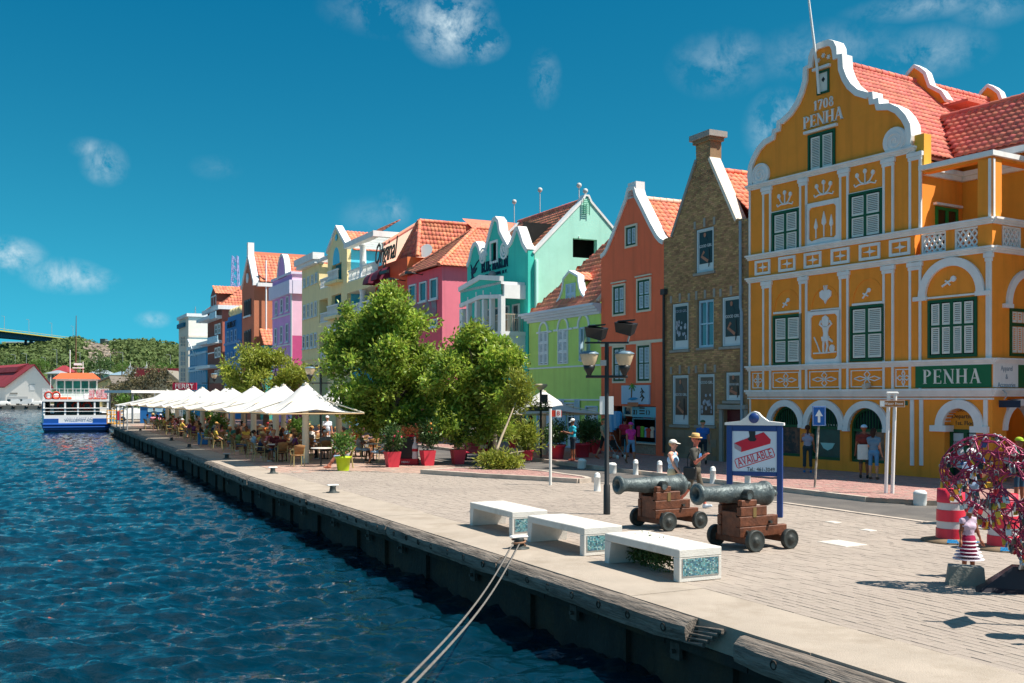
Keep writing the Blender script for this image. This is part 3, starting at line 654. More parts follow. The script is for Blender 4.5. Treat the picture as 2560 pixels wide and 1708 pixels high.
# cornices and mouldings of the front
def moulding(z,h,u0,u1,dep,name='cornice',steps=3,d=0.0,mat=None):
 mb=MB()
 for k in range(steps):mb.box(u0-.0-dep*.5*(k+1)/steps,u1+(dep*.5*(k+1)/steps),d-dep*(k+1)/steps,d+.05,z+h*k/steps,z+h*(k+1)/steps)
 return mb.build(name,mat or bluewhite,B)
moulding(Z_T-.05,.2,0,UR,.16);moulding(Z_B1-.09,.2,0,UW,.16);moulding(Z_B0-.1,.2,0,UW,.16);moulding(Z_L1-.1,.2,0,UW,.17);moulding(Z_L0-.16,.26,0,UW,.18);moulding(Z_L0-.26,.06,0,UW,.06,steps=1)
# pilasters: pairs of white fillets with capitals
pil=[(218,273),(508,556),(822,880),(1162,1234)]
def pilaster(u0,u1,z0,z1,cap=True):
 mb=MB();mb.box(u0-.04,u0+.05,-.05,.02,z0,z1);mb.box(u1-.05,u1+.04,-.05,.02,z0,z1);mb.box(u0+.05,u1-.05,-.025,.02,z0,z1,1)
 if cap:mb.box(u0-.1,u1+.1,-.09,.02,z1-.16,z1-.02);mb.box(u0-.06,u1+.06,-.07,.02,z1-.28,z1-.165)
 mb.build('pilaster',[bluewhite,ochre],B)
for a,b in pil:
 u0,u1=U(zA,a,300),U(zA,b,300)
 pilaster(u0,u1,Z_B1+.1,Z_T-.05);pilaster(u0,u1,Z_L1+.1,Z_B0-.1);pilaster(u0,u1,Z_L0+.1,Z_L1-.1,False)
for z0,z1 in((Z_B1+.1,Z_T-.05),(Z_L1+.1,Z_B0-.1),(Z_L0+.1,Z_L1-.1)):
 mb=MB();mb.box(.03,.12,-.04,.02,z0,z1);mb.build('fillet',bluewhite,B);pilaster(UR-.16,UR+.24,z0,min(z1,Z_T)if z0>8 else z1,z0!=Z_L0+.1)
MB().box(.06,.13,-.03,.02,.2,Z_L0-.27).build('fillet',bluewhite,B)
for x in(1440,1515):
 u=U(zG,x);MB().box(u-.07,u+.07,-.04,.02,0 if x==0 else PF.uz(*zG(x,992))[1],Z_L0-.27).build('fillet',bluewhite,B)
u=U(zG,2040);MB().box(u-.07,u+.07,-.04,.02,1.4,Z_L0-.27).build('fillet',bluewhite,B)
# windows
for i,(u0,u1,z0,z1,c,r)in enumerate(wins):shutter_window(B,u0,u1,z0,z1,c,r,fw=.09,split=.5)
wn=MB();rframe(wn,*tw_,.08,-.04,.05);wn.box(tw_[0]+.08,tw_[1]-.08,.0,.04,tw_[2]+.08,tw_[3]-.08,1)
cu_,cz_=(tw_[0]+tw_[1])/2,(tw_[2]+tw_[3])/2;wn.prism([(cu_-.08,cz_+.1),(cu_,cz_),(cu_+.08,cz_+.1),(cu_,cz_+.2)],-.015,.0,2);wn.build('attic_window',[green,slat_m,darkglass],B)
for(a,y0,y1,x0,x1)in((zT,870,780,543,800),(zT,372,318,612,745)):
 q0,q1=PF.uz(*a(x0,y0)),PF.uz(*a(x1,y1));zz=(q0[1]+q1[1])/2;MB().box(q0[0],q1[0],-.12,.02,zz-.05,zz+.05).build('window_hood',bluewhite,B)
serif(MB_ := MB(),'1708',.36,UC+.02,PF.uz(2061,271)[1],-.05,.01,0,.12);MB_.build('lettering',bluewhite,B)
serif(MB_ := MB(),'PENHA',.46,UC-.02,PF.uz(2061,310)[1],-.05,.01,0,.06);MB_.build('lettering',bluewhite,B)
# stars in the gable head
mb=MB()
for k in(-1,0,1):
 cu_,cz_=UC+k*.24,tw_[3]+.42+(.12 if k==0 else 0)
 for a in range(3):stroke(mb,[(cu_-.09*math.cos(a*1.047),cz_-.09*math.sin(a*1.047)),(cu_+.09*math.cos(a*1.047),cz_+.09*math.sin(a*1.047))],.03,-.035+a*.002,.01)
mb.build('star_ornament',bluewhite,B)
# flagpole
u,z=PF.uz(2053,180);mb=MB();mb.tube([(u,-.12,z-.82),(u-.03,-.2,z+.2),(u-.22,-.7,z+4.2)],[.055,.05,.03],8);mb.build('flagpole',white,B)
# relief panels
def sprig(mb,u,z,w,flip=1,n=3,y=-.04):
 for k in range(n):
  t=(k-(n-1)/2);e=(u+t*w*.36,z+.30+(.1 if k%2 else 0));stroke(mb,[(u,z),(u+t*w*.2,z+.08),(u+t*w*.3,z+.2),e],.04,y,.01);mb.prism(arc(e[0],e[1]+.05,.075,.09,0,2*math.pi,8)[:-1],y-.01,.01)
 for s_ in(-1,1):stroke(mb,[(u,z),(u+s_*w*.25,z+.02),(u+s_*w*.45,z-.04),(u+s_*w*.5,z+.05)],.045,y+.003,.01)
top_p=[U(zA,385,200),U(zA,690,200),U(zA,1015,100)]
for k,(u,wd)in enumerate(zip(top_p,(.9,1.0,1.05))):
 z=9.98+.06*k;mb=MB();sprig(mb,u,z+.22,wd*.9);mb.build('flower_relief',bluewhite,B)
 q=(U(zA,(278,560,888)[k],300),U(zA,(500,820,1150)[k],300));MB().box(q[0],q[1],-.04,.02,(9.93,9.88,10.02)[k],(10.0,9.97,10.09)[k]).build('fillet',bluewhite,B)
def framed(u0,u1,z0,z1,w,name='relief_panel'):
 mb=MB();rframe(mb,u0,u1,z0,z1,w,-.05,.01)
 for(a,b,sa)in((u0+w,z0+w,0),(u1-w,z0+w,1),(u1-w,z1-w,2),(u0+w,z1-w,3)):
  s1,s2=(1,-1,-1,1)[sa],(1,1,-1,-1)[sa];mb.prism([(a,b),(a+s1*.1,b),(a,b+s2*.1)],-.049,.01)
 return mb
q=PF.rect(2015,2101,503,620);mb=framed(q[0],q[1],Z_B1+.1,q[3],.17)
for(x,yb,yt,w_)in((630,490,335,.16),(692,475,275,.2),(750,470,300,.16)):
 u,zb=PF.uz(*zA(x,yb));zt=PF.uz(*zA(x,yt))[1];h=zt-zb;zm=zb+h*.42
 stroke(mb,[(u,zb),(u,zm)],.045,-.035,.01);mb.prism([(u,zm-.02),(u+w_/2,zm+.1),(u+w_*.42,zm+h*.25),(u,zt),(u-w_*.42,zm+h*.25),(u-w_/2,zm+.1)],-.04,.01)
qa,qb=PF.uz(*zA(612,515)),PF.uz(*zA(776,488));stroke(mb,[qa,((qa[0]+qb[0])/2,(qa[1]+qb[1])/2+.06),qb],.07,-.037,.01);mb.build('relief_panel',bluewhite,B)
q=PF.rect(2020,2104,775,920);mb=framed(q[0],q[1],Z_L1+.1,q[3],.17)
def zp(x,y):return PF.uz(*zA(x,y))
mb.prism([zp(676,1150),zp(682,1110),zp(705,1092),zp(728,1110),zp(732,1150),zp(722,1180),zp(690,1180)],-.05,.01)
for s_ in(((690,1190),(660,1165),(672,1135)),((722,1190),(752,1160),(735,1135))):stroke(mb,[zp(*s_[0]),zp(*s_[1]),zp(*s_[2])],.07,-.045,.01)
mb.prism([zp(680,1185),zp(735,1180),zp(722,1230),zp(726,1262),zp(686,1266),zp(690,1232)],-.042,.01);mb.prism([zp(674,1262),zp(735,1256),zp(726,1295),zp(680,1298)],-.052,.01)
for s_ in(((692,1295),(688,1335),(690,1385)),((714,1293),(722,1330),(712,1383))):stroke(mb,[zp(*p)for p in s_],.09,-.044,.01,0,.06)
stroke(mb,[zp(615,1265),zp(640,1320),zp(662,1385)],.04,-.04,.01);stroke(mb,[zp(610,1392),zp(700,1388),zp(790,1378)],.05,-.046,.01)
mb.prism(arc(*zp(757,1352),.12,.14,0,2*math.pi,12)[:-1],-.05,.01);mb.prism([zp(728,1262),zp(762,1292),zp(758,1306),zp(728,1285)],-.041,.01);mb.build('relief_panel',bluewhite,B)
hu,hz=zp(705,935);mb=MB()
mb.prism([(hu,hz-.32),(hu+.06,hz-.2),(hu+.26,hz-.05),(hu+.27,hz+.12),(hu+.14,hz+.2),(hu,hz+.12),(hu-.14,hz+.2),(hu-.27,hz+.12),(hu-.26,hz-.05),(hu-.06,hz-.2)],-.05,.01)
for k in(-1,0,1):stroke(mb,[(hu+k*.03,hz+.12),(hu+k*.08,hz+.36)],.035,-.045,.01)
mb.build('heart_relief',bluewhite,B)
for(x,y)in((390,1000),(1020,925)):
 u,z=zp(x,y);mb=MB();stroke(mb,[(u-.13,z-.15),(u-.02,z-.03),(u+.1,z+.1)],.05,-.04,.01);mb.prism(arc(u+.14,z+.12,.08,.08,0,6.283,8)[:-1],-.045,.01);stroke(mb,[(u-.12,z+.02),(u-.02,z-.02),(u+.1,z-.08)],.05,-.042,.01);mb.build('flower_relief',bluewhite,B)
for(x0,x1,yt)in((290,508,890),(582,818,865),(905,1165,805)):
 u0,u1=U(zA,x0,900)+.06,U(zA,x1,900)-.04;xm=(x0+x1)/2;zt=zp(xm,yt)[1];z0=zt-(u1-u0)*.62
 mb=MB();stroke(mb,arc((u0+u1)/2,z0,(u1-u0)/2,zt-z0,0,math.pi,14),.05,-.022,.01);mb.build('blind_arch',ochre,B);MB().box(u0,u1,-.05,.01,z0-.1,z0-.02).build('fillet',bluewhite,B)
def petals(u0,u1,z0,z1,open_=False):
 mb=MB();cu_,cz_=(u0+u1)/2,(z0+z1)/2;a,b=(u1-u0)*.40,(z1-z0)*.44
 if open_:
  rframe(mb,u0,u1,z0,z1,.035,-.03,.01)
  for(dx,dz)in((a,0),(-a,0),(0,b),(0,-b)):
   px,pz=-dz*.28*(a/b if dz else 1),dx*.28*(b/a if dx else 1);m1=(cu_+dx*.55,cz_+dz*.55)
   px=a*.22 if dz else 0;pz=b*.3 if dx else 0
   for s_ in(1,-1):stroke(mb,[(cu_,cz_),(m1[0]+s_*px,m1[1]+s_*pz),(cu_+dx,cz_+dz)],.035,-.03,.01)
 else:
  rframe(mb,u0-.09,u1+.09,z0-.06,z1+.06,.1,-.05,.01)
  for(dx,dz)in((a,0),(0,b)):
   px,pz=(a*.22 if dz else 0),(b*.26 if dx else 0)
   mb.prism([(cu_+dx,cz_+dz),(cu_+px*.6+dx*.2,cz_+pz+dz*.2),(cu_-dx,cz_-dz),(cu_-px*.6+dx*.2,cz_-pz+dz*.2)],-.035 if dz else-.032,.01)
 mb.build('rosette_panel',bluewhite,B)
for(x0,x1)in((160,265),(345,462),(545,665),(757,885),(978,1125),(1215,1360)):
 u0,u1=U(zA,x0,650),U(zA,x1,650);petals(u0+.04,u1-.04,Z_B0+.24,Z_B1-.2)
for(x0,x1)in((138,225),(303,518),(602,848),(940,1210),(1305,1433)):
 u0,u1=U(zG,x0),U(zG,x1);petals(u0,u1,Z_L0+.17,Z_L1-.17,True)
# ground floor arches with shop windows
ads=[M('window_poster_rust',srgb('#7c5646'),rough=.3,var=.55,vs=2.2,col2=srgb('#20323a'),c2s=2.3,c2t=.46),M('window_poster_teal',srgb('#0d4a46'),rough=.25,var=.3,vs=2),M('window_poster_tan',srgb('#93705a'),rough=.3,var=.5,vs=1.6,col2=srgb('#17282e'),c2s=1.9,c2t=.5)]
for k,(u0,u1,z0,zs)in enumerate(AR):
 um=(u0+u1)/2;r_=(u1-u0)/2;mb=MB();o=arc(um,zs,r_+.25,r_+.25,0,math.pi,16);i=arc(um,zs,r_+.0,r_+.0,0,math.pi,16);band(mb,o,i,-.11,.03);mb.build('arch_moulding',bluewhite,B)
 mb=MB();mb.box(u0,u0+.09,.12,.25,z0,zs);mb.box(u1-.09,u1,.12,.25,z0,zs);mb.box(u0+.09,u1-.09,.122,.25,z0,z0+.1);mb.box(u0+.09,u1-.09,.122,.25,zs-.1,zs)
 o=arc(um,zs,r_,r_,0,math.pi,14);i=arc(um,zs,r_-.08,r_-.08,0,math.pi,14);band(mb,o,i,.12,.25)
 for j in range(1,12):
  uu=u0+(u1-u0)*j/12;hh=math.sqrt(max(0,(r_-.06)**2-(uu-um)**2));mb.box(uu-.012,uu+.012,.15,.2,zs,zs+hh)
 wn=mb.build('shop_window',green,B);MB().prism(arch_poly(u0+.02,u1-.02,z0+.02,zs),.22,.235).build('pane',darkglass,wn)
 MB().box(u0+.1,u1-.1,.2,.215,z0+.1,zs-.1).build('window_poster',ads[k],wn)
 if k==1:
  mb=MB();mb.prism([(um-.34,z0+.62),(um+.34,z0+.62),(um+.2,z0+.42),(um,z0+.34),(um-.2,z0+.42)],.185,.198);mb.build('mask_emblem',M('mask_teal',srgb('#9fd0cb'),var=.05),wn);text('UNMASKED WORLD',.105,slat_m,wn,um,.19,z0+1.28,extrude=.004)
for k in range(3):
 a=AR[k]
 for uu,wd in((a[0]-.12,.25),(a[1]+.12,.25)):MB().box(uu-wd/2,uu+wd/2,-.13,.02,a[3]-.1,a[3]+.03).build('impost',bluewhite,B)
# wing: first floor, loggia, sign band
dw=PF.rect(2361,2440,1071,1209);dza=PF.uz(2400,1021)[1];dr=(dw[1]-dw[0])/2;dzs=dza-dr
ww=PF.rect(2320.6,2443.7,747,893.5)
mb=MB();mb.wall(rect_poly(UR,UW,0,Z_B0+.1),[arch_poly(dw[0],dw[1],.02,dzs),rect_poly(ww[0]+.02,ww[1]-.02,ww[2]+.02,ww[3]-.02)],0.001,.4)
mb.box(UW-.4,UW-.001,.401,9,3.0,Z_B0+.1);mb.build('wing_wall',[ochre],B)
mb=MB();dside=[PF.dz(2489,1100,UW)[0],PF.dz(2535,1100,UW)[0]]
for(d0,d1)in((.4,.75),(2.3,2.7),(4.4,4.8),(6.6,9)):mb.box(UW-.4,UW-.001,d0+.001,d1,0,3.0)
mb.build('side_arcade',ochre,B)
mb=MB()
for c0 in(.75,2.7,4.8):
 c1={.75:2.3,2.7:4.4,4.8:6.6}[c0];ym=(c0+c1)/2;rr=(c1-c0)/2;zs_=1.75
 o=arc(ym,zs_,rr+.22,rr+.22,0,math.pi,14);i=arc(ym,zs_,rr,rr,0,math.pi,14);t_=MB();band(t_,o,i,-.06,.3);mb.add([(UW-y_,x_,z_)for x_,y_,z_ in t_.v],[f[::-1]for f in t_.f])
mb.build('side_arch_moulding',bluewhite,B)
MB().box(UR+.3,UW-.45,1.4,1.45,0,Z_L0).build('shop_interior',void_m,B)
shutter_window(B,*ww,cols=4,rows=2,split=.55,fw=.09)
aq=PF.uz(*zA(1690,640));u0,u1=U(zA,1440,900),U(zA,1955,880);um=(u0+u1)/2;zs_=PF.uz(*zA(1700,925))[1];rr=(u1-u0)/2
mb=MB();band(mb,arc(um,zs_,rr,aq[1]-zs_,0,math.pi,20),arc(um,zs_,rr-.27,aq[1]-zs_-.27,0,math.pi,20),-.1,.02);mb.box(u0-.2,u0+.3,-.11,.02,zs_-.14,zs_);mb.box(u1-.3,u1+.2,-.11,.02,zs_-.14,zs_);mb.box(u0+.3,u1-.3,-.05,.02,zs_-.1,zs_-.04);mb.build('arch_moulding',bluewhite,B)
u,z=zp(1665,835);mb=MB();stroke(mb,[(u-.22,z-.12),(u,z),(u+.15,z+.08)],.06,-.04,.01);mb.prism(arc(u+.2,z+.1,.1,.1,0,6.283,8)[:-1],-.045,.01);stroke(mb,[(u-.1,z+.06),(u,z),(u+.08,z-.1)],.05,-.042,.01);mb.build('flower_relief',bluewhite,B)
pilaster(u1+.08,UW-.05,zs_-.9 if False else Z_L1+.1,Z_B0-.1)
mb=MB();um=(dw[0]+dw[1])/2;band(mb,arc(um,dzs,dr+.28,dr+.28,0,math.pi,16),arc(um,dzs,dr,dr,0,math.pi,16),-.12,.3)
for s_ in(-1,1):mb.box(um+s_*(dr+.16)-.3,um+s_*(dr+.16)+.3,-.14,.32,dzs-.2,dzs)
mb.build('door_arch',bluewhite,B)
mb=MB();mb.prism(arch_poly(dw[0],dw[1],dzs-.12,dzs,None),.3,.36,0);tp=mb.build('door_sign',M('sign_ochre',srgb('#e0962c'),var=.03),B)
for j,t_ in enumerate(('Clothing','Department','1st. Floor')):text(t_,.2,blackmetal,tp,um,.29,dzs+.52-.22*j,extrude=.004)
mb=MB();rframe(mb,dw[0],dw[1],.05,dzs-.12,.1,.28,.38);mb.box(um-.07,um+.07,.285,.38,.15,dzs-.2);dr_=mb.build('door',green,B);MB().box(dw[0]+.05,dw[1]-.05,.36,.37,.1,dzs-.15).build('pane',darkglass,dr_)
for s_ in(-1,1):
 MB().box(um+s_*.36-.26,um+s_*.36+.26,.33,.335,.5,dzs-.25).build('poster',M('poster_pale',srgb('#b9c6cc'),var=.2,vs=2),dr_)
 text('SCANDAL',.12,M('poster_red',srgb('#8a2748'),var=.03),dr_,um+s_*.36,.325,dzs-.55,extrude=.002)
# PENHA sign
sg=MB().box(UR+.07,UW-.02,-.06,.02,Z_L0+.13,Z_L1-.1).build('fascia_sign',M('sign_green',srgb('#04663c'),rough=.5,var=.04),B)
serif(MB_ := MB(),'PENHA',.47,(UR+UW)/2+.02,Z_L0+.26,-.085,-.055);MB_.build('lettering',slat_m,sg)
def onside(mb):mb.v=[(UW-y,x,z)for x,y,z in mb.v];return mb # build on the right-hand face: x becomes depth
sg=onside(MB().box(.03,1.28,-.06,.0,Z_L0+.13,Z_L1-.1)).build('side_sign',white,B)
for j,t_ in enumerate(('Apparel','&','Accessories')):
 tm=text_mb(t_,.23,extrude=.006);tm.v=[(a*.85+.66,b-.065,c+Z_L0+.72-.26*j)for a,b,c in tm.v];onside(tm).build('lettering',M('grey_letter',srgb('#8f9aa5'),var=.02),sg)
onside(MB().box(1.29,4.6,-.06,.0,Z_L0+.13,Z_L1-.1)).build('side_fascia_sign',MATS['sign_green'],B)
tm=MB();serif(tm,'PENHA',.47,2.75,Z_L0+.26,-.085,-.055);onside(tm).build('lettering',slat_m,B)
for z,h,dp in((Z_B1-.09,.2,.16),(Z_B0-.1,.2,.16),(Z_L1-.1,.2,.17),(Z_L0-.16,.26,.18)):
 mb=MB()
 for k in range(3):mb.box(.0+.002,9,-dp*(k+1)/3,.0,z+h*k/3,z+h*(k+1)/3)
 onside(mb).build('side_cornice',bluewhite,B)
# side first-floor windows under arches
for c0 in(.78,4.0):
 mb=MB();o=arc(c0+1.1,5.75,1.18,1.15,0,math.pi,18);i=arc(c0+1.1,5.75,.95,.92,0,math.pi,18);band(mb,o,i,-.1,.02);mb.box(c0-.25,c0+.2,-.11,.02,5.62,5.75);onside(mb).build('arch_moulding',bluewhite,B)
 wn=MB();rframe(wn,c0+.12,c0+2.1,4.1,5.62,.09,-.05,.06);wn.box(c0+.2,c0+2.0,-.03,.05,5.06,5.16);wn.box(c0+.2,c0+2.0,.03,.05,4.15,5.6,1);o_=onside(wn).build('window',[green,void_m],B)
 for j in range(6):
  for(z0,z1)in((4.22,5.04),(5.18,5.52)):l=louvres(.24,z1-z0);l.v=[(a+c0+.37+j*.3,b-.02,c+z0)for a,b,c in l.v];onside(l).build('shutter',slat_m,o_)
# loggia
mb=MB();mb.box(UR,UW-.0,.42,4.0,Z_B0-.05,Z_B0+.1);mb.build('loggia_floor',ochre2,B)
mb=MB();mb.box(UR+.001,UW-.1,2.6,2.9,Z_B0+.1,10.95);mb.build('loggia_wall',paint('ochre_light','#e39a30',streak=.1),B)
mb=MB();mb.box(UR-.002,UW+.02,2.45,2.61,10.3,10.45);mb.box(UR-.002,UW+.02,2.36,2.61,10.452,10.62);mb.box(UR-.002,UR+.12,.45,2.4,10.3,10.46);mb.box(UR-.002,UR+.2,.45,2.37,10.462,10.62);mb.build('loggia_cornice',white,B)
mb=MB();mb.box(UW-.5,UW,0,.5,Z_B0-.05,10.28);mb.build('corner_pillar',ochre,B)
mb=MB();mb.box(UW-.12,UW-.03,-.03,.0,Z_B1,10.28);onside(m2 := MB().box(.03,.12,-.03,.0,Z_B1,10.28));mb.add(m2.v,m2.f);mb.build('fillet',bluewhite,B)
mb=MB();mb.box(UR+.26,UW-.05,.05,.4,10.28,10.36,1);mb.box(UR+.2,UW+.08,-.08,.44,10.36,10.52);mb.box(UW-.4,UW-.05,.4,9,10.28,10.36,1);mb.box(UW-.44,UW+.08,.442,9,10.36,10.52);mb.build('loggia_beam',[white,ochre],B)
mb=MB();mb.box(UW-.5,UW,3.6,4.1,Z_B0,10.28);mb.build('side_pillar',ochre,B)
# loggia balustrade: pierced lattice between ochre blocks
def lattice(mb,x0,x1,z0,z1,y0,y1):
 rframe(mb,x0,x1,z0,z1,.06,y0,y1);n=max(3,int((x1-x0)/.2));w_=(x1-x0-.12);h=z1-z0-.12
 for k in range(-n,n+1):
  for s_ in(1,-1):
   a=x0+.06+w_*(k/n);pts=[]
   for t in range(0,9):
    xx=a+(h*t/8)*.75 if s_>0 else a+h*.75-(h*t/8)*.75;zz=z0+.06+h*t/8
    if x0+.06<=xx<=x1-.06:pts.append((xx,zz))
   if len(pts)>1:stroke(mb,[pts[0],pts[-1]],.05,y0+.03+(0.012 if s_>0 else 0),y1-.03-(0 if s_>0 else .012))
for(x0,x1)in((1447,1640),(1708,1915)):
 u0,u1=U(zA,x0,480),U(zA,x1,480);mb=MB();lattice(mb,u0,u1,Z_B0+.12,Z_B1-.1,.05,.2);mb.build('balustrade_lattice',bluewhite,B)
ua,ub,uc_,ud=U(zA,1640,480),U(zA,1708,480),U(zA,1915,480),U(zA,1447,480)
for(a,b)in((ua,ub),(uc_,UW-.5),(UR+.2,ud)):MB().box(a+.002,b-.002,.03,.24,Z_B0+.1,Z_B1-.08).build('balustrade_block',ochre,B)
for(a,b)in((.62,1.6),(2.1,3.5),(4.2,5.6)):
 mb=MB();lattice(mb,a,b,Z_B0+.12,Z_B1-.1,.05,.2);onside(mb).build('balustrade_lattice',white,B)
 onside(MB().box(b+.002,b+.5,.03,.24,Z_B0+.1,Z_B1-.08)).build('balustrade_block',ochre,B)
# loggia doors
d0,z1_=PF.dz(*zA(1560,215),UR);d1=PF.dz(*zA(1732,230),UR)[0]
bright=M('green_door',srgb('#12803c'),rough=.5,var=.05)
mb=MB()
for(a,b,c_,d_)in((d0,d0+.1,Z_B0+.1,z1_-.1),(d1-.1,d1,Z_B0+.1,z1_-.1),((d0+d1)/2-.06,(d0+d1)/2+.06,Z_B0+.1,z1_-.1)):mb.box(UR,UR+.06,a,b,c_,d_)
mb.box(UR,UR+.055,d0,d1,z1_-.2,z1_-.1);dd=mb.build('loggia_door',bright,B);MB().box(UR,UR+.02,d0+.05,d1-.05,Z_B0+.1,z1_-.12).build('pane',M('door_pane',srgb('#3b2a1c'),rough=.2,var=.2),dd)
MB().box(UR,UR+.14,d0-.1,d1+.15,z1_-.06,z1_+.02).build('door_hood',bluewhite,B)
# parapet stub and wing roof
MB().box(UR-.02,UR+.35,.02,.4,10.55,11.6).build('parapet_block',M('ochre_light_block',srgb('#e6a83a'),rough=.8,var=.05),B)
u_a=5.9;sl_=(0,2.25,2.15);sL=math.hypot(2.25,2.15)
mb=MB();mb.prism([(1.65,10.95),(3.92,13.1),(6.2,10.95),(6.2,10.85),(3.92,13.0),(1.65,10.85)],0,1);mb.v=[(5.2+y*11 if True else 0,x,z)for x,y,z in mb.v];mb.v=[(max(v[0],8.1 if v[2]<11.5 else 6.0),v[1],v[2])for v in mb.v];mb.build('wing_roof_slab',tile_m,B)
tile_roof(B,(5.8,1.65,11.0),(1,0,0),sl_,10,sL,40,10,tile_m,mask=lambda a,b:a*10+5.8>8.05-b*2.1,singles=290)
ridge(B,(6.0,3.92,13.14),(15.8,3.92,13.14),tile_m,.14)
mb=MB();mb.box(8.1,15.8,1.6,1.8,10.7,10.9);mb.build('wing_eave_cornice',white,B)
mb=MB();mb.box(UW+.0,15.8,6.0,6.3,0,10.9);mb.box(15.4,15.8,2.0,6.0,0,10.9);mb.box(UW-.1,15.79,2.6,2.9,Z_B0,10.9);mb.build('rear_wing_wall',ochre,B)
dn=MB();rframe(dn,UW+.0,UW+1.05,Z_B0+.1,9.75,.12,2.52,2.64);dn.box(UW+.12,UW+.93,2.58,2.6,Z_B0+.1,9.63,1);dn.build('loggia_door',[green,MATS['door_pane']],B);MB().box(UW-.08,UW+1.15,2.46,2.6,9.78,9.88).build('door_hood',bluewhite,B)
# small dormer gables along the main ridge
for d in(5.4,10.2):
 mb=MB();pr=[(1.5,14.2),(1.25,14.6),(.75,14.95),(.55,15.5),(.3,15.75),(0,15.95)];o=[(UC-a,z)for a,z in pr]+[(UC+a,z)for a,z in pr[::-1][1:]]
 band(mb,o,offset_poly(o,-.14),d-.25,d+.12);mb.prism(offset_poly(o,-.1),d-.2,d,1);mb.build('rear_gable',[white,ochre],B)
MB().box(UC-2.2,UC+2.2,5.4,10.2,14.0,14.1).build('attic_deck',tile_m,B)
# cameras and spot lamp
mb=MB();u,z=PF.uz(*zG(1105,338));mb.lathe([(.02,0),(.09,.02),(.1,.1),(.1,.3)],(u,-.1,z),(0,-1,-.15),10);mb.build('security_camera',M('camera_cream',(.55,.52,.45),var=.05),B)
# ---------------------------------------------------------------- the terrace along the street
SU=(.4472,-.8944)
def street(xl,off=0.0): # facade whose left end is seen at xl on the building line
 r=(xl-CX)/F;Y=29.95/(.5+r);p=Vector((r*Y,Y));n=Vector((.8944,.4472));q=p+n*off;return Fac((q.x,q.y),SU)
def house(name,label,f,cat='building'):return thing(name,label,cat,(f.P.x,f.P.y,0),f.rz)
def pip(p,poly):
 x,y=p;c=False;n=len(poly)
 for i in range(n):
  (x0,y0),(x1,y1)=poly[i],poly[(i+1)%n]
  if(y0>y)!=(y1>y)and x<(x1-x0)*(y-y0)/(y1-y0)+x0:c=not c
 return c
def roof_slope(B,e0,e1,r0,r1,mat,tw=.24,tl=.34,under=True):
 """a tiled slope: eave e0-e1, ridge r0-r1 (local points); trapezoids and triangles are trimmed to their edges"""
 e0,e1,r0,r1=map(Vector,(e0,e1,r0,r1));Uv=(e1-e0).normalized();w=r0-e0;V=(w-Uv*w.dot(Uv));lv=V.length;V.normalize()
 s0,s1=(r0-e0).dot(Uv),(r1-e0).dot(Uv);L=(e1-e0).length;lo,hi=min(0,s0),max(L,s1);W_=hi-lo
 nr=(V.cross(Uv));nr=nr if nr.z>0 else-nr
 if under:MB().add([e0-nr*.03,e1-nr*.03,r1-nr*.03,r0-nr*.03],[(0,1,2,3)if Uv.cross(V).z>0 else(3,2,1,0)]).build('roof_deck',mat,B)
 c_,r_=max(2,round(W_/tw)),max(2,round(lv/tl))
 def mask(a,b):
  x=lo+a*W_;l=0+(s0-0)*b;h=L+(s1-L)*b;return l-.05<=x<=h+.05
 tile_roof(B,tuple(e0+Uv*lo),tuple(Uv),tuple(V),W_,lv,c_,r_,mat,mask)
def pane_window(B,u0,u1,z0,z1,fm,cols=1,rows=2,d=0.0,sill=None,fw=.07,gm=None):return sash_window(B,u0,u1,z0,z1,fm,gm,cols,rows,d-.06,fw,.05,sill)
def pxwin(B,f,z,rects,fm,cols=1,rows=2,d=0.0,sill=None,fw=.07,gm=None):
 for(x0,x1,yt,yb)in rects:
  a,b=z(x0,yt),z(x1,yb);u0,u1,z0,z1=f.rect(a[0],b[0],a[1],b[1],d);pane_window(B,u0,u1,z0,z1,fm,cols,rows,d,sill,fw,gm)
z2,z3,z4,z5,zt5,z4b,z5b=zoomer(400,500,.2934),zoomer(900,440,.28085),zoomer(1300,440,.29333),zoomer(1300,800,.29333),zoomer(1500,310,.19130),zoomer(440,620,.22968),zoomer(680,550,.26786)
grey_stone=M('grey_stone_trim',(.34,.32,.29),rough=.85,var=.12,vs=3,bump=.25)
# ---- brick house with posters
f=street(1660);B=house('brick_house','narrow brown brick house with stepped chimney gable and perfume posters in its windows',f);WB=(Vector((9.47,40.96))-f.P).length
brick_m=M('brown_brick',(.46,.265,.125),rough=.9,var=.2,vs=.6,island=.3,bump=.3,bs=30,col2=(.27,.15,.075),c2s=.7,c2t=.58)
mort_m=M('brick_mortar',(.30,.2,.11),rough=.95,var=.15,vs=2)
ol=[(0,0),(WB-.01,0),(WB-.01,f.uz(*zt5(1925,1235))[1]),f.uz(*zt5(1790,1255)),f.uz(*zt5(1440,440)),f.uz(*zt5(1440,160)),f.uz(*zt5(1252,225)),f.uz(*zt5(1257,470)),f.uz(*zt5(935,1470)),(0,f.uz(*zt5(860,1500))[1])]
posters=[(z4,1500,1650,443,820),(z4,1297,1435,1083,1482),(z4,1720,1885,1025,1452),(z5,1297,1435,468,895),(z5,1510,1657,458,900),(z5,1752,1883,443,690)]
pr_=[]
for(z,x0,x1,yt,yb)in posters:a,b=z(x0,yt),z(x1,yb);pr_.append(f.rect(a[0],b[0],a[1],b[1]))
a,b=z4(1512,1052),z4(1650,1465);mw=f.rect(a[0],b[0],a[1],b[1]);a,b=z5(1740,765),z5(1888,1150);dr=f.rect(a[0],b[0],a[1],b[1]);dr=(dr[0],WB-.25,.02,dr[3])
holes=[rect_poly(*q)for q in pr_+[mw,dr]]
mb=MB();mb.wall(ol,holes,0,.35);mb.build('front_wall',mort_m,B)
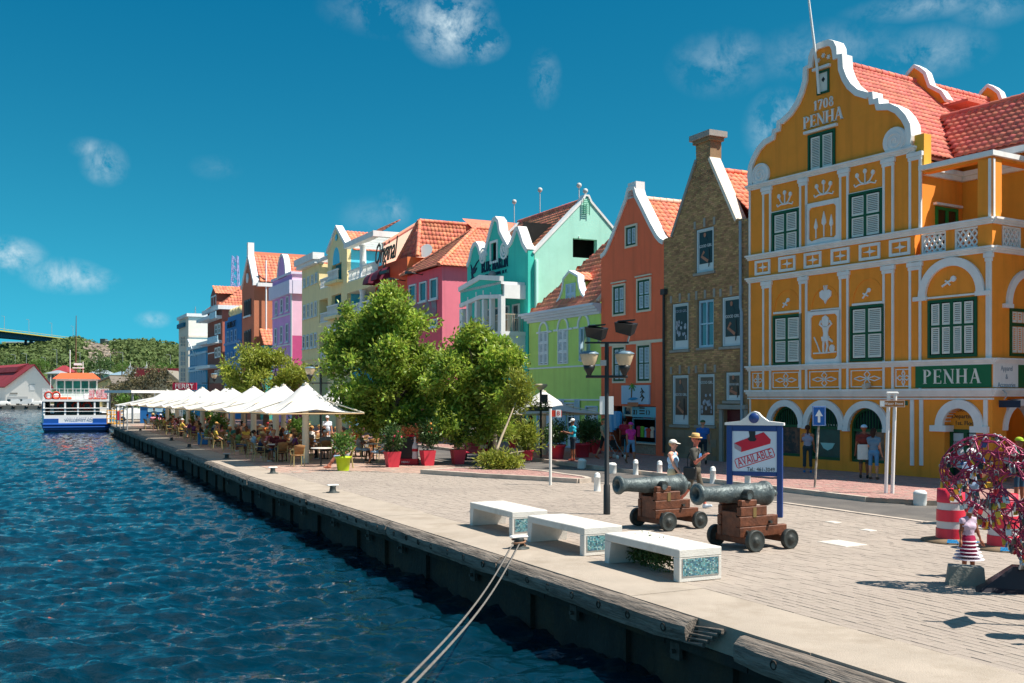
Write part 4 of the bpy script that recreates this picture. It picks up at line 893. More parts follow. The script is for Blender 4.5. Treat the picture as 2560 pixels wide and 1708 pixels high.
def course(name,poly,holes,mat,y,bl=.215,bh=.068,g=.011,par=None,z0=0.0,z1=99,side=None):
 v=[];fs=[];zz=0;r=0;zmax=max(p[1]for p in poly);umin,umax=min(p[0]for p in poly),max(p[0]for p in poly)
 while r*(bh+g)<zmax:
  zc=r*(bh+g)+bh/2;x=umin+(r%2)*(bl+g)/2
  if zc>z0 and zc<z1:
   while x<umax:
    c=[(x,zc-bh/2),(x+bl,zc+bh/2)];m_=(x+bl/2,zc)
    if pip((x+.02,zc),poly)and pip((x+bl-.02,zc),poly)and not any(pip(m_,h)or pip((x+.02,zc),h)or pip((x+bl-.02,zc),h)for h in holes):
     p=rnd.uniform(.006,.014);i=len(v);v+=[(c[0][0],y-p,c[0][1]),(c[1][0],y-p,c[0][1]),(c[1][0],y-p,c[1][1]),(c[0][0],y-p,c[1][1]),(c[0][0],y+.003,c[0][1]),(c[1][0],y+.003,c[0][1]),(c[1][0],y+.003,c[1][1]),(c[0][0],y+.003,c[1][1])]
     fs+=[(i,i+1,i+2,i+3),(i,i+4,i+5,i+1),(i+1,i+5,i+6,i+2),(i+2,i+6,i+7,i+3),(i+3,i+7,i+4,i)]
    x+=bl+g
  r+=1
 link(name,npmesh(name,v,fs,mat),par,'stuff')
zpl=f.uz(*z5(1500,918))[1]
course('bricks',ol,[rect_poly(q[0]-.04,q[1]+.04,q[2]-.12,q[3]+.04)for q in pr_+[mw,dr]],brick_m,0.0,par=B,z0=zpl)
# plinth blocks
pb=[rect_poly(q[0],q[1],q[2],q[3])for q in pr_+[dr]]
course('plinth_blocks',rect_poly(0,WB-.02,.05,zpl),[rect_poly(dr[0]-.3,dr[1]+.25,0,3)],M('plinth_stone',(.24,.19,.135),rough=.9,var=.15,island=.12,bump=.3),-.01,.62,.33,.012,B)
for i,q in enumerate(pr_):
 fr=MB();rframe(fr,q[0]+.02,q[1]-.02,q[2]+.02,q[3]-.02,.09,.03,.12);w=fr.build('poster_frame',M('frame_pale',srgb('#c3d0d6'),var=.04,rough=.5),B)
 MB().box(q[0]+.1,q[1]-.1,.07,.08,q[2]+.1,q[3]-.1).build('poster',M('poster_sheet',srgb('#cfd8dc'),var=.04,rough=.4),w)
 h0=q[2]+(q[3]-q[2])*.2;u0,u1,z1=q[0]+.17,q[1]-.17,q[3]-.15;um=(u0+u1)/2;hh=z1-h0
 MB().box(u0,u1,.055,.069,h0,z1).build('poster_print',M('poster_dark' if i in(0,1,2)else 'poster_brown',srgb('#14232a')if i<3 else srgb('#4a3b31'),var=.35,vs=1.6,rough=.35),w)
 skin_p=M('print_skin',srgb('#b47a62'),var=.12,vs=4);pale_p=M('print_pale',srgb('#a9aebb'),var=.5,vs=9)
 mb=MB()
 if i in(0,2,3,5):
  mb.prism(arc(um-.06,z1-hh*.1,.08,.1,0,6.283,10)[:-1],.045,.054);mb.prism([(um-.16,z1-hh*.24),(um+.02,z1-hh*.14),(um+.18,z1-hh*.3),(um,z1-hh*.36)],.047,.054,2)
  stroke(mb,[(um-.1,z1-hh*.62),(um-.28,z1-hh*.76),(um+.16,z1-hh*.94)],.13,.045,.054);mb.build('print_figure',[skin_p,pale_p,MATS['poster_dark']],w)
  mb=MB();stroke(mb,[(um+.2,z1-hh*.55),(um+.26,z1-hh*.9),(um+.2,z1-hh*1.12)],.09,.04,.053,0,.03);mb.build('print_shoe',blackmetal,w)
 else:
  for k in range(16):a_=rnd.uniform(u0+.08,u1-.08);c_=rnd.uniform(h0+hh*.08,h0+hh*.55);mb.prism(arc(a_,c_,rnd.uniform(.04,.09),rnd.uniform(.05,.12),0,6.283,7)[:-1],.047-.0004*k,.054)
  mb.build('print_flowers',pale_p,w)
 text('GOOD GIRL',.15*(u1-u0)/.75,pale_p if i==1 else M('print_white',srgb('#dfe3e6'),var=.02),w,um,.048,z1-hh*(.14 if i in(1,4)else .45),extrude=.003,sx=.9)
 MB().box(q[0]-.12,q[1]+.12,-.08,.05,q[2]-.11,q[2]-.002).build('sill',grey_stone,B)
 if i!=5:
  for k in(-1,0,1):uc=um+k*(q[1]-q[0])*.55;MB().box(uc-.07,uc+.07,-.03,.02,q[3]+.04,q[3]+.36+(.06 if k==0 else 0)).build('keystone',grey_stone,B)
wn=sash_window(B,mw[0]+.02,mw[1]-.02,mw[2]+.02,mw[3]-.02,M('window_pale_blue',srgb('#a9cbe0'),var=.05,rough=.5),M('mirror_glass',(.10,.14,.16),rough=.04,var=.1,spec=1.0,metal=.5),2,2,.1,.1,sill=grey_stone)
for k in(-1,0,1):uc=(mw[0]+mw[1])/2+k*(mw[1]-mw[0])*.55;MB().box(uc-.07,uc+.07,-.03,.02,mw[3]+.04,mw[3]+.4).build('keystone',grey_stone,B)
MB().box(dr[0]+.02,dr[1]-.02,.15,.2,dr[2],dr[3]-.02).build('door',M('door_maroon',srgb('#5a1622'),var=.1,rough=.5),B);MB().box(dr[0]-.25,dr[1]+.2,-.16,.02,dr[3]+.02,dr[3]+.2).build('door_lintel',grey_stone,B)
for s_ in(dr[0]-.14,dr[1]+.1):MB().box(s_-.1,s_+.1,-.08,.02,0,dr[3]).build('door_jamb',grey_stone,B)
# coping, chimney cap
cop=ol[3:5];mb=MB();band(mb,offset_poly(cop,-.04),offset_poly(cop,.1),-.06,.5);mb.build('gable_coping',M('coping_cream',srgb('#e9dccb'),var=.06,rough=.85),B)
cop=ol[7:9];mb=MB();band(mb,offset_poly(cop,-.04),offset_poly(cop,.1),-.06,.5);mb.build('gable_coping',grey_stone,B)
cl0,cr0=ol[6],ol[5];zc=max(cl0[1],cr0[1]);mb=MB();mb.box(cl0[0]-.22,cr0[0]+.2,-.2,.75,zc-.02,zc+.22);mb.box(cl0[0]-.1,cr0[0]+.1,-.1,.65,zc-.18,zc-.03,1)
mb.build('chimney_cap',[grey_stone,mort_m],B);MB().box(cl0[0]+.02,cr0[0]-.02,.352,.6,ol[4][1]-.4,zc-.03).build('chimney_back',mort_m,B)
mb=MB();mb.box(.0,.2,.36,9,0,7.9);mb.box(WB-.2,WB,.36,9,0,7.9);mb.box(.2,WB-.2,8.8,9,0,7.9);mb.prism([(0,7.9),(WB,7.9),(WB/2,12.2)],8.8,9);mb.build('side_walls',mort_m,B)
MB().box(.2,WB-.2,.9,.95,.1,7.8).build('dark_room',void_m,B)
za=f.uz(*zt5(1670,690))[1];ug=(ol[4][0]+ol[7][0])/2
dv=6.0;rz_=max(11.9,12.3);er=ol[3];el=ol[8]
roof_slope(B,(WB+.02,.45,er[1]-.1),(WB+.02,9,er[1]-.1),(ug,.45,12.5),(ug,9,12.5),tile_o,.28,.36);roof_slope(B,(-.02,.45,el[1]-.1),(-.02,9,el[1]-.1),(ug,.45,12.5),(ug,9,12.5),tile_o,.28,.36);ridge(B,(ug,.45,12.55),(ug,9,12.55),tile_o)
mb=MB();zq=er[1];mb.tube([(WB-.38,-.12,zq-.1),(WB-.36,-.12,6.4),(WB-.28,-.13,6.2),(WB-.28,-.12,.6)],.06,8);mb.build('drainpipe',M('pipe_grey_blue',srgb('#8fa3b3'),var=.1),B)
mb=MB();mb.tube([(.12,-.1,7.4),(.12,-.1,.3)],.06,8);mb.box(-.02,.3,-.2,-.0,7.4,7.65);mb.build('drainpipe',M('pipe_dark',(.05,.05,.05),var=.1),B)
# ---- orange house
f=street(1503);f2=street(1660);WO=(f2.P-f.P).length-.01;B=house('orange_house','orange-red gabled house with green louvred shutters and a souvenir shop below',f)
org=M('orange_plaster',(.95,.175,.075),rough=.8,var=.05,vs=1.2,bump=.12,bs=18,streak=.18)
lo_=[(100,1568),(190,1380),(270,1190),(330,1010),(362,930),(362,835)]
gl=[f.uz(*z4(680,683)),f.uz(*z4(720,655)),f.uz(*z4(745,610)),f.uz(*z4(790,500)),f.uz(*z4(845,350)),f.uz(*z4(905,190)),f.uz(*z4(922,110))]
uc=WO*.5;gl=[(max(0,a),b)for a,b in gl];zt_=gl[-1][1];cw_=.28;uc=gl[-1][0]+cw_
sh=[(a,b)for a,b in gl[::-1]];gr=[(2*uc-a,b)for a,b in sh];gr=[(min(a,WO),b)for a,b in gr]
gz=gl[0][1];ol=[(0,0),(WO,0),(WO,gr[-1][1])]+gr[::-1][0:]+sh+[(0,gz)]
ol=[(0,0),(WO,0)]+gr[::-1]+gl[::-1]
def R4(z,x0,x1,yt,yb):a,b=z(x0,yt),z(x1,yb);return f.rect(a[0],b[0],a[1],b[1])
ows=[R4(z4,905,998,425,600),R4(z4,797,897,932,1185),R4(z4,1003,1115,878,1150),R4(z5,797,898,228,530),R4(z5,1003,1115,210,528)]
shop=R4(z5,775,1158,735,1160);shop=(shop[0],shop[1],.14,shop[3])
mb=MB();mb.wall(ol,[rect_poly(a+.02,b-.02,c+.02,d-.02)for a,b,c,d in ows]+[rect_poly(*shop)],0,.35);mb.build('front_wall',org,B)
tr=M('trim_cream',srgb('#e4d6bf'),var=.05,rough=.8)
for i,(a,b,c,d)in enumerate(ows):
 mb=MB();rframe(mb,a-.05,b+.05,c-.05,d+.05,.09,-.06,.02);mb.build('window_surround',tr,B);shutter_window(B,a+.04,b-.04,c+.04,d-.04,2,1 if i==0 else 2,fw=.07,proud=.03,sm=M('louvre_pale_blue',srgb('#c9d9e2'),var=.05))
 if i in(1,2):MB().box(a-.12,b+.1,-.1,.01,d+.12,d+.18).build('window_hood',tr,B)
co=gl[::-1][::-1];lft=gl;rgt=gr[::-1]
mb=MB();allp=rgt+[(uc+cw_,zt_),(uc-cw_,zt_)]+lft[::-1][1:];allp=gr[::-1]+gl[::-1];band(mb,offset_poly(allp,-.05),offset_poly(allp,.16),-.07,.5);mb.build('gable_coping',white,B)
MB().box(uc-cw_-.03,uc+cw_+.1,.0,.5,zt_-.5,zt_+.25).build('gable_top_block',white,B)
zb_=f.uz(*z5(1060,188))[1];MB().box(0.03,WO-.02,-.08,.01,zb_-.07,zb_+.07).build('string_course',tr,B)
mb=MB();mb.box(0,.2,.36,10,0,gz-.1);mb.box(WO-.2,WO,.36,10,0,gz-.1);mb.box(.2,WO-.2,9.8,10,0,gz-.1);mb.prism([(0,gz-.1),(WO,gz-.1),(uc,zt_-1.0)],9.8,10);mb.build('side_walls',org,B)
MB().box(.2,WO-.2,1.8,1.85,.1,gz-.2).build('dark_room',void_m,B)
zr=f.uz(*z4(1040,165))[1]
roof_slope(B,(WO+.05,.45,gr[-1][1]-.05),(WO+.05,10,gr[-1][1]-.05),(uc,.45,zr),(uc,10,zr),tile_o,.3,.36);roof_slope(B,(-.05,.45,gz-.05),(-.05,10,gz-.05),(uc,.45,zr),(uc,10,zr),tile_o,.3,.36);ridge(B,(uc,.45,zr+.05),(uc,10,zr+.05),M('ridge_cream',srgb('#e6c3aa'),var=.08),.15)
# souvenir shop front
q=R4(z5,877,1113,557,718);sg=MB().box(q[0],q[1],-.09,-.01,q[2],q[3]).build('shop_sign',M('sign_pale_blue',srgb('#b3cde4'),var=.03),B)
um,zm=(q[0]+q[1])/2,(q[2]+q[3])/2;mb=MB();stroke(mb,[(um-.28,zm-.15),(um-.25,zm+.15),(um-.2,zm+.38)],.05,-.12,-.09);mb.build('palm_trunk',M('sign_brown',srgb('#8a5a35'),var=.05),sg)
mb=MB()
for k in range(7):a_=k*.9;stroke(mb,[(um-.2,zm+.38),(um-.2+.16*math.cos(a_),zm+.42+.1*math.sin(a_)),(um-.2+.3*math.cos(a_),zm+.34+.2*math.sin(a_))],.045,-.125-.001*k,-.09,0,.015)
mb.build('palm_fronds',M('sign_leaf',srgb('#5f9b2f'),var=.1),sg)
MB().prism([(um-.6,zm-.22),(um-.3,zm-.13),(um+.1,zm-.13),(um+.3,zm-.2),(um-.2,zm-.27)],-.12,-.09).build('sign_island',M('sign_sea',srgb('#2f8ec0'),var=.05),sg)
MB().box(um-.6,um+.3,-.115,-.09,zm-.55,zm-.36).build('sign_banner',M('sign_rust',srgb('#c87a55'),var=.1),sg);text('souvenirs',.17,tr,sg,um-.15,-.13,zm-.455,extrude=.004)if False else None
mb=MB();stroke(mb,[(um+.55,zm+.3),(um+.7,zm+.15),(um+.56,zm),(um+.72,zm-.15),(um+.58,zm-.3)],.05,-.12,-.09);stroke(mb,[(um+.48,zm+.1),(um+.66,zm+.2),(um+.8,zm+.1)],.035,-.121,-.09);stroke(mb,[(um+.48,zm-.14),(um+.64,zm-.02),(um+.8,zm-.16)],.035,-.122,-.09);mb.build('lizard_emblem',M('sign_dark',srgb('#4a4436'),var=.1),sg)
q=R4(z5,950,1155,742,830);s2=MB().box(q[0],q[1],.04,.1,q[2],q[3]).build('shop_fascia',M('sign_turquoise',srgb('#78c3d8'),var=.04),B)
for k,c_ in enumerate((q[0]+.12,q[0]+.24,q[0]+.36,q[0]+1.25,q[0]+1.4)):mb=MB();stroke(mb,[(c_,q[2]+.12),(c_+.05*(-1)**k,(q[2]+q[3])/2),(c_,q[3]-.15)],.055,.025,.04);mb.build('painted_figure',MATS['sign_dark'],s2)
for k in range(3):MB().box(q[0]+.62,q[0]+1.05,.03,.04,q[2]+.14+.13*k,q[2]+.2+.13*k).build('sign_line',MATS['sign_dark'],s2)
q=R4(z5,865,945,730,820);sash_window(B,q[0],q[1],q[2],q[3],tr,None,1,1,.08)
q=R4(z5,950,1150,838,1050);wn=MB();rframe(wn,q[0],q[1],q[2],q[3],.06,.05,.12);wn.build('shop_window',M('frame_teal',srgb('#5e8f9a'),var=.05),B)
MB().box(q[0],q[1],.12,.3,.14,q[2]-.02).build('stall_riser',M('rubble_stone',(.30,.28,.22),var=.3,vs=9,bump=.6,bs=9),B);MB().box(q[0]-.05,q[1]+.05,.0,.5,q[2]-.04,q[2]).build('stall_ledge',tr,B)
cols_=['#d83a6a','#7fd04a','#8fc4e8','#d24a34','#e7d6c2','#2f4f8a','#e0a33a','#5a2f6a','#3f9b78','#c9485f']
for k in range(14):
 a_=q[0]+.12+(k%7)*(q[1]-q[0]-.3)/6;z_=q[2]+.25+(k//7)*.85;w_=rnd.uniform(.2,.3);h_=rnd.uniform(.35,.6)
 mb=MB();mb.prism([(a_-w_/2,z_),(a_+w_/2,z_),(a_+w_*.45,z_+h_*.75),(a_+w_*.75,z_+h_*.7),(a_+w_*.6,z_+h_*.95),(a_+w_*.2,z_+h_),(a_-w_*.2,z_+h_),(a_-w_*.6,z_+h_*.95),(a_-w_*.75,z_+h_*.7),(a_-w_*.45,z_+h_*.75)],.3+.03*(k%3),.34+.03*(k%3))
 o=mb.build('hanging_shirt',M('cloth_'+('rose lime sky brick cream navy amber plum jade coral'.split()[k%10]),srgb(cols_[k%10]),var=.12),B)
q=R4(z5,780,870,835,1080)
for k in range(4):a_=q[0]+.15+k*.24;mb=MB();mb.prism([(a_-.14,1.1+.1*k),(a_+.14,1.1+.1*k),(a_+.2,2.0),(a_+.05,2.12),(a_-.05,2.12),(a_-.2,2.0)],-.12-.02*k,-.06);mb.build('hanging_shirt',M('cloth_sky2_',srgb('#58a8dc'),var=.15)if k%2 else MATS['cloth_sky'],B)
MB().box(shop[0]+1.05,shop[0]+1.12,.04,.12,.14,shop[3]).build('shop_post',MATS['sign_turquoise'],B)
# ---- lime house
f=street(1323);WL=(street(1503).P-f.P).length-.01;B=house('lime_house','low lime-green house with pale shutters, a white cornice and a curved dormer',f)
lime=M('lime_plaster',(.55,.80,.20),rough=.8,var=.05,vs=1.2,bump=.12,bs=18,streak=.15)
zc1=f.uz(*z4(380,1200))[1];zc0=f.uz(*z4(380,1165))[1]
lw=[R4(z5,162,243,97,385),R4(z5,325,412,78,375),R4(z5,515,598,60,355)]
gd=[R4(z5,150,345,800,1090),R4(z5,388,470,712,1090),R4(z5,565,660,742,1090)];gd=[(a,b,.14,d)for a,b,c,d in gd]
mb=MB();mb.wall(rect_poly(0,WL,0,zc1),[rect_poly(a+.02,b-.02,c+.02,d-.02)for a,b,c,d in lw]+[rect_poly(*q)for q in gd],0,.35);mb.box(0,.2,.352,8,0,zc1);mb.box(WL-.2,WL,.352,8,0,zc1);mb.build('front_wall',lime,B)
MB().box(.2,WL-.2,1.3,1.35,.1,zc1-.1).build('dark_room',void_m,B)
bl_=M('shutter_white_lime',srgb('#dfe8ec'),var=.04,rough=.6);plb=M('pale_blue_wood',srgb('#b5d2e6'),var=.05,rough=.6)
for i,(a,b,c,d)in enumerate(lw[:2]):shutter_window(B,a,b,c,d,2,3,fm=bl_,sm=bl_,fw=.07,proud=.05)
a,b,c,d=lw[2];mb=MB();rframe(mb,a,b,c,d,.08,-.04,.1);wn=mb.build('window',plb,B)
for s_,w_ in((-1,.6),(1,.35)):
 l=louvres(.55,d-c-.1);mb=MB();ang=-.25 if s_<0 else 1.1
 M4=Matrix.Translation((a if s_<0 else b,-.06,c+.05))@Matrix.Rotation(ang*s_*-1,4,'Z')@Matrix.Translation((s_*.3,0,0));l.xf(M4).build('open_shutter',plb,wn)
for i,(x,y,rx)in enumerate(((205,1245,42),(370,1222,52),(545,1198,52))):
 u,z=f.uz(*z4(x,y));r_=.55 if i else .48;zz=f.uz(*z4(x,y+80))[1];mb=MB();band(mb,arc(u,zz,r_+.06,r_*1.05+.06,0,math.pi,14),arc(u,zz,r_-.06,r_*1.05-.06,0,math.pi,14),-.07,.01);mb.box(u-r_-.45 if i else u-r_-.3,u-r_+.06,-.07,.01,zz-.1,zz);mb.box(u+r_-.06,u+r_+(.45 if i<2 else .6),-.07,.01,zz-.1,zz);mb.build('arch_moulding',bl_,B)
for(y0,x)in((400,390),(680,390)):z=f.uz(*z5(x,y0))[1];MB().box(0,WL,-.06,.01,z-.04,z+.04).build('string_course',bl_,B)
zcb=f.uz(*z4(380,1200))[1];zct=f.uz(*z4(380,1115))[1];mb=MB()
for k in range(4):mb.box(-.1-.12*k,WL-.01,-.1-.13*k,.35,zcb+(zct-zcb)*k/4-.1,zcb+(zct-zcb)*(k+1)/4-.1)
mb.build('cornice',M('cornice_bluish',srgb('#d5dde8'),var=.04),B);ZC=zct-.1
for i,(a,b,c,d)in enumerate(gd):
 mb=MB();rframe(mb,a-.06,b+.06,c,d+.06,.08,-.05,.03);mb.build('door_surround',plb,B)
 if i==1:wn=sash_window(B,a+.02,b-.02,1.15,d-.05,bl_,None,2,4,.1);MB().box(a+.02,b-.02,.1,.14,.14,1.14).build('door',bl_,B)
 else:
  n=4 if i==0 else 2
  for k in range(n):MB().bevbox(a+(b-a)*k/n+.01,a+(b-a)*(k+1)/n-.01,.06,.1,c,d-.03,.01).build('door_leaf',plb if k%2 and i==0 else bl_,B)
  mb=MB()
  for z_ in(.6,1.5,d-.45):mb.box(a+.02,a+.4,.04,.058,z_,z_+.06);mb.box(b-.4,b-.02,.04,.058,z_,z_+.06)
  mb.build('strap_hinges',blackmetal,B)
for s_ in(-1,1):l=louvres(.5,2.5);a,b=gd[1][0],gd[1][1];l.v=[(x+(a-.32 if s_<0 else b+.32),y-.09,z+.2)for x,y,z in l.v];l.build('open_shutter',plb,B)
# lime roof: front slope with a hip on the left, dormer
zr=f.uz(*z4(690,690),0)[1]+1.0;dd=3.6
roof_slope(B,(.25,-.1,ZC+.02),(WL-.02,-.1,ZC+.02),(3.4,dd,ZC+4.3),(WL-.02,dd,ZC+4.3),tile_o,.28,.36);roof_slope(B,(.25,7.3,ZC+.02),(.25,-.1,ZC+.02),(3.4,dd,ZC+4.3),(3.4,dd,ZC+4.3),tile_o,.28,.36)
ridge(B,(WL-.1,-.1,ZC+.1),(WL-.1,dd,ZC+4.35),M('ridge_cream',(.7,.5,.4)),.13,'verge_tiles')
p=[(285,1135),(310,1090),(340,1040),(360,985),(370,920),(372,880),(425,812)];hl=[f.uz(*z4(*q),.35)for q in p];ucd=hl[-1][0]+.12;hl=[(u,max(z,ZC-.02))for u,z in hl]
dl=[(min(u,ucd),z)for u,z in hl];dl2=[(2*ucd-u,z)for u,z in dl[::-1][1:]];dor=dl+dl2
mb=MB();mb.prism(dor,.35,.6);mb.box(dl[4][0]+.1,2*ucd-dl[4][0]-.1,.6,2.6,ZC,dl[4][1]);mb.build('dormer',lime,B);mb=MB();band(mb,offset_poly(dor,.05),offset_poly(dor,-.07),.28,.68);mb.build('dormer_coping',bl_,B)
a,b=f.rect(z4(380,0)[0],z4(460,0)[0],700,760,.35)[:2];z0_,z1_=f.uz(*z4(420,1100),.35)[1],f.uz(*z4(420,920),.35)[1];shutter_window(B,ucd-(b-a)/2,ucd+(b-a)/2,z0_,z1_,2,2,fm=plb,sm=plb,fw=.05,d=.35)
zdr=dl[-1][1]-.05;ze=dl[4][1]+.05
roof_slope(B,(2*ucd-dl[4][0]+.1,.68,ze),(2*ucd-dl[4][0]+.1,3.4,ze),(ucd,.68,zdr),(ucd,3.4,zdr),tile_o,.26,.3);roof_slope(B,(dl[4][0]-.1,.68,ze),(dl[4][0]-.1,3.4,ze),(ucd,.68,zdr),(ucd,3.4,zdr),tile_o,.26,.3)
# ---- teal building, three Dutch gables, mint side wall
f=street(1168);WT=(street(1320).P-f.P).length;B=house('teal_building','teal building with three white-edged curved gables, BLUE MARLIN lettering and a white balcony porch',f)
teal=M('teal_plaster',(.055,.60,.48),rough=.8,var=.05,vs=1.0,bump=.12,bs=18,streak=.15);mint=M('mint_plaster',(.42,.80,.66),rough=.8,var=.05,vs=.6,bump=.1,bs=18,streak=.12,col2=(.36,.72,.58),c2s=.5,c2t=.6)
def tz(*p):return f.uz(*z3(*p))
gp_=[(955,800),(975,745),(992,660),(1015,605),(1038,590),(1062,625),(1075,680),(1092,712),(1120,645),(1152,515),(1168,450),(1188,385),(1213,368),(1238,400),(1250,490),(1285,560),(1322,625),(1345,590),(1370,525),(1390,465),(1412,455),(1432,510),(1460,600),(1488,660)]
G_=[tz(*q)for q in gp_];G_[0]=(0,G_[0][1]);G_[-1]=(WT,G_[-1][1]);G_=[(min(WT,max(0,a)),b)for a,b in G_]
wt=f.rect(z3(1170,0)[0],z3(1222,0)[0],z3(0,592)[1],z3(0,760)[1])
mb=MB();mb.wall([(0,0),(WT,0)]+G_[::-1],[rect_poly(*wt)],0,.4);mb.box(0,.3,.402,6.4,0,11);mb.build('front_wall',teal,B)
mb=MB();band(mb,offset_poly(G_,.06),offset_poly(G_,-.2),-.08,.5);mb.build('gable_coping',white,B)
for(x,y,s_)in((1102,718,1),(1288,660,-1)):
 mb=MB();u,z=tz(x,y);pts=[(u+(.5*(1-t*.9))*math.cos(s_*t*14),z+(.55*(1-t*.9))*math.sin(s_*t*14))for t in[i/50 for i in range(51)]];stroke(mb,pts,.12,-.1,.01);mb.build('scroll_ornament',white,B)
sash_window(B,*wt,M('frame_black',(.02,.02,.02)),None,1,1,.15,.05);mb=MB();rframe(mb,wt[0]-.15,wt[1]+.12,wt[2]-.12,wt[3]+.12,.14,-.06,.01);mb.build('window_surround',white,B)
q=tz(1200,818);q1=tz(1085,848);q2=tz(1320,780);ang=math.atan2(q2[1]-q1[1],q2[0]-q1[0]);navy=M('letter_navy',srgb('#12344f'),var=.03)
mb=MB();serif(mb,'BLUE MARLIN',.62,q[0],q[1]-.12,-.06,.0,0,.1,0);k_=(q2[0]-q1[0])/(max(v[0]for v in mb.v)-min(v[0]for v in mb.v));mb.v=[(q[0]+(x-q[0])*k_,y,z)for x,y,z in mb.v];mb.build('lettering',navy,B)
text('CHARTERING N.V.',.3,navy,B,q[0]+.2,-.03,q[1]-.38,extrude=.02,spacing=1.3)
mb=MB();stroke(mb,[tz(1005,905),tz(998,860),tz(1012,830),tz(1030,800),tz(1045,770),tz(1065,745)],.22,-.05,.0,0,.03);stroke(mb,[tz(998,860),tz(1025,850),tz(1042,820)],.3,-.06,.0,0,.1);stroke(mb,[tz(1000,840),tz(990,790)],.14,-.055,.0,0,.02);stroke(mb,[tz(1005,905),tz(990,925)],.14,-.052,0,0,.03);stroke(mb,[tz(1005,905),tz(1032,912)],.14,-.051,0,0,.03);mb.build('marlin_emblem',navy,B)
# mint side wall with the gable facing the sun, opening, ridge along the street
zE,zA_=f.dz(1318,627,WT)[1],f.dz(1451,497,WT);dA,zA_=zA_;DT=2*dA+.2
op=[f.dz(*z3(1838,700),WT),f.dz(*z3(2055,725),WT),f.dz(*z3(2060,565),WT),f.dz(*z3(1840,550),WT)]
d0,d1=op[0][0],op[1][0];z0_,z1_=(op[0][1]+op[1][1])/2-.1,(op[2][1]+op[3][1])/2
mb=MB();mb.wall([(0.0,0),(DT,0),(DT,zE),(dA+.25,zA_-.1),(dA,zA_+.15),(dA-.25,zA_-.1),(0.0,zE)],[rect_poly(d0,d1,z0_,z1_)],0,.35)
mb.v=[(WT+.02-y,x+.41,z)for x,y,z in mb.v];mb.build('mint_gable_wall',mint,B)
mb=MB();co=[(DT+.1,zE-.1),(dA+.3,zA_-.12),(dA+.12,zA_+.22),(dA-.12,zA_+.22),(dA-.3,zA_-.12),(-.1,zE-.1)];band(mb,offset_poly(co,-.06),offset_poly(co,.07),-.08,.45);mb.v=[(WT-y,x+.41,z)for x,y,z in mb.v];mb.build('side_coping',white,B)
MB().box(WT-1.6,WT-1.55,.5,DT,z0_-1,z1_+1).build('dark_room',void_m,B);mb=MB();mb.box(WT-.02,WT+.08,d0+.8,d1-.8,z1_+.02,z1_+.14);mb.build('lintel',white,B)
mb=MB();da=f.dz(*z3(1505,900),WT)[0];zz0,zz1=f.dz(*z3(1505,1210),WT)[1],f.dz(*z3(1505,770),WT)[1];mb.tube([(WT+.12,da+.41,zz0-4),(WT+.12,da+.41,zz1),(WT+.02,da+.45,zz1+.15)],.11,8);mb.build('drainpipe',mint,B)
def ladder(mb,p0,p1,w,r=.025,n=8):
 p0,p1,w=Vector(p0),Vector(p1),Vector(w)
 for s_ in(-1,1):mb.tube([p0+w*s_,p1+w*s_],r,5)
 for k in range(1,n):p=p0.lerp(p1,k/n);mb.tube([p-w,p+w],r*.8,4)
mb=MB();da,zt1=f.dz(*z3(1952,200),WT);zt0=f.dz(*z3(1945,330),WT)[1];ladder(mb,(WT+.15,da+.41,zt0-.1),(WT+.15,da+.41,zt1),(0,.2,0));mb.build('wall_ladder',M('ladder_green',srgb('#3f8f74'),var=.1),B)
roof_slope(B,(-.2,.42,zE),(WT+.0,.42,zE),(-.2,dA+.41,zA_-.08),(WT,dA+.41,zA_-.08),tile_o,.28,.36);roof_slope(B,(-.2,DT+.4,zE),(WT,DT+.4,zE),(-.2,dA+.41,zA_-.08),(WT,dA+.41,zA_-.08),tile_o,.28,.36);ridge(B,(-.2,dA+.41,zA_-.02),(WT,dA+.41,zA_-.02),tile_m,.16)
mb=MB();mb.prism([(.4,zE),(DT+.4,zE),(dA+.4,zA_+.1)],0,.3);mb.v=[(y-.2,x,z)for x,y,z in mb.v];mb.build('rear_gable',white,B)
for(px,py,pb,d_)in((1373,230,400,.4),(1602,125,335,None),(1950,85,200,None),(2006,135,225,None)):
 x0,y0=z3(px,py);u_,dd_={1373:(2.0,3.6),1602:(WT*.62,3.6),1950:(WT-.1,3.7),2006:(WT-.1,4.6)}[px];w=f.w(u_,dd_);
 uu=f.uz(x0,y0,3.8);zt_=uu[1];mb=MB();zb0=zA_-.15 if px!=2006 else zA_-1.2;mb.tube([(uu[0],3.8,zb0),(uu[0],3.8,zt_)],.03,5);mb.ball((uu[0],3.8,zt_),.16,8,6);mb.build('antenna',M('antenna_grey',(.55,.55,.53),var=.1),B)
# porch with balcony
pd=-1.5;a0=f.uz(*z3(893,1200),pd)[0];a1=f.uz(*z3(1250,1200),pd)[0]
zp0=f.uz(*z3(1250,975),pd)[1];zap=f.uz(*z3(1075,888),pd);zfl=f.uz(*z3(1100,1400),pd)[1];zpl_=zp0-.1
mb=MB();ua=zap[0];zlf=f.uz(*z3(893,1012),pd)[1];zrt=f.uz(*z3(1250,915),pd)[1];zap=(ua,zap[1]-.1);zpl_=zrt-1.0;zp0=zrt-.75
for p0,p1 in(((a0-.1,zlf),(ua,zap[1])),((ua,zap[1]),(a1+.1,zrt))):stroke(mb,[p0,p1],.28,pd-.1,pd+.15)
for p0,p1 in(((a0,zlf-1.0),(ua,zap[1]-1.15)),((ua,zap[1]-1.15),(a1,zpl_))):stroke(mb,[p0,p1],.22,pd-.08,pd+.13)
mb.build('porch_pediment',white,B);MB().prism([(a0,zlf-1.0),(ua,zap[1]-1.1),(a1,zpl_),(a1,zrt-.05),(ua,zap[1]-.1),(a0,zlf-.1)],pd+.0,pd+.05).build('pediment_panel',teal,B)
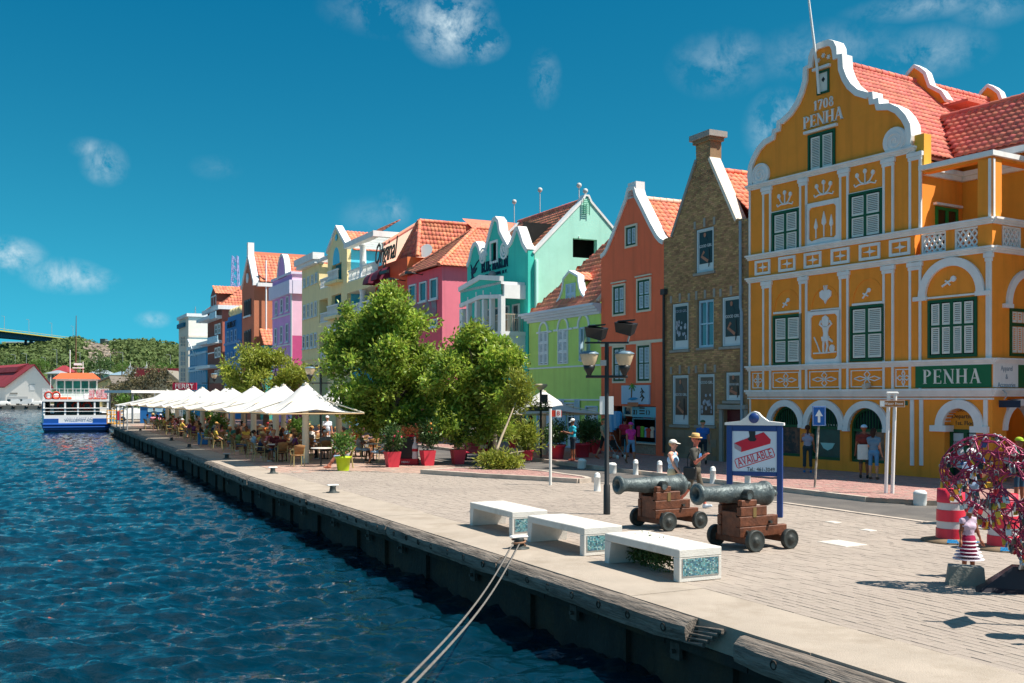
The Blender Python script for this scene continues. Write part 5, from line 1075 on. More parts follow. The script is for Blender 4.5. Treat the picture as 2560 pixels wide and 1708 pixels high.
for k,x in enumerate((905,962,1037,1100,1165,1250)):
 u=f.uz(*z3(x,1200),pd)[0];w_=.14 if 0<k<5 else .22;MB().box(u-w_,u+w_,pd-.06,pd+.2,zfl-1.5,(zpl_ if k else zpl_-.3)).build('porch_column',white,B);
 if 0<k<5:MB().box(u-.05,u+.05,pd-.04,pd+.02,zpl_-.3,zap[1]-.9+.2*abs(k-2.5)*-1+.2).build('pediment_bar',white,B)
mb=MB();mb.box(a0-.1,a1+.2,pd-.1,0,zfl-.25,zfl-.02);mb.box(a0-.05,a1+.15,pd-.05,pd+.1,zfl-1.4,zfl-.25);mb.box(a1+.05,a1+.15,pd+.1,0,zfl-1.4,zfl-.25);mb.build('balcony_floor',white,B)
mb=MB();mb.box(a0,a1+.1,pd,.0,zp0+.45,zp0+.6);mb.box(a1-.05,a1+.2,pd+.15,0,zpl_-.1,zp0+.44);mb.build('porch_roof',white,B)
mb=MB();rail=M('railing_beige',srgb('#b9a994'),var=.1)
mb.box(a0,a1,pd+.22,pd+.27,zfl+.95,zfl+1.0);mb.box(a1-.03,a1+.02,pd+.27,0,zfl+.95,zfl+1.0)
for k in range(45):u=a0+(a1-a0)*k/44;mb.box(u-.012,u+.012,pd+.23,pd+.255,zfl,zfl+.95)
for k in range(10):y=pd+.3+1.2*k/10;mb.box(a1-.015,a1+.01,y-.012,y+.012,zfl,zfl+.95)
mb.build('balcony_railing',rail,B)
for k in range(4):u=a0+(a1-a0)*(k+.6)/4.3;pane_window(B,u-.42,u+.42,zfl,zpl_-.3,white,1,2,0,None,.08)
MB().box(.3,WT-.3,-.03,.0,.2,2.9).build('shop_window',darkglass,B)
mb=MB();u,z=tz(1245,885);mb.ball((u,-.5,z),.25,8,5);mb.build('spot_lamp',M('lamp_grey',(.25,.25,.25)),B)
# ---- red roof behind the mint gable
f3=street(1440,9);Bq=house('rear_roof_house','red tiled roof of a rear house between the mint gable and orange house',f3)
q0,q1=f3.uz(1540,548),f3.uz(1600,600);zr=q0[1];mb=MB();mb.box(-6,9,2.5,6,0,zr-2.7);mb.build('wall',mint,Bq);roof_slope(Bq,(-6,2.2,zr-2.7),(9,2.2,zr-2.7),(-6,5,zr),(9,5,zr),tile_o,.28,.36);ridge(Bq,(-6,5,zr+.05),(9,5,zr+.05),tile_o)
# ---------------------------------------------------------------- the farther houses of the terrace
frame_w=M('window_frame_white',srgb('#dde3e6'),var=.04,rough=.6)
def body(B,W_,D,zt,mat,name='wall',y0=0.0,u0=0.0,side_mat=None):
 mb=MB();mb.box(u0,u0+W_,y0,y0+D,0,zt);return mb.build(name,mat,B)
def gable_body(B,W_,D,ze,za,mat,uc=None,y0=0.0):
 uc=W_/2 if uc is None else uc;return MB().prism([(0,0),(W_,0),(W_,ze),(uc,za),(0,ze)],y0,y0+D).build('wall',mat,B)
def side_win(B,f,W_,z,rects,fm,gm=None): # windows on the right-hand side wall at u = W_
 for(x0,x1,yt,yb)in rects:
  a,b=z(x0,(yt+yb)/2),z(x1,(yt+yb)/2);d0=f.dz(a[0],a[1],W_)[0];d1=f.dz(b[0],b[1],W_)[0];m=z((x0+x1)/2,yt);n=z((x0+x1)/2,yb);z1_=f.dz(m[0],m[1],W_)[1];z0_=f.dz(n[0],n[1],W_)[1]
  mb=MB();mb.box(W_,W_+.06,d0,d1,z0_,z1_);w=mb.build('window',fm,B);MB().box(W_+.02,W_+.068,d0+.1,d1-.1,z0_+.1,z1_-.1).build('pane',gm or darkglass,w)
def baluster_rail(B,u0,u1,y0,y1,z0,h=.95,axis='u',mat=None,name='balustrade'):
 mb=MB();t=.16
 if axis=='u':
  mb.box(u0,u1,y0-t/2,y0+t/2,z0+h-.12,z0+h);mb.box(u0,u1,y0-t/2,y0+t/2,z0,z0+.1);n=max(2,int((u1-u0)/.28))
  for k in range(n):c=u0+(u1-u0)*(k+.5)/n;mb.lathe([(.045,.1),(.09,.3),(.05,.6),(.07,h-.12)],(c,y0,z0),(0,0,1),6)
 else:
  mb.box(u0-t/2,u0+t/2,y0,y1,z0+h-.12,z0+h);mb.box(u0-t/2,u0+t/2,y0,y1,z0,z0+.1);n=max(2,int((y1-y0)/.28))
  for k in range(n):c=y0+(y1-y0)*(k+.5)/n;mb.lathe([(.045,.1),(.09,.3),(.05,.6),(.07,h-.12)],(u0,c,z0),(0,0,1),6)
 return mb.build(name,mat or white,B)
# ---- pink house
f=street(1018);Wp=(street(1105).P-f.P).length;B=house('pink_house','raspberry pink house with a hipped orange roof and a flower mural on its front',f);Dp=11
pinkm=M('raspberry_plaster',(.88,.12,.17),rough=.8,var=.05,vs=1,bump=.1,streak=.15);pinkl=M('raspberry_lit',(.80,.20,.27),rough=.8,var=.05,vs=1,bump=.1,streak=.12)  # second tone: lighter raspberry, sunlight on the side wall put into the colour
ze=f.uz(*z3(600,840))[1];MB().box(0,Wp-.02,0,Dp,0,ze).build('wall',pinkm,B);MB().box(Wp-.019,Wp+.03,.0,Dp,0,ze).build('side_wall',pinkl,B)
zr=f.uz(*z3(930,505),4.0)[1];uc=Wp/2
roof_slope(B,(-.4,-.4,ze),(Wp+.4,-.4,ze),(uc,4.0,zr),(uc,4.0,zr),tile_o,.3,.36);roof_slope(B,(Wp+.4,-.4,ze),(Wp+.4,Dp,ze),(uc,4.0,zr),(uc,Dp,zr),tile_o,.3,.36);roof_slope(B,(-.4,-.4,ze),(-.4,Dp,ze),(uc,4.0,zr),(uc,Dp,zr),tile_o,.3,.36)
for e in((-.4,-.4),(Wp+.4,-.4)):ridge(B,(e[0],e[1],ze+.05),(uc,4.0,zr+.06),tile_o,.15,'hip_tiles')
ridge(B,(uc,4,zr+.06),(uc,Dp,zr+.06),tile_o,.15)
pxwin(B,f,z3,[(445,505,967,1140),(538,600,942,1120),(632,697,912,1098),(632,695,1275,1345)],frame_w,1,1,0,frame_w,.1,M('blue_green_glass',(.02,.10,.12),rough=.1,var=.3))
q=f.rect(z3(465,0)[0],z3(685,0)[0],z3(0,1130)[1],z3(0,1265)[1]);MB().box(q[0],q[1],-.06,.0,q[2],q[3]).build('mural',M('mural_flowers',srgb('#77848a'),var=.25,vs=1.2,col2=srgb('#b0446a'),c2s=1.6,c2t=.52),B)
for(x,y)in((560,880),(405,935)):u,z=f.uz(*z3(x,y));mb=MB();mb.tube([(u,0,z),(u+.1,-1.0,z+.1)],.04,5);mb.box(u-.2,u+.4,-1.3,-1.0,z,z+.15);mb.build('sign_lamp',blackmetal,B)
# ---- orange-red cafe house with the long script sign, behind it its big roof
f=street(945);Wq=(f.P-street(1018).P).length;B=house('vermilion_house','vermilion house with a tall hipped tile roof, dormer and maroon window awnings',f);Dq=16
verm=M('vermilion_plaster',(.82,.10,.035),rough=.8,var=.06,vs=1,bump=.1,streak=.15);verml=M('vermilion_lit_side',(.80,.22,.07),rough=.8,var=.05)  # side wall gets a brighter vermilion, its sunlight painted in
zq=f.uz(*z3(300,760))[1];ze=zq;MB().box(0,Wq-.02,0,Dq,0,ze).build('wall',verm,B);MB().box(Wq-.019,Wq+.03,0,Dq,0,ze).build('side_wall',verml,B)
ul=f.uz(*z3(330,690),.6)[0];uP=Wq-.9;dP,zr=f.dz(*z3(530,405),uP);uc=uP-1.5
roof_slope(B,(ul,.6,ze),(Wq+.5,.6,ze),(uP-.1,dP,zr),(uP,dP,zr),tile_m,.3,.38);roof_slope(B,(Wq+.5,.6,ze),(Wq+.5,Dq,ze),(uP,dP,zr),(uP,Dq,zr),tile_o,.3,.38)
ridge(B,(uP,dP,zr+.06),(uP,Dq,zr+.06),tile_o,.16);ridge(B,(Wq+.5,.6,ze+.06),(uP,dP,zr+.06),tile_o,.16,'hip_tiles');ridge(B,(ul,.6,ze+.06),(uP-.1,dP,zr+.06),tile_o,.16,'hip_tiles')
d0,d1=5.5,9.5;zd=ze+.9;mb=MB();mb.box(uc+1.0,Wq-.3,d0,d1,ze,zd+1.6);mb.build('dormer',pinkl,B);mb=MB();mb.box(Wq-.3,Wq-.22,d0+.4,d1-.4,zd-.3,zd+1.4);mb.build('dormer_window',void_m,B)
mb=MB();mb.add([(uc+.6,d0-.3,zd+2.6),(Wq+.2,d0-.3,zd+1.55),(Wq+.2,d1+.3,zd+1.55),(uc+.6,d1+.3,zd+2.6)],[(0,1,2,3)]);mb.build('dormer_roof',tile_o,B)
aw=M('awning_maroon',(.17,.02,.05),rough=.7,var=.1)
for(x,y)in((165,935),(240,900)):
 u,z=f.uz(*z3(x,y));mb=MB();n=8
 for k in range(n):
  a0,a1=math.pi/2*k/n,math.pi/2*(k+1)/n;mb.quad((u-.7,-1.1*math.sin(a0),z+1.0*math.cos(a0)-.3),(u+.7,-1.1*math.sin(a0),z+1.0*math.cos(a0)-.3),(u+.7,-1.1*math.sin(a1),z+1.0*math.cos(a1)-.3),(u-.7,-1.1*math.sin(a1),z+1.0*math.cos(a1)-.3))
 for s_ in(-.7,.7):mb.add([(u+s_,0,z-.3)]+[(u+s_,-1.1*math.sin(math.pi/2*k/n),z+math.cos(math.pi/2*k/n)-.3)for k in range(n+1)],[list(range(n+2))])
 mb.build('awning',aw,B)
pxwin(B,f,z3,[(150,180,990,1060),(190,225,980,1055),(265,300,1450,1500),(345,380,1440,1495)],verm,1,1,0,None,.08)
mb=MB();u,z=f.uz(*z3(285,868));mb.box(u-1.6,u+1.3,-.9,-.7,z-.12,z+.12);mb.build('wall_lamp_bar',blackmetal,B)
dx,dzz=f.dz(*z3(575,685),Wq);mb=MB();mb.lathe([(.02,0),(.35,.08),(.55,.22)],(Wq+.5,dx,dzz),(.6,-.7,.35),14);mb.tube([(Wq+.03,dx,dzz-.6),(Wq+.5,dx,dzz)],.04,5);mb.build('satellite_dish',M('dish_white',(.7,.7,.68),var=.05),B)
# long script sign standing on the front of the vermilion house
u,z=f.uz(*z3(225,735));tm=text_mb('Original',2.3,extrude=.03);sh_=.35;tm.v=[(a*.66+c*sh_+u+1.1,b-.35,c+z+.35)for a,b,c in tm.v];tm.build('lettering',M('letter_charcoal',(.05,.06,.05),var=.1),B)
# ---- yellow apartment building
f=street(755);Wy=(street(945).P-f.P).length;B=house('yellow_building','pale yellow gabled apartment building with turquoise balcony recesses and white balustrades',f);D=14
yel=M('yellow_plaster',(.95,.76,.40),rough=.8,var=.05,vs=.8,bump=.1,streak=.12);turq=M('turquoise_plaster',(.10,.62,.85),rough=.8,var=.05,vs=.8);creamy=M('cream_wall',(.86,.78,.60),rough=.8,var=.04)
def ux(x,y=800,d=0.0):return f.uz(*z5b(x,y),d)[0]
def zz(x,y,d=0.0):return f.uz(*z5b(x,y),d)[1]
uA,uB_,uC_,uD_=ux(285),ux(440),ux(520),ux(700)
zL=zz(360,440);MB().box(0,uB_,0,D,0,zL).build('left_block',yel,B)
mb=MB();mb.box(-.3,uB_+.2,-.5,.4,zL,zL+.35);mb.box(-.4,uB_+.3,-.7,.4,zL+.36,zL+1.0);mb.build('cornice',white,B)
zE_,zA_=zz(520,290),zz(610,75);ucg=(uC_+uD_)/2
holes=[]
wins_=[(560,648,410,575),(555,645,695,900),(555,645,1000,1080)]
for(x0,x1,yt,yb)in wins_:q=f.rect(z5b(x0,0)[0],z5b(x1,0)[0],z5b(0,yt)[1],z5b(0,yb)[1]);holes.append(q)
MB().wall([(uC_,0),(uD_,0),(uD_,zz(700,225)),(ucg+.0,zA_),(uC_,zE_)],[rect_poly(*q)for q in holes]+[],0,.35).build('gable_wall',yel,B)
MB().box(uD_-.3,uD_-.0,.351,D,0,zz(700,225)-.1).build('gable_side',turq,B);MB().box(uC_,uC_+.3,.351,D,0,zE_-.1).build('gable_side',turq,B);MB().box(uC_+.3,uD_-.3,1.3,1.4,0,zA_-3.5).build('recess_back',turq,B)
for k,q in enumerate(holes):
 baluster_rail(B,q[0]-.15,q[1]+.2,-.35,0,q[2],1.0);MB().box(q[0]-.4,q[1]+.4,-.6,.0,q[2]-.25,q[2]-.002).build('balcony_slab',yel,B)
 um=(q[0]+q[1])/2;sash_window(B,um-.2,q[1]-.05,q[2],q[3]-.3,white,None,2,2,1.2,.07)
q=holes[0];um=(q[0]+q[1])/2;MB().prism(arc(um-.1,q[3]-.02,(q[1]-q[0])*.36,1.5,0,math.pi,12),-.02,.0).build('arched_niche',turq,B)
co=[(uD_+.1,zz(700,225)-.1),(ucg,zA_+.15),(uC_-.1,zE_-.1)];mb=MB();band(mb,offset_poly(co,-.1),offset_poly(co,.22),-.15,.5);mb.build('gable_coping',white,B)
mb=MB();u_,z_=f.uz(*z5b(607,165));mb.lathe([(.28,0),(.28,.06)],(u_,-.05,z_),(0,-1,0),12);mb.build('wall_crest',turq,B)
zrs=zz(700,225)-.1
roof_slope(B,(uD_+.3,.5,zrs-.4),(uD_+.3,D,zrs-.4),(ucg,.5,zA_-.2),(ucg,D,zA_-.2),tile_o,.36,.42);roof_slope(B,(uC_-.3,.5,zE_-.3),(uC_-.3,D,zE_-.3),(ucg,.5,zA_-.2),(ucg,D,zA_-.2),tile_o,.36,.42)
roof_slope(B,(uB_-3,2,zL+.9),(uC_+.2,2,zL+.9),(uB_-3,7,zL+4.2),(uC_+.2,7,zL+4.2),tile_o,.36,.42)
# recess between the blocks
MB().box(uB_+.002,uC_-.002,2.4,2.6,0,zL).build('recess_wall',turq,B);MB().box(uB_-.3,uB_-.0,.2,2.4,0,zL-.01).build('recess_side',turq,B)if False else None
for(yr,yb)in((600,640),(885,960),(1195,1290)):
 z1_=zz(475,yr);z0_=zz(475,yb);MB().box(uB_+.002,uC_-.002,.0,2.4,z0_-1.0,z0_).build('balcony_slab',yel,B);baluster_rail(B,uB_+.05,uC_-.05,.12,0,z0_,.95)
mb=MB();mb.box(uB_,uC_,-.1,.1,zL+.1,zL+.4)
for k in range(4):u_=uB_+(uC_-uB_)*(k+.5)/4;mb.box(u_-.08,u_+.08,.1,2.4,zL+.1,zL+.35)
mb.build('pergola',white,B)
# left block windows
rows=[(300,315,545,630),(337,352,528,612),(374,390,512,600),(410,426,492,582)]
L_=[]
for(x0,x1,yt,yb)in rows:L_.append((x0,x1,yt,yb))
for(x0,yt,yb)in((299,795,925),(335,782,915),(370,770,905),(405,757,893)):L_.append((x0,x0+17,yt,yb))
for(x0,yt,yb)in((293,1078,1205),(329,1070,1200),(365,1060,1195),(402,1052,1188)):L_.append((x0,x0+19,yt,yb))
pxwin(B,f,z5b,L_,frame_w,1,2,0,frame_w,.12)
z_=zz(360,1300);MB().box(0,uB_,-.12,0,z_-.1,z_+.1).build('string_course',yel,B)
for x in(322,362,402):q=f.rect(z5b(x,0)[0],z5b(x+26,0)[0],z5b(0,1355)[1],z5b(0,1395)[1]);MB().box(q[0],q[1],-.02,.0,q[2],q[3]).build('vent_opening',M('window_brown',srgb('#8a6f3a'),var=.1),B)
# right block: balconies with white columns
zf=[zz(900,520),zz(900,860),zz(900,1215)];u1_=Wy-.02;cD=3.2
MB().box(uD_+.02,u1_,cD,D,0,zz(900,225)).build('balcony_back',turq,B)
for k,z_ in enumerate(zf):
 MB().box(uD_+.002,u1_,0.0,cD,z_-.95,z_).build('balcony_slab',creamy if k==0 else yel,B);MB().box(uD_+.002,u1_-.3,-.02,-.001,z_-.93,z_-.02).build('balcony_front',yel,B)
 uc_=ux(822,500);baluster_rail(B,uD_+.1,uc_-.3,.12,0,z_,1.0);baluster_rail(B,uc_+.3,u1_-.1,.12,0,z_,1.0)
 top=(zz(820,235)if k==0 else zf[k-1]-.95);MB().lathe([(.34,0),(.34,.15),(.28,.2),(.26,top-z_-.2),(.34,top-z_-.05),(.34,top-z_)],(uc_,.25,z_),(0,0,1),14).build('column',white,B)
 sash_window(B,uc_+.6,u1_-.3,z_,z_+2.3,white,None,4,1,cD,.09);sash_window(B,uD_+.8,uc_-.5,z_+.6,z_+2.0,blackmetal,None,1,1,cD,.08)
mb=MB();zt_=zz(820,225);mb.box(uD_+.3,u1_,-.4,.25,zt_,zt_+.45);mb.box(u1_-.4,u1_,.25,cD,zt_,zt_+.45)
for k in range(6):u_=uD_+.6+(u1_-uD_-1.4)*k/5;mb.box(u_,u_+.16,.25,cD,zt_+.05,zt_+.4)
mb.build('pergola',white,B)
q0=f.dz(*z3(161,603),Wy);q1=f.dz(*z3(520,405),Wy)
MBp=[(.3,0),(q1[0]+4,0),(q1[0]+4,q1[1]-2),(q1[0],q1[1]),(.3,q0[1])];mb=MB();mb.prism(MBp,0,.4);mb.v=[(Wy+.42-y,x,z)for x,y,z in mb.v];mb.build('side_gable',creamy,B)
mb=MB();co=[MBp[4],MBp[3],MBp[2]];band(mb,offset_poly(co,-.1),offset_poly(co,.05),-.1,.45);mb.v=[(Wy+.42-y,x,z)for x,y,z in mb.v];mb.build('side_coping',M('coping_peach',srgb('#e8b79a'),var=.05),B)
# ---- lilac house
f=street(681);Wl=(street(730).P-f.P).length;B=house('lilac_house','lilac house with a small semicircular parapet and white window surrounds',f);D=9
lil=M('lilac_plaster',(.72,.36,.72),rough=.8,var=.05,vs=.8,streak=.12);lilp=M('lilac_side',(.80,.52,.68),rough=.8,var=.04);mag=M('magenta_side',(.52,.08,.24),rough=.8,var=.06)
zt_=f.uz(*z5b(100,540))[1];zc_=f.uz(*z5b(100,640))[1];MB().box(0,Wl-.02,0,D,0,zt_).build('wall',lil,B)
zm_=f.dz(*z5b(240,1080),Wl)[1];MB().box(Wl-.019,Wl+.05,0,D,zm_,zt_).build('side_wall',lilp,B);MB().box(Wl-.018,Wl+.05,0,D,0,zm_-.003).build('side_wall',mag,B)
mb=MB();mb.box(-.3,Wl+.3,-.35,.0,zc_-.9,zc_+.5);mb.box(Wl+.051,Wl+.35,.0,D,zc_-.9,zc_+.5);mb.box(-.1,Wl+.2,-.15,.3,zt_,zt_+.25);mb.box(Wl-.5,Wl+.2,.301,D,zt_,zt_+.25);mb.build('cornice',M('cornice_lilac',srgb('#ddd6ea'),var=.04),B)
um=Wl*.55;r_=Wl*.2;mb=MB();mb.prism(arc(um,zt_,r_,r_*1.4,0,math.pi,14),-.1,.25,1);band(mb,arc(um,zt_,r_+.15,r_*1.4+.15,0,math.pi,14),arc(um,zt_,r_-.1,r_*1.4-.1,0,math.pi,14),-.2,.4);mb.build('parapet_arch',[white,lil],B)
pxwin(B,f,z5b,[(35,53,760,890),(85,105,735,870),(137,158,712,850),(30,50,1010,1165),(82,104,990,1150),(135,157,965,1140),(30,50,1265,1320),(82,104,1255,1310)],frame_w,1,2,0,frame_w,.13,M('lilac_glass',(.10,.10,.16),rough=.2,var=.2))
z_=f.uz(*z5b(100,890))[1];mb=MB()
for y_ in(895,1170):z_=f.uz(*z5b(100,y_))[1];mb.box(0,Wl,-.08,.0,z_-.1,z_+.05)
mb.build('string_course',frame_w,B);mb=MB();mb.box(Wl-.5,Wl+.08,-.06,-.0,0,zc_-.9);mb.build('corner_pilaster',frame_w,B);mb=MB();mb.tube([(Wl+.12,1.5,0),(Wl+.12,1.5,zc_-1)],.1,6);mb.build('drainpipe',mag,B)
# ---- brown gabled house
f=street(605);Wb=(street(635).P-f.P).length;B=house('brown_house','tall chocolate brown gabled house with a salmon tile roof and round window',f);D=22
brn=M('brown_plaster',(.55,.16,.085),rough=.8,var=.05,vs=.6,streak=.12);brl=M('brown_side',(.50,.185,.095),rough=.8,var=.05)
zA_=f.uz(*z4b(800,30))[1];zE_=f.uz(*z4b(862,345))[1];uc=f.uz(*z4b(800,30))[0];uc=Wb*.55
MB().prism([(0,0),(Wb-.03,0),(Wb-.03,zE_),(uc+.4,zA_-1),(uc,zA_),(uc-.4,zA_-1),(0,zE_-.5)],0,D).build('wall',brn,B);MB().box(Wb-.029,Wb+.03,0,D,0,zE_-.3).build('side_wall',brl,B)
co=[(Wb+.1,zE_-.6),(Wb+.1,zE_),(uc+.35,zA_-.6),(uc+.3,zA_+1.0),(uc-.1,zA_+1.0),(uc-.2,zA_-.6),(-.1,zE_-.3)];mb=MB();band(mb,offset_poly(co,-.06),offset_poly(co,.35),-.15,.6);mb.build('gable_coping',white,B)
roof_slope(B,(Wb+.6,.6,zE_-.2),(Wb+.6,D,zE_-.2),(uc,.6,zA_-.3),(uc,D,zA_-.3),tile_o,.42,.5);mb=MB();mb.box(Wb+.0,Wb+.7,.3,D,zE_-.75,zE_-.32);mb.build('eave',white,B)
u_,z_=f.uz(*z4b(783,330));mb=MB();mb.lathe([(.6,0),(.6,.1)],(u_,-.02,z_),(0,-1,0),16);mb.build('round_window',frame_w,B)
maroon=M('window_maroon',(.06,.012,.012),rough=.4,var=.1);L_=[]
for(yt,yb)in((565,755),(897,1085),(1235,1290)):
 for(x0,x1,dy)in((750,768,8),(776,794,0),(801,820,-10)):L_.append((x0,x1,yt+dy,yb+dy))
pxwin(B,f,z4b,L_,maroon,1,1,0,None,.2,maroon)
for y_ in(745,1083):z_=f.uz(*z4b(785,y_))[1];a,b=f.uz(*z4b(740,700))[0],f.uz(*z4b(820,700))[0];MB().box(a,b,-.15,.0,z_-.1,z_+.1).build('sill',frame_w,B)
dd_,zz_=f.dz(*z4b(970,920),Wb);mb=MB();mb.tube([(Wb+.5,dd_,zz_-.5),(Wb+.5,dd_,zz_+8.5)],.1,5);mb.build('flag_pole',white,B)
dd_,zz_=f.dz(*z4b(1010,960),Wb);mb=MB();mb.box(Wb+.03,Wb+2.5,dd_-1,dd_+2.5,0,zz_-1.2);mb.build('annex_wall',M('annex_green',(.05,.4,.32),var=.05),B);roof_slope(B,(Wb+2.7,dd_-1.2,zz_-1.2),(Wb+2.7,dd_+2.7,zz_-1.2),(Wb+.4,dd_-1.2,zz_+.8),(Wb+.4,dd_+2.7,zz_+.8),tile_o,.42,.5)
# ---- royal blue house
f=street(562);Wz=(street(604).P-f.P).length;B=house('blue_house','royal blue house with a stepped parapet topped by four cream globes',f);D=12
blu=M('royal_blue_plaster',(.014,.17,.45),rough=.75,var=.06,vs=.6,streak=.1);z_s=f.uz(*z4b(540,800))[1];z_m=f.uz(*z4b(640,735))[1]
u0_,u1_=f.uz(*z4b(565,760))[0],f.uz(*z4b(690,760))[0];MB().prism([(0,0),(Wz,0),(Wz,z_s+.4),(u1_,z_s+.4),(u1_,z_m),(u0_,z_m),(u0_,z_s),(0,z_s)],0,D).build('wall',blu,B)
for(x,y)in((582,725),(612,713),(643,702),(676,690)):u_,z_=f.uz(*z4b(x,y));mb=MB();mb.ball((u_,.5,max(z_,z_m+.55)),.62,12,8);mb.build('globe',M('globe_cream',srgb('#e6cf9a'),var=.05),B)
text('HUBLOT',1.15,M('letter_black',(.01,.01,.012),var=.02),B,f.uz(*z4b(618,838))[0],-.2,f.uz(*z4b(618,838))[1],extrude=.03,sx=1.2)
L_=[]
for(yt,yb)in((905,1040),(1140,1275)):
 for(x0,dy)in((562,0),(602,-12),(645,-22)):L_.append((x0,x0+20,yt+dy,yb+dy))
for(x0,dy)in((545,0),(592,-5)):L_.append((x0,x0+22,1360+dy,1505))
pxwin(B,f,z4b,L_,M('window_frame_blue',srgb('#7fa6c9'),var=.05),1,2,0,None,.2,M('blue_dim_glass',(.05,.12,.2),rough=.15))
for y_ in(1040,1275,1510):z_=f.uz(*z4b(620,y_-5))[1];MB().box(0,Wz,-.15,0,z_-.15,z_+.15).build('string_course',M('blue_trim',srgb('#5f8fc0'),var=.05),B)
# ---- brick building with balconies
f=street(519);Wk=(street(556).P-f.P).length;B=house('balcony_building','dark red brick building with white balconies, a dormer and a salmon hipped roof',f);D=16
rbr=M('red_brick_wall',(.30,.095,.065),rough=.85,var=.1,vs=.8);rbl=M('red_brick_lit_side',(.42,.13,.09),rough=.85,var=.08);zE_=f.uz(*z4b(480,640))[1]  # side brick is the front colour brightened for the sun on it
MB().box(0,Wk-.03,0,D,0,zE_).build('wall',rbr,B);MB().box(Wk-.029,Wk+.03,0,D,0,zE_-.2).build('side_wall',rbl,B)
zR_=f.uz(*z4b(735,330),8)[1];roof_slope(B,(-.5,-.5,zE_),(Wk+.5,-.5,zE_),(Wk*.5,8,zR_),(Wk*.5,8,zR_),tile_o,.42,.5);roof_slope(B,(Wk+.5,-.5,zE_),(Wk+.5,D,zE_),(Wk*.5,8,zR_),(Wk*.5,D,zR_),tile_o,.42,.5);mb=MB();mb.box(-.7,Wk+.7,-.7,-.4,zE_-.5,zE_+.05);mb.box(Wk+.4,Wk+.7,-.4,D,zE_-.5,zE_+.05);mb.build('eave',white,B)
u0_,u1_=f.uz(*z4b(400,600))[0],f.uz(*z4b(465,600))[0];zd=f.uz(*z4b(450,505))[1];za_=f.uz(*z4b(445,415))[1]
MB().prism([(u0_,zE_),(u1_,zE_),(u1_,zd),((u0_+u1_)/2,za_),(u0_,zd)],-.3,7).build('dormer',rbr,B);roof_slope(B,(u1_+.4,-.5,zd),(u1_+.4,6,zd),((u0_+u1_)/2,-.5,za_+.1),((u0_+u1_)/2,6,za_+.1),tile_o,.42,.5);sash_window(B,u0_+.3,u1_-.2,zE_+.2,zd-.1,frame_w,None,2,1,-.3,.2)
for(x0,x1,y_)in((345,500,775),(345,500,1035),(330,500,1300)):
 z_=f.uz(*z4b(440,y_-10))[1];a,b=f.uz(*z4b(x0,y_))[0],f.uz(*z4b(x1,y_))[0];MB().box(max(a,-1),b,-1.6,.0,z_-.3,z_+.1).build('balcony_slab',frame_w,B)
for(yt,yb)in((830,945),(1085,1200),(1330,1400)):pxwin(B,f,z4b,[(428,455,yt,yb),(462,488,yt-10,yb-8)],frame_w,1,2,0,None,.2,M('curtain_grey',(.22,.24,.22),var=.3,vs=2))
mb=MB()
for(x0,x1,yt,yb)in((375,440,700,770),(350,460,965,1035)):
 q=f.rect(z4b(x0,0)[0],z4b(x1,0)[0],z4b(0,yt)[1],z4b(0,yb)[1],-1.6);MB().box(q[0],q[1],-1.72,-1.62,q[2],q[3]).build('banner',M('banner_pale_blue',srgb('#a8cfe0'),var=.25,vs=3),B)
q=f.rect(z4b(355,0)[0],z4b(420,0)[0],z4b(0,1160)[1],z4b(0,1225)[1],-1.6);MB().box(q[0],q[1],-1.7,-1.62,q[2]+.9,q[2]+1.05).build('balcony_rail',frame_w,B)
q=f.rect(z4b(385,0)[0],z4b(525,0)[0],z4b(0,1405)[1],z4b(0,1475)[1],-1.8);MB().box(q[0],q[1],-2.0,-1.8,q[2],q[3]).build('hanging_sign',M('sign_brown_grey',srgb('#6d675a'),var=.3,vs=2),B)
mb=MB();d_,z_=f.dz(*z4b(548,660),Wk);mb.tube([(Wk+.1,1.5,zE_-.3),(Wk+.1,1.8,zE_-2.5),(Wk+.5,3.5,zE_-3.6)],.16,6);mb.build('drainpipe',white,B)
# ---- light blue ornate house, white tower hotel
f=street(474);Wv=(street(519).P-f.P).length;B=house('ornate_blue_house','low blue house with rows of white arched windows before the white tower',f);D=14
lb=M('cerulean_plaster',(.035,.32,.55),rough=.8,var=.05);z_t=f.uz(*z4b(245,1095))[1];MB().box(0,Wv,0,D,0,z_t).build('wall',lb,B);mb=MB();mb.box(-.3,Wv+.3,-.4,.3,z_t,z_t+.5);mb.build('cornice',frame_w,B)
wl=M('arch_white_blue',srgb('#bcd6e6'),var=.05)
for(yt,yb)in((1165,1280),(1375,1490)):
 for k in range(7):
  x=165+k*26;u_,z0_=f.uz(*z4b(x,yb));z1_=f.uz(*z4b(x,yt))[1];w_=.42;mb=MB();band(mb,arch_poly(u_-w_-.15,u_+w_+.15,z0_,z1_,.5,8)+[(u_-w_-.15,z0_)],arch_poly(u_-w_,u_+w_,z0_,z1_,.4,8)+[(u_-w_,z0_)],-.12,.0);mb.build('window',wl,B)
for y_ in(1150,1295,1330):z_=f.uz(*z4b(245,y_))[1];MB().box(0,Wv,-.2,0,z_-.15,z_+.15).build('string_course',wl,B)
u_,z_=f.uz(*z4b(225,1150));mb=MB();mb.tube([(u_,-.2,z_-.5),(u_-.9,-1.2,z_+2.2)],.1,5);mb.build('flag_pole',frame_w,B)
u_=f.uz(*z4b(320,1000))[0];zg=f.uz(*z4b(310,930))[1];MB().prism([(u_-1.6,z_t),(u_+1.6,z_t),(u_+1.6,zg-2.2),(u_,zg),(u_-1.6,zg-2.2)],.5,3).build('dormer',wl,B);roof_slope(B,(u_+1.8,.3,zg-2.2),(u_+1.8,3.2,zg-2.2),(u_,.3,zg),(u_,3.2,zg),tile_o,.42,.5)
f=street(447);Ww=(street(471).P-f.P).length;B=house('white_tower_hotel','white flat-roofed hotel tower at the far end of the terrace',f);D=26
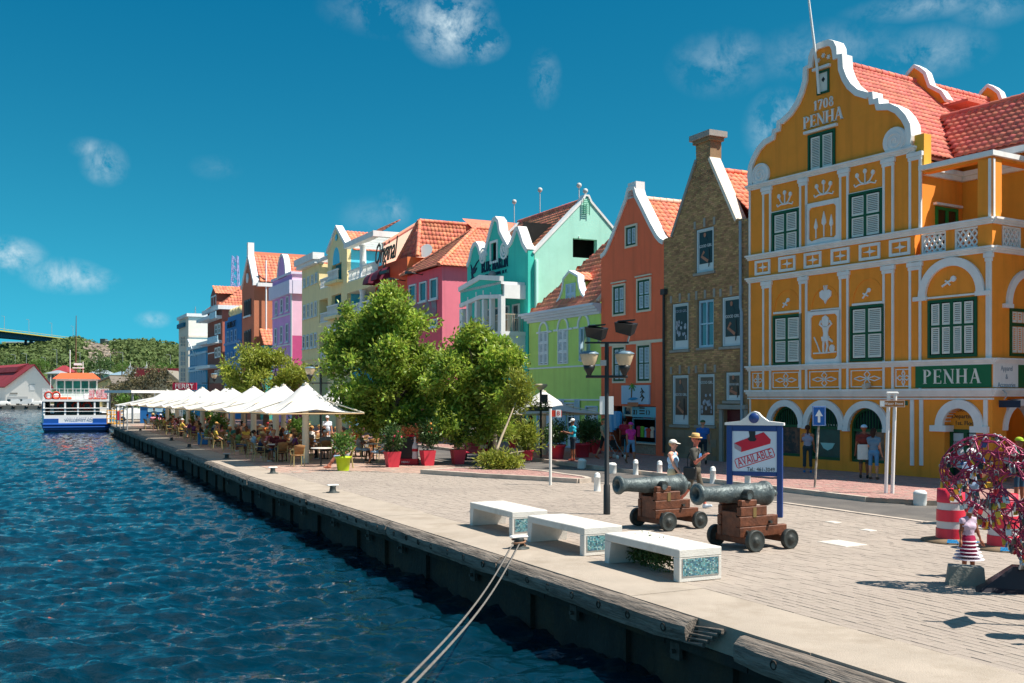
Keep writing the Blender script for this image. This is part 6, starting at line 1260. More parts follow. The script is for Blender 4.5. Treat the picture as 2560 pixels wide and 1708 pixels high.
twh=M('tower_lit_side',(.9,.80,.68),rough=.8,var=.03);twg=M('tower_front',(.88,.70,.55),rough=.8,var=.04);z_t=f.uz(*z4b(80,770))[1];MB().box(0,Ww-.05,0,D,0,z_t).build('wall',twg,B);MB().box(Ww-.049,Ww+.05,0,D,0,z_t-.1).build('side_wall',twh,B)  # side tone carries painted sunlight, front tone the shade
mb=MB();mb.box(-.3,Ww+.3,-.3,D,z_t,z_t+.5);mb.build('roof_edge',white,B);z_=f.dz(*z4b(240,965),Ww)[1];MB().box(Ww+.051,Ww+.15,0,D,z_-.15,z_+.15).build('string_course',twg,B)
q=f.rect(z4b(35,0)[0],z4b(105,0)[0],z4b(0,825)[1],z4b(0,870)[1]);MB().box(q[0],q[1],-.4,.0,q[2],q[3]).build('roof_sign',M('sign_teal_dark',srgb('#1f6a86'),var=.1),B)
for(yt,yb,m_)in((960,1080,'tower_glass_rose'),(1120,1290,'tower_glass_blue'),(1300,1460,'tower_glass_blue')):
 for k in range(3):q=f.rect(z4b(55+k*18,0)[0],z4b(71+k*18,0)[0],z4b(0,yt)[1],z4b(0,yb)[1]);pane_window(B,q[0],q[1],q[2],q[3],twg,1,3,0,None,.15,M(m_,srgb('#8c6a66' if 'rose' in m_ else '#4a7ba0'),rough=.2,var=.2))
mb=MB();u_,z_=f.uz(*z4b(210,640),10);mb.tube([(u_,10,z_t),(u_,10,z_)],.07,5)
for k in range(4):mb.tube([(u_-1.4+.2*k,10,z_-.6-k*.6),(u_+1.4-.2*k,10,z_-.6-k*.6)],.04,4)
mb.build('aerial',steel,B)
# lattice radio mast standing behind the terrace
p=at(588,720,210)
mb=MB();H0,H1=10.0,at(588,640,210).z
for s0,s1 in((-1,-1),(1,-1),(1,1),(-1,1)):mb.tube([(s0*1.5,s1*1.5,0),(s0*.5,s1*.5,H1)],.08,4)
n=18
for k in range(n):
 a,b=H1*k/n,H1*(k+1)/n;wa,wb=1.5-k/n,1.5-(k+1)/n
 for(x0,y0,x1,y1)in((-1,-1,1,-1),(1,-1,1,1),(1,1,-1,1),(-1,1,-1,-1)):mb.tube([(x0*wa,y0*wa,a),(x1*wb,y1*wb,b)],.05,4,k%2);mb.tube([(x1*wa,y1*wa,a),(x0*wb,y0*wb,b)],.05,4,k%2)
o=mb.build('radio_mast',[M('mast_violet',srgb('#a79fd0'),var=.1),M('mast_blue',srgb('#8f9fd0'),var=.1)],None,None,(p.x,p.y,0));tag(o,'lattice radio mast rising behind the salmon roofs','radio mast')
# ---------------------------------------------------------------- far side of the harbour: hill, bridge, sheds
rn=np.random.RandomState(11)
def ridge_y(px):return np.interp(px,[-900,-200,0,120,190,290,340,420,520,900],[905,890,878,866,858,876,868,876,882,900])
def terr(X,Y):
 px=CX+F*X/Y;zr=CH+(HY-ridge_y(px))/F*700;t=np.clip((Y-400)/300,0,1);t=t*t*(3-2*t)
 return zr*t*(1-.25*np.clip((Y-720)/300,0,1))+1.2*np.sin(X*.05+Y*.03)*t
nx,ny=90,40;gx=np.linspace(-900,250,nx);gy=np.linspace(395,960,ny);XX,YY=np.meshgrid(gx,gy);ZZ=terr(XX,YY)+rn.normal(0,.35,XX.shape)*(YY>430)
idx=np.arange(nx*ny).reshape(ny,nx);fq=np.stack([idx[:-1,:-1],idx[:-1,1:],idx[1:,1:],idx[1:,:-1]],-1).reshape(-1,4)
link('hill',npmesh('hill',np.stack([XX,YY,ZZ-.3],-1).reshape(-1,3),fq,[M('hill_soil',(.10,.085,.045),rough=.95,var=.3,vs=.05,col2=(.05,.07,.02),c2s=.02,c2t=.5)],True),None,'structure')
leaf_far=M('scrub_leaves',(.135,.19,.055),rough=.8,var=.25,vs=.05,island=.15,tl=.25,col2=(.085,.13,.04),c2s=.05,c2t=.5)
def bush_cloud(name,pts,mats,per=26,leaf=1.0):
 """each bush = a dome of leaf-clump faces"""
 P=np.array(pts);n=len(P)*per;c=np.repeat(P[:,:3],per,0);r=np.repeat(P[:,3],per)[:,None];d=rn.normal(size=(n,3));d[:,2]=np.abs(d[:,2])*.9-.12;d /= np.linalg.norm(d,axis=1)[:,None]
 p=c+d*r*np.array([1,1,.72])*(.75+.35*rn.rand(n,1));a=np.cross(d,rn.normal(size=(n,3)));a /= np.linalg.norm(a,axis=1)[:,None];b=np.cross(d+rn.normal(size=(n,3))*.5,a);b /= np.linalg.norm(b,axis=1)[:,None];s=r*leaf*(.15+.13*rn.rand(n,1))
 v=np.stack([p-a*s,p-b*s*.8+d*s*.15,p+a*s,p+b*s*.8+d*s*.15],1).reshape(-1,3);f=np.arange(4*n).reshape(-1,4)
 return link(name,npmesh(name,v,f,mats),None,'stuff')
pts=[]
for k in range(5200):
 Y=425+rn.rand()**.9*330;px=-160+rn.rand()*760;X=(px-CX)/F*Y;z=float(terr(X,Y));pyy=HY-(z-CH)/Y*F
 if 205<px<290 and pyy<905 and rn.rand()<.85:continue
 r=1.2+rn.rand()**3*4.2;pts.append((X,Y,z+r*.3,r))
bush_cloud('hillside_scrub',pts,[leaf_far],46)
rk=MB()
for k in range(420):
 px=203+rn.rand()*90;Y=560+rn.rand()*140;X=(px-CX)/F*Y;z=float(terr(X,Y));r=.6+rn.rand()*1.6;mb_=MB().ball((0,0,0),1,5,3)
 rk.add([(X+v[0]*r*(1+.4*rn.rand()),Y+v[1]*r,z+v[2]*r*.8*(1+.4*rn.rand()))for v in mb_.v],mb_.f)
rk.build('rock_scree',M('scree_rock',(.25,.205,.165),rough=.95,var=.25,island=.3,bump=.4),None,'stuff')
# bridge high over the harbour mouth
Yb=640;B=thing('road_bridge','high road bridge with blue girder and yellow parapet crossing to the hill','bridge',(0,0,0))
pa,pb=at(-60,822,Yb-40),at(192,853,Yb+60);ext=pa+(pa-pb)*3;ext.z=pa.z+6;dirb=(pb-ext).normalized();nb=Vector((-dirb.y,dirb.x,0)).normalized()
mb=MB()
for z0,z1,w,m in((-.5,.1,6.5,1),(-4.2,-.52,4.0,0)):mb.add([p+nb*s_*w+Vector((0,0,z))for p in(ext,pa,pb)for s_ in(-1,1)for z in(z0 if p is not pb else z0*.55,z1)],[(0,2,6,4),(1,5,7,3),(0,4,5,1),(2,3,7,6),(4,6,10,8),(5,9,11,7),(4,8,9,5),(6,7,11,10)],m)
mb.build('girder',[M('bridge_blue',srgb('#1f5470'),var=.08),M('bridge_yellow',srgb('#b9b15a'),var=.08)],B)
mb=MB()
for p,q in((ext,pa),(pa,pb)):
 for s_ in(-6.4,6.4):mb.tube([p+nb*s_+Vector((0,0,1.1)),q+nb*s_+Vector((0,0,1.1))],.12,4);n=int((q-p).length/4);[mb.tube([p.lerp(q,k/n)+nb*s_,p.lerp(q,k/n)+nb*s_+Vector((0,0,1.1))],.07,4)for k in range(n)]
mb.build('parapet_rail',MATS['bridge_yellow'],B)
for px,yb_ in((62,880),(74,880)):
 t_=(px-(-60))/(192+60);p=pa.lerp(pb,t_);zg=float(terr(p.x,p.y))-1;
 for s_ in(-2.5,2.5):MB().tube([(p.x+nb.x*s_,p.y+nb.y*s_,zg),(p.x+nb.x*s_*.8,p.y+nb.y*s_*.8,p.z-3.4)],[1.1,.8],8).build('pier_leg',M('bridge_pier_yellow' if px>70 else 'bridge_pier_blue',srgb('#9a8f4a')if px>70 else srgb('#27495f'),var=.1),B)
for k in range(5):p=pa.lerp(pb,k/4.3-.05);mb=MB();mb.tube([p+nb*-5,p+nb*-5+Vector((0,0,9))],.12,5);mb.tube([p+nb*-5+Vector((0,0,9)),p+nb*-3.2+Vector((0,0,9.3))],.1,5);mb.build('lamp_mast',steel,B)
ab=at(180,862,Yb+60);MB().box(ab.x-3,ab.x+12,ab.y-6,ab.y+8,ab.z-8,ab.z+2.4).build('abutment',M('abutment_stone',(.4,.36,.3),var=.15),B)
def far_block(name,label,x0,x1,yt,yb,Y,D,mat,windows=None,roof=None):
 a,b=at(x0,yt,Y),at(x1,yb,Y);B=thing(name,label,'building',((a.x+b.x)/2,Y,b.z));w=(b.x-a.x)/2;h=a.z-b.z;MB().box(-w,w,0,D,-4,h).build('wall',mat,B)
 if windows:
  c_,r_=windows
  for i in range(r_):
   mb=MB()
   for k in range(c_):u=-w+2*w*(k+.5)/c_;z_=h*(i+.55)/r_;MB().box(u-w/c_*.72,u+w/c_*.72,-.15,.02,z_-h/r_*.3,z_+h/r_*.22).build('window',M('far_glass',(.05,.12,.16),rough=.25,var=.3),B)
 if roof:MB().box(-w-.5,w+.5,-.6,D+.5,h,h+roof).build('roof',white,B)
 return B
far_block('slab_hotel','long glazed slab building on the hill under the bridge',6,98,857,877,780,14,M('hotel_pale',(.50,.52,.50),var=.1),(12,3),.8)
far_block('hill_office','small white stepped building at right end of the glazed hill slab',99,121,860,878,775,12,M('hotel_white',(.7,.68,.62),var=.08),(3,3))
far_block('lookout_pavilion','dark lookout pavilion on top of the rocky slope',250,262,847,856,690,5,M('lookout_dark',(.05,.08,.08),var=.1))
far_block('lookout_restaurant','low glazed pavilion beside the dark lookout on the ridge',262,285,853,861,692,8,M('lookout_teal',(.18,.26,.25),var=.2),(4,1),.5)
far_block('ridge_building','long low pale building along the wooded ridge',343,425,867,874,700,12,M('ridge_pale',(.35,.45,.44),var=.1),(10,1),.7)
def hip_house(name,label,x0,x1,ye,yt,yb,Y,wall,roof,ov=1.0):
 a,b=at(x0,ye,Y),at(x1,yb,Y);t=at((x0+x1)/2,yt,Y+5).z;B=thing(name,label,'house',((a.x+b.x)/2,Y,0));w=(b.x-a.x)/2;z0,z1=b.z,a.z
 MB().box(-w,w,0,10,z0-6,z1).build('wall',wall,B);W2=w+ov;r=w*.3
 MB().add([(-W2,-ov,z1),(W2,-ov,z1),(W2,10+ov,z1),(-W2,10+ov,z1),(-r,5,t),(r,5,t)],[(0,1,5,4),(1,2,5),(2,3,4,5),(3,0,4),(3,2,1,0)]).build('roof',roof,B)
 for k in range(3):u=-w+2*w*(k+.5)/3;MB().box(u-w*.14,u+w*.14,-.1,.02,z0+(z1-z0)*.25,z0+(z1-z0)*.8).build('window',MATS['far_glass'],B)
 return B
redr=M('sheet_roof_red',srgb('#8e3038'),rough=.7,var=.15,vs=.2);greyr=M('sheet_roof_grey',srgb('#8f9aa0'),rough=.6,var=.12,vs=.2);paleg=M('wall_pale_green',srgb('#b8cdb5'),var=.1);sandw=M('wall_sand',srgb('#d9c49a'),var=.08)
hip_house('hip_roof_house','house with a grey pyramid roof above the yellow shed',224,262,935,922,948,460,paleg,greyr)
hip_house('hip_roof_house','house with a dark red hipped roof left of the ferry masts',134,164,930,914,945,470,sandw,redr)
hip_house('hip_roof_house','pale green house with a low grey roof beside the white shed',118,146,934,926,950,440,paleg,greyr)
hip_house('hip_roof_house','pale house with a blue grey roof left of the scrolled white gables',276,312,938,929,952,430,sandw,M('sheet_roof_blue',srgb('#7f99ab'),rough=.6,var=.1))
hip_house('hip_roof_house','flat grey roofed house above the yellow gable at the right',430,462,928,921,945,440,sandw,greyr)
def gable_shed(name,label,cat,x0,x1,ye,xa,ya,yb,Y,L,ang,wall,roof,ov=.8):
 """shed whose gable end spans x0-x1; ridge runs away at ang"""
 a,b=at(x0,ye,Y),at(x1,yb,Y);t=at(xa,ya,Y);B=thing(name,label,cat,(a.x,Y,0),ang*0);w=b.x-a.x;u=t.x-a.x;z0=b.z;dx=math.tan(ang)
 sk=lambda p:(p[0]+p[1]*dx,p[1],p[2])
 mb=MB();mb.prism([(0,z0-2),(w,z0-2),(w,a.z),(u,t.z),(0,a.z)],0,L);mb.v=[sk(v)for v in mb.v];mb.build('wall',wall,B)
 for(e0,e1)in((0,-ov),(w,w+ov)):
  sl_=(t.z-a.z)/(u-e0)if e0==0 else(t.z-a.z)/(u-w);ze=a.z+(e1-e0)*sl_;mb=MB();P=[(e1,-ov,ze+.1),(e1,L,ze+.1),(u,L,t.z+.1),(u,-ov,t.z+.1)];mb.add([sk(p)for p in P]+[sk((p[0],p[1],p[2]+.35))for p in P],[(0,1,2,3),(7,6,5,4),(0,4,5,1),(1,5,6,2),(2,6,7,3),(3,7,4,0)]);mb.build('roof',roof,B)
 return B,w,a,t,u,z0
Bq,w,a,t,u,z0=gable_shed('white_shed','large white quayside shed with a faded red roof and roof vent','warehouse',14,126,966,84,914,1006,372,60,-.75,M('shed_white',(.80,.77,.73),var=.04,vs=.1),redr)
mb=MB();mb.prism([(u-4.5,t.z-2.2),(u+1.5,t.z-.6),(u+.6,t.z+.9),(u-3.0,t.z-.2)],5,45);mb.v=[(x+y*math.tan(-.75),y,z)for x,y,z in mb.v];mb.build('roof_vent',redr,Bq)
MB().box(w*.52,w*.66,-.1,.02,z0+6.4,z0+6.6).build('gable_vent',steel,Bq);MB().box(w*.54,w*.65,-.08,.02,z0+4.4,z0+6.2).build('window',M('shed_panel',(.74,.75,.76),var=.04),Bq);MB().box(w*.1,w*.27,-.1,.02,z0+3.0,z0+3.5).build('window',M('shed_dark',(.25,.24,.22),var=.1),Bq)
MB().box(w*.05,w*.5,-.08,.02,z0,z0+2.1).build('sliding_door',M('shed_grey',(.5,.5,.5),var=.06),Bq)
Bq,w,a,t,u,z0=gable_shed('yellow_shed','yellow harbour shed with a grey brown roof right behind the ferry','warehouse',226,285,966,276,944,1002,300,40,.1,M('shed_yellow',srgb('#e2c98c'),var=.06,vs=.2),M('shed_roof_brown',srgb('#7d746c'),var=.15,vs=.2))
Bq,w,a,t,u,z0=gable_shed('grey_roof_shed','long shed with a broad weathered grey roof behind the bare tree','warehouse',256,470,972,420,930,1000,270,40,0,M('shed_olive',srgb('#9a8f76'),var=.1,vs=.2),M('shed_roof_grey',srgb('#878176'),var=.15,vs=.15))
MB().prism([(u-12,t.z-1.1),(u+9,t.z-1.1),(u+8,t.z+1.2),(u-11,t.z+1.2)],8,12).build('roof_vent',redr,Bq)
# black-roofed house with two white scrolled gables
B=thing('scroll_gable_house','black roofed house with two ornate white scrolled gables on the far shore','house',(at(345,940,330).x,330,0));cx0=at(345,940,330).x
def sg(xc,w,yt,yb):
 p=at(xc,yt,330);q=at(xc,yb,330);x=p.x-cx0;h=p.z-q.z;o=[(w,0),(w*.8,.12*h),(w*.62,.2*h),(w*.52,.45*h),(w*.4,.66*h),(w*.2,.76*h),(w*.12,.9*h),(0,h)]
 mb=MB();mb.prism([(x-a_,q.z+b_)for a_,b_ in o]+[(x+a_,q.z+b_)for a_,b_ in o[::-1][1:]],0,.6);mb.lathe([(.02,h),(.18,h+.1),(.05,h+.5),(.02,h+1.3)],(x,.3,q.z),(0,0,1),6);mb.build('scroll_gable',white,B);return x,q.z,p.z
xa_,zb0,_=sg(325,2.6,913,938);xb_,_,zt0=sg(366,2.9,913,938);sg(333,1.0,928,939);
MB().add([(xa_-1,.3,zb0),(xb_+1,.3,zb0),(xb_+.3,5,zt0-.6),(xa_+.3,5,zt0-.6)],[(0,1,2,3)]).build('roof',M('roof_black',(.02,.022,.024),rough=.7,var=.2),B);MB().box(xa_-1.5,xb_+2,.4,9,-1,zb0).build('wall',sandw,B)
# hillside street lamps
for li,(x,yb_,yt)in enumerate(((142,905,875),(200,912,882),(276,912,885),(307,912,882),(243,918,895),(426,918,888),(113,920,895),(66,905,885),(38,902,888))):
 Y=520;p=at(x,yb_,Y);h=(yb_-yt)/F*Y;mb=MB();mb.tube([(0,0,-4),(0,0,h)],.1,5);mb.tube([(0,0,h),(-1.6,0,h+.3)],.08,4);mb.box(-2.2,-1.4,-.15,.15,h+.2,h+.4)
 o=mb.build('street_lamp',steel,None,None,p);tag(o,'slim grey street lamp on the far hillside, '+('above the red hipped roof','right of the ferry masts','below the rocky slope','left of the scrolled gables','over the grey pyramid roof','nearest the white tower','behind the white shed ridge','under the bridge piers','leftmost of all')[li],'street lamp','street lamps on the far hillside')
# far quay with moored vans
mb=MB();mb.box(-1200,-137.5,331,334,-3,.15);mb.build('far_quay_edge',M('far_quay_concrete',(.24,.22,.19),var=.2,vs=.3),None,'structure')
mb=MB();mb.quad((-137.5,334,.02),(-60,150,.02),(60,150,.02),(60,398,.02),(-1200,398,.02),(-1200,334,.02));mb.build('far_yard',M('yard_concrete',(.36,.33,.29),rough=.95,var=.1,vs=.05),None,'structure')
for k in range(26):
 p=(-140-k*4.2,330.6);
 mb=MB();mb.lathe([(.1,-.6),(.55,-.5),(.55,.1),(.1,.2)],(0,0,0),(0,0,1),8);o=mb.build('quay_fender',blackmetal,None,None,(p[0],p[1],-.15));tag(o,'round black tyre fender hanging along the distant quay','fender','tyre fenders along the distant quay')
def car(loc,rz,col,label,L=4.2,H=1.45,Wd=1.7,van=False,group=None):
 B=thing('parked_car' if not van else 'parked_van',label,'van' if van else 'car',loc,rz,group);l=L/2;w=Wd/2
 prof=[(-l,.35),(-l,.75),(-l*.95,.9),(-l*.6,.95),(-l*.38,H),(l*.45,H),(l*.8,.98),(l*.97,.85),(l,.5),(l*.95,.3),(-l*.95,.3)]if not van else[(-l,.35),(-l,.9),(-l*.8,1.1),(-l*.62,H),(l,H),(l,.3)]
 mb=MB();mb.prism(prof,-w,w);n=len(prof);mb.v=[(x,y*(1 if z<1.0 else .86),z)for x,y,z in mb.v];mb.build('car_body',M('car_'+col.strip('#'),srgb(col),rough=.3,var=.03,spec=.6),B)
 g=[(-l*.55,.98),(-l*.36,H-.06),(l*.42,H-.06),(l*.7,1.0)]if not van else[(-l*.76,1.12),(-l*.6,H-.1),(-l*.2,H-.1),(-l*.2,1.12)]
 mb=MB();mb.prism(g,-w*.99,w*.99);mb.v=[(x,y*(1 if z<1.05 else .885),z)for x,y,z in mb.v];mb.build('side_windows',darkglass,B)
 for x in(-l*.62,l*.62):
  for y in(-w,w):m2=MB();m2.lathe([(.0,-.1),(.2,-.1),(.31,-.08),(.31,.08),(.2,.1),(0,.1)],(x,y*.93,.31),(0,1,0),12);m2.build('wheel',blackmetal,B)
 for y in(-w*.7,w*.7):MB().box(l*.95,l*1.0,y-.15,y+.15,.6,.74).build('tail_light',M('tail_red',(.4,.02,.02),rough=.3),B);MB().box(-l*1.0,-l*.96,y-.15,y+.15,.6,.74).build('headlight',M('head_clear',(.7,.7,.7),rough=.2),B)
 return B
for(x,Y,rz,col,van,lab)in((8,345,.2,'#e8e8e6',False,'white car parked at the left edge of the distant quay'),(33,352,0,'#dfe0e0',True,'white van parked before the white shed door'),(62,352,0,'#cfd2d4',True,'grey white van parked under the white shed wall'),(92,350,.1,'#e2e2e0',False,'white car parked right of the white shed door')):
 car(((x-CX)/F*Y,Y,.03),rz,col,lab,van=van,H=2.2 if van else 1.5,L=5.5 if van else 4.3)
for(x,Y,rz,col,lab)in((322,128,.5,'#d9dcdc','silver car parked nearest the yellow gate by the ferry'),(350,134,.55,'#9fb8ae','pale green car parked behind the ferry shelter'),(310,142,.4,'#e9e9e7','white car at the back of the ferry car park'),(385,131,.5,'#c8ccd0','grey car parked behind the blue kiosk'),(338,118,.3,'#eef0ee','white car with its front towards the terrace end')):car(((x-CX)/F*Y,Y,.0),rz,col,lab)
# ---------------------------------------------------------------- the ferry
yF=112.5;pF=at(190,1000,yF);B=thing('ferry','small white and blue harbour ferry with orange wheelhouse roof, WILLEMSTAD on its stern','ferry',(pF.x,yF,WZ),math.atan2(.40,1)-0*.1)
# local axes: x to starboard (right), y forward (away); stern at y=0
fw_=M('ferry_white',(.80,.80,.80),rough=.35,var=.04,spec=.5);fb=M('ferry_blue',srgb('#1c50a0'),rough=.35,var=.06,spec=.5);fbd=M('ferry_keel',srgb('#0c2a5a'),rough=.5,var=.1);forg=M('ferry_orange',srgb('#e8633a'),rough=.5,var=.05);flb=M('ferry_side_blue',srgb('#7ba6c0'),rough=.5,var=.06)
def zf_(y):return CH+(HY-y)/F*yF-WZ
secs=[(0,3.2,0),(1.5,3.5,0),(16,3.5,0),(21,2.4,.2),(24,.3,.5)]
def hull(z0,z1,k0,k1):
 v,f=[],[]
 for y,w,rise in secs:v+=[(-w*k0,y,z0),(-w*k1,y,z1+rise),(w*k1,y,z1+rise),(w*k0,y,z0)]
 for i in range(len(secs)-1):a=4*i;f+=[(a,a+1,a+5,a+4),(a+1,a+2,a+6,a+5),(a+2,a+3,a+7,a+6)]
 f+=[(0,3,2,1),(4*len(secs)-4,4*len(secs)-3,4*len(secs)-2,4*len(secs)-1)]
 return MB().add(v,f)
hull(-.6,.25,.8,.97).build('keel',fbd,B);hull(.25,1.0,.97,1.03).build('blue_hull',fb,B);hull(1.0,zf_(1038),1.0,1.0).build('white_hull',fw_,B)
mb=MB();mb.tube([(-3.32,-.12,.85),(3.32,-.12,.85)],.16,8);mb.tube([(-3.3,-.12,.55),(3.3,-.12,.55)],.12,8);mb.build('rubbing_strake',fb,B)
for s_ in(-1,1):MB().box(s_*2.5-.75,s_*2.5+.75,-.06,.0,1.02,1.5).build('boarding_recess',fb,B)
text('WILLEMSTAD',.42,M('letter_grey_blue',srgb('#8d96b0'),var=.02),B,.35,-.07,1.45,extrude=.01,spacing=1.15)
zd0,zd1=zf_(1038),zf_(1004);mb=MB();mb.box(-3.4,3.4,0,17.5,zd1,zd1+.22);mb.build('upper_deck',fw_,B);MB().box(-3.3,3.3,.05,17,zd0-.05,zd0).build('main_deck',M('deck_grey',(.25,.27,.28),var=.1),B)
for x in(-3.2,-1.1,.2,1.9,3.25):
 mb=MB();mb.box(x-.09,x+.09,.05,.22,zd0,zd1);mb.build('deck_post',fw_,B)
for s_ in(-1,1):
 for k in range(7):MB().box(s_*3.3-.06,s_*3.3+.06,2+k*2.2,2.14+k*2.2,zd0,zd1).build('deck_post',fw_,B)
MB().box(-2.3,2.4,2.2,16,zd0,zd1-.02).build('saloon',M('saloon_dark',(.03,.06,.055),rough=.3,var=.3),B)
MB().box(-3.42,-3.3,.4,16,zd0,zd1).build('side_screen',M('side_screen_blue',srgb('#5f93ad'),var=.15,vs=1),B)
lb_=M('lifebuoy_orange',srgb('#c9402e'),rough=.6,var=.08)
def ring_buoy(loc,r,parent):
 mb=MB();pts=[(r*math.cos(t),0,r*math.sin(t))for t in[i*math.pi/8 for i in range(17)]];mb.tube(pts,r*.28,6,cap=False);o=mb.build('lifebuoy',lb_,parent);o.location=loc;return o
for x in(-1.5,.0,1.1):ring_buoy((x,2.05,zd0+.95),.42,B)
ring_buoy((-2.75,.1,zd1+.65),.38,B);ring_buoy((-2.0,.1,zd1+.65),.38,B)
mb=MB()
for z_ in(.45,.8,1.15):mb.tube([(-3.35,17,zd1+.22+z_),(-3.35,.05,zd1+.22+z_),(3.35,.05,zd1+.22+z_),(3.35,17,zd1+.22+z_)],.028,5)
for k in range(9):x=-3.35+6.7*k/8;mb.tube([(x,.05,zd1+.2),(x,.05,zd1+1.38)],.03,5)
for s_ in(-3.35,3.35):
 for k in range(8):mb.tube([(s_,2+k*2,zd1+.2),(s_,2+k*2,zd1+1.38)],.03,5)
mb.build('deck_railing',fw_,B)
mb=MB();mb.tube([(-3.3,0,zd0+.75),(3.3,0,zd0+.75)],.05,5);mb.tube([(-3.3,0,zd0+.4),(3.3,0,zd0+.4)],.03,5);mb.build('stern_rail',fw_,B)
for x in(-1.4,2.2):MB().bevbox(x-.95,x+.95,.5,1.2,zd1+.22,zd1+.5,.1).build('liferaft',forg,B)
for x in(-1.9,1.1):MB().bevbox(x-.4,x+.4,1.3,2.0,zd1+.22,zd1+.85,.1).build('deck_locker',fw_,B)
for x in(1.6,2.3,2.9):MB().box(x-.28,x+.28,.0,.04,zd1+.35,zd1+1.3).build('notice_banner',M('banner_red_white',srgb('#d56a78'),var=.5,vs=3,col2=srgb('#f0dada'),c2s=4,c2t=.5),B)
mb=MB();zw0,zw1=zd1+.22,zf_(946);w0,w1=2.1,2.2;yw=4.0
P=[(-w0,yw,zw0),(w0,yw,zw0),(w0,yw+4.5,zw0),(-w0,yw+4.5,zw0),(-w1,yw-.3,zw1),(w1,yw-.3,zw1),(w1,yw+4.6,zw1),(-w1,yw+4.6,zw1)]
mb.add(P,[(0,1,5,4),(1,2,6,5),(2,3,7,6),(3,0,4,7),(4,5,6,7)]);mb.build('wheelhouse',M('wheelhouse_cream',srgb('#cfd8d0'),rough=.4,var=.05),B)
for k in range(5):x=-1.68+k*.84;MB().add([(x-.34,yw-.10-.02,zw0+.7),(x+.34,yw-.12,zw0+.7),(x+.35,yw-.3,zw1-.25),(x-.35,yw-.3,zw1-.25)],[(0,1,2,3)]).build('wheelhouse_window',M('ferry_green_glass',(.01,.13,.10),rough=.08,var=.5,vs=1.5,spec=.7),B)
mb=MB();zt_=zf_(934);mb.add([(-2.5,yw-.7,zw1),(2.5,yw-.7,zw1),(2.5,yw+5.1,zw1),(-2.5,yw+5.1,zw1),(-1.7,yw+.2,zt_+.15),(1.7,yw+.2,zt_+.15),(1.7,yw+4.4,zt_+.15),(-1.7,yw+4.4,zt_+.15)],[(3,2,1,0),(0,1,5,4),(1,2,6,5),(2,3,7,6),(3,0,4,7),(4,5,6,7)]);mb.build('wheelhouse_roof',forg,B)
for(x,z1_,r)in((-.75,zf_(870),.06),(.62,zf_(900),.05)):MB().tube([(x,yw+1.5,zt_),(x,yw+1.5,z1_)],r,6).build('mast',fw_,B)
MB().tube([(-.15,yw+1.5,zt_),(-.15,yw+1.5,zf_(905)),(-.1,yw+1.5,zf_(780))],[.13,.1,.035],6).build('mast',M('mast_brown',srgb('#6a4a3a'),var=.1),B)
mb=MB();mb.box(-.5,.75,yw+1.35,yw+1.65,zf_(918),zf_(918)+.12);mb.box(-.35,.5,yw+1.3,yw+1.7,zf_(910),zf_(910)+.25);mb.build('radar_bar',fw_,B)
MB().tube([(-2.6,1.2,zd1+1),(-2.6,1.2,zd1+2.7)],.04,5).build('mast',fw_,B)
# landing-stage gates and the FERRY sign
yel_p=M('gate_yellow',srgb('#e0a32a'),rough=.5,var=.08)
for(x,yb_,lab,c2)in((279,1060,'yellow tubular gate on the quay beside the ferry stern',0),(297,1062,'yellow gate frame holding a red panel beside the ferry',1)):
 p=gp(x,yb_);mb=MB()
 for z_ in(.1,.55,1.0,1.4):mb.tube([(-.45,0,z_),(.45,0,z_)],.04,5)
 for x_ in(-.45,0,.45):mb.tube([(x_,0,0),(x_,0,1.45)],.045,5)
 o=thing('quay_gate',lab,'gate',p,.3);mb.build('gate_frame',yel_p,o)
 if c2:MB().bevbox(-.2,.2,-.08,.04,.45,1.35,.05).build('red_panel',M('panel_red',srgb('#b0203a'),var=.1),o)
p=at(461,975,108);B=thing('ferry_sign','red sign with white FERRY lettering above the far tents','sign',(p.x,108,0),-.12)
zs0,zs1=at(461,975,108).z,at(461,957,108).z;MB().box(-1.32,1.32,0,.15,zs0,zs1).build('sign_board',M('ferry_red',srgb('#c02a4a'),var=.04),B)
text('FERRY',.72,M('ferry_letter',(.85,.85,.83),var=.02),B,0,-.03,(zs0+zs1)/2,extrude=.02,sx=1.05)
for x in(-1.0,1.0):MB().tube([(x,.2,0),(x,.2,zs1)],.06,6).build('post',steel,B)
# ferry-stop shelter with a flat white roof, blue kiosk and notice board
p=at(358,985,112);B=thing('ferry_shelter','open ferry shelter with a flat white roof behind the last tent','shelter',(p.x,112,0),1.1)
zr=at(358,980,112).z;MB().box(-3.5,4.5,-2,2,zr-.12,zr+.16).build('roof',white,B)
for x in(-3,0,4):
 for y in(-1.7,1.7):MB().tube([(x,y,0),(x,y,zr-.1)],.06,6).build('post',steel,B)
p=gp(372,1058);B=thing('blue_kiosk','bright blue kiosk at the far end of the terrace','kiosk',(p.x,p.y,0),.2);MB().box(-.9,1.6,0,1.4,0,2.5).build('wall',M('kiosk_blue',srgb('#1565a8'),var=.08),B);MB().box(-.1,1.5,-.05,.0,1.2,2.2).build('notice_board',M('notice_pale',srgb('#9cc4d8'),var=.2,vs=3),B);MB().box(-1.1,1.8,-.3,1.6,2.5,2.6).build('roof',white,B)
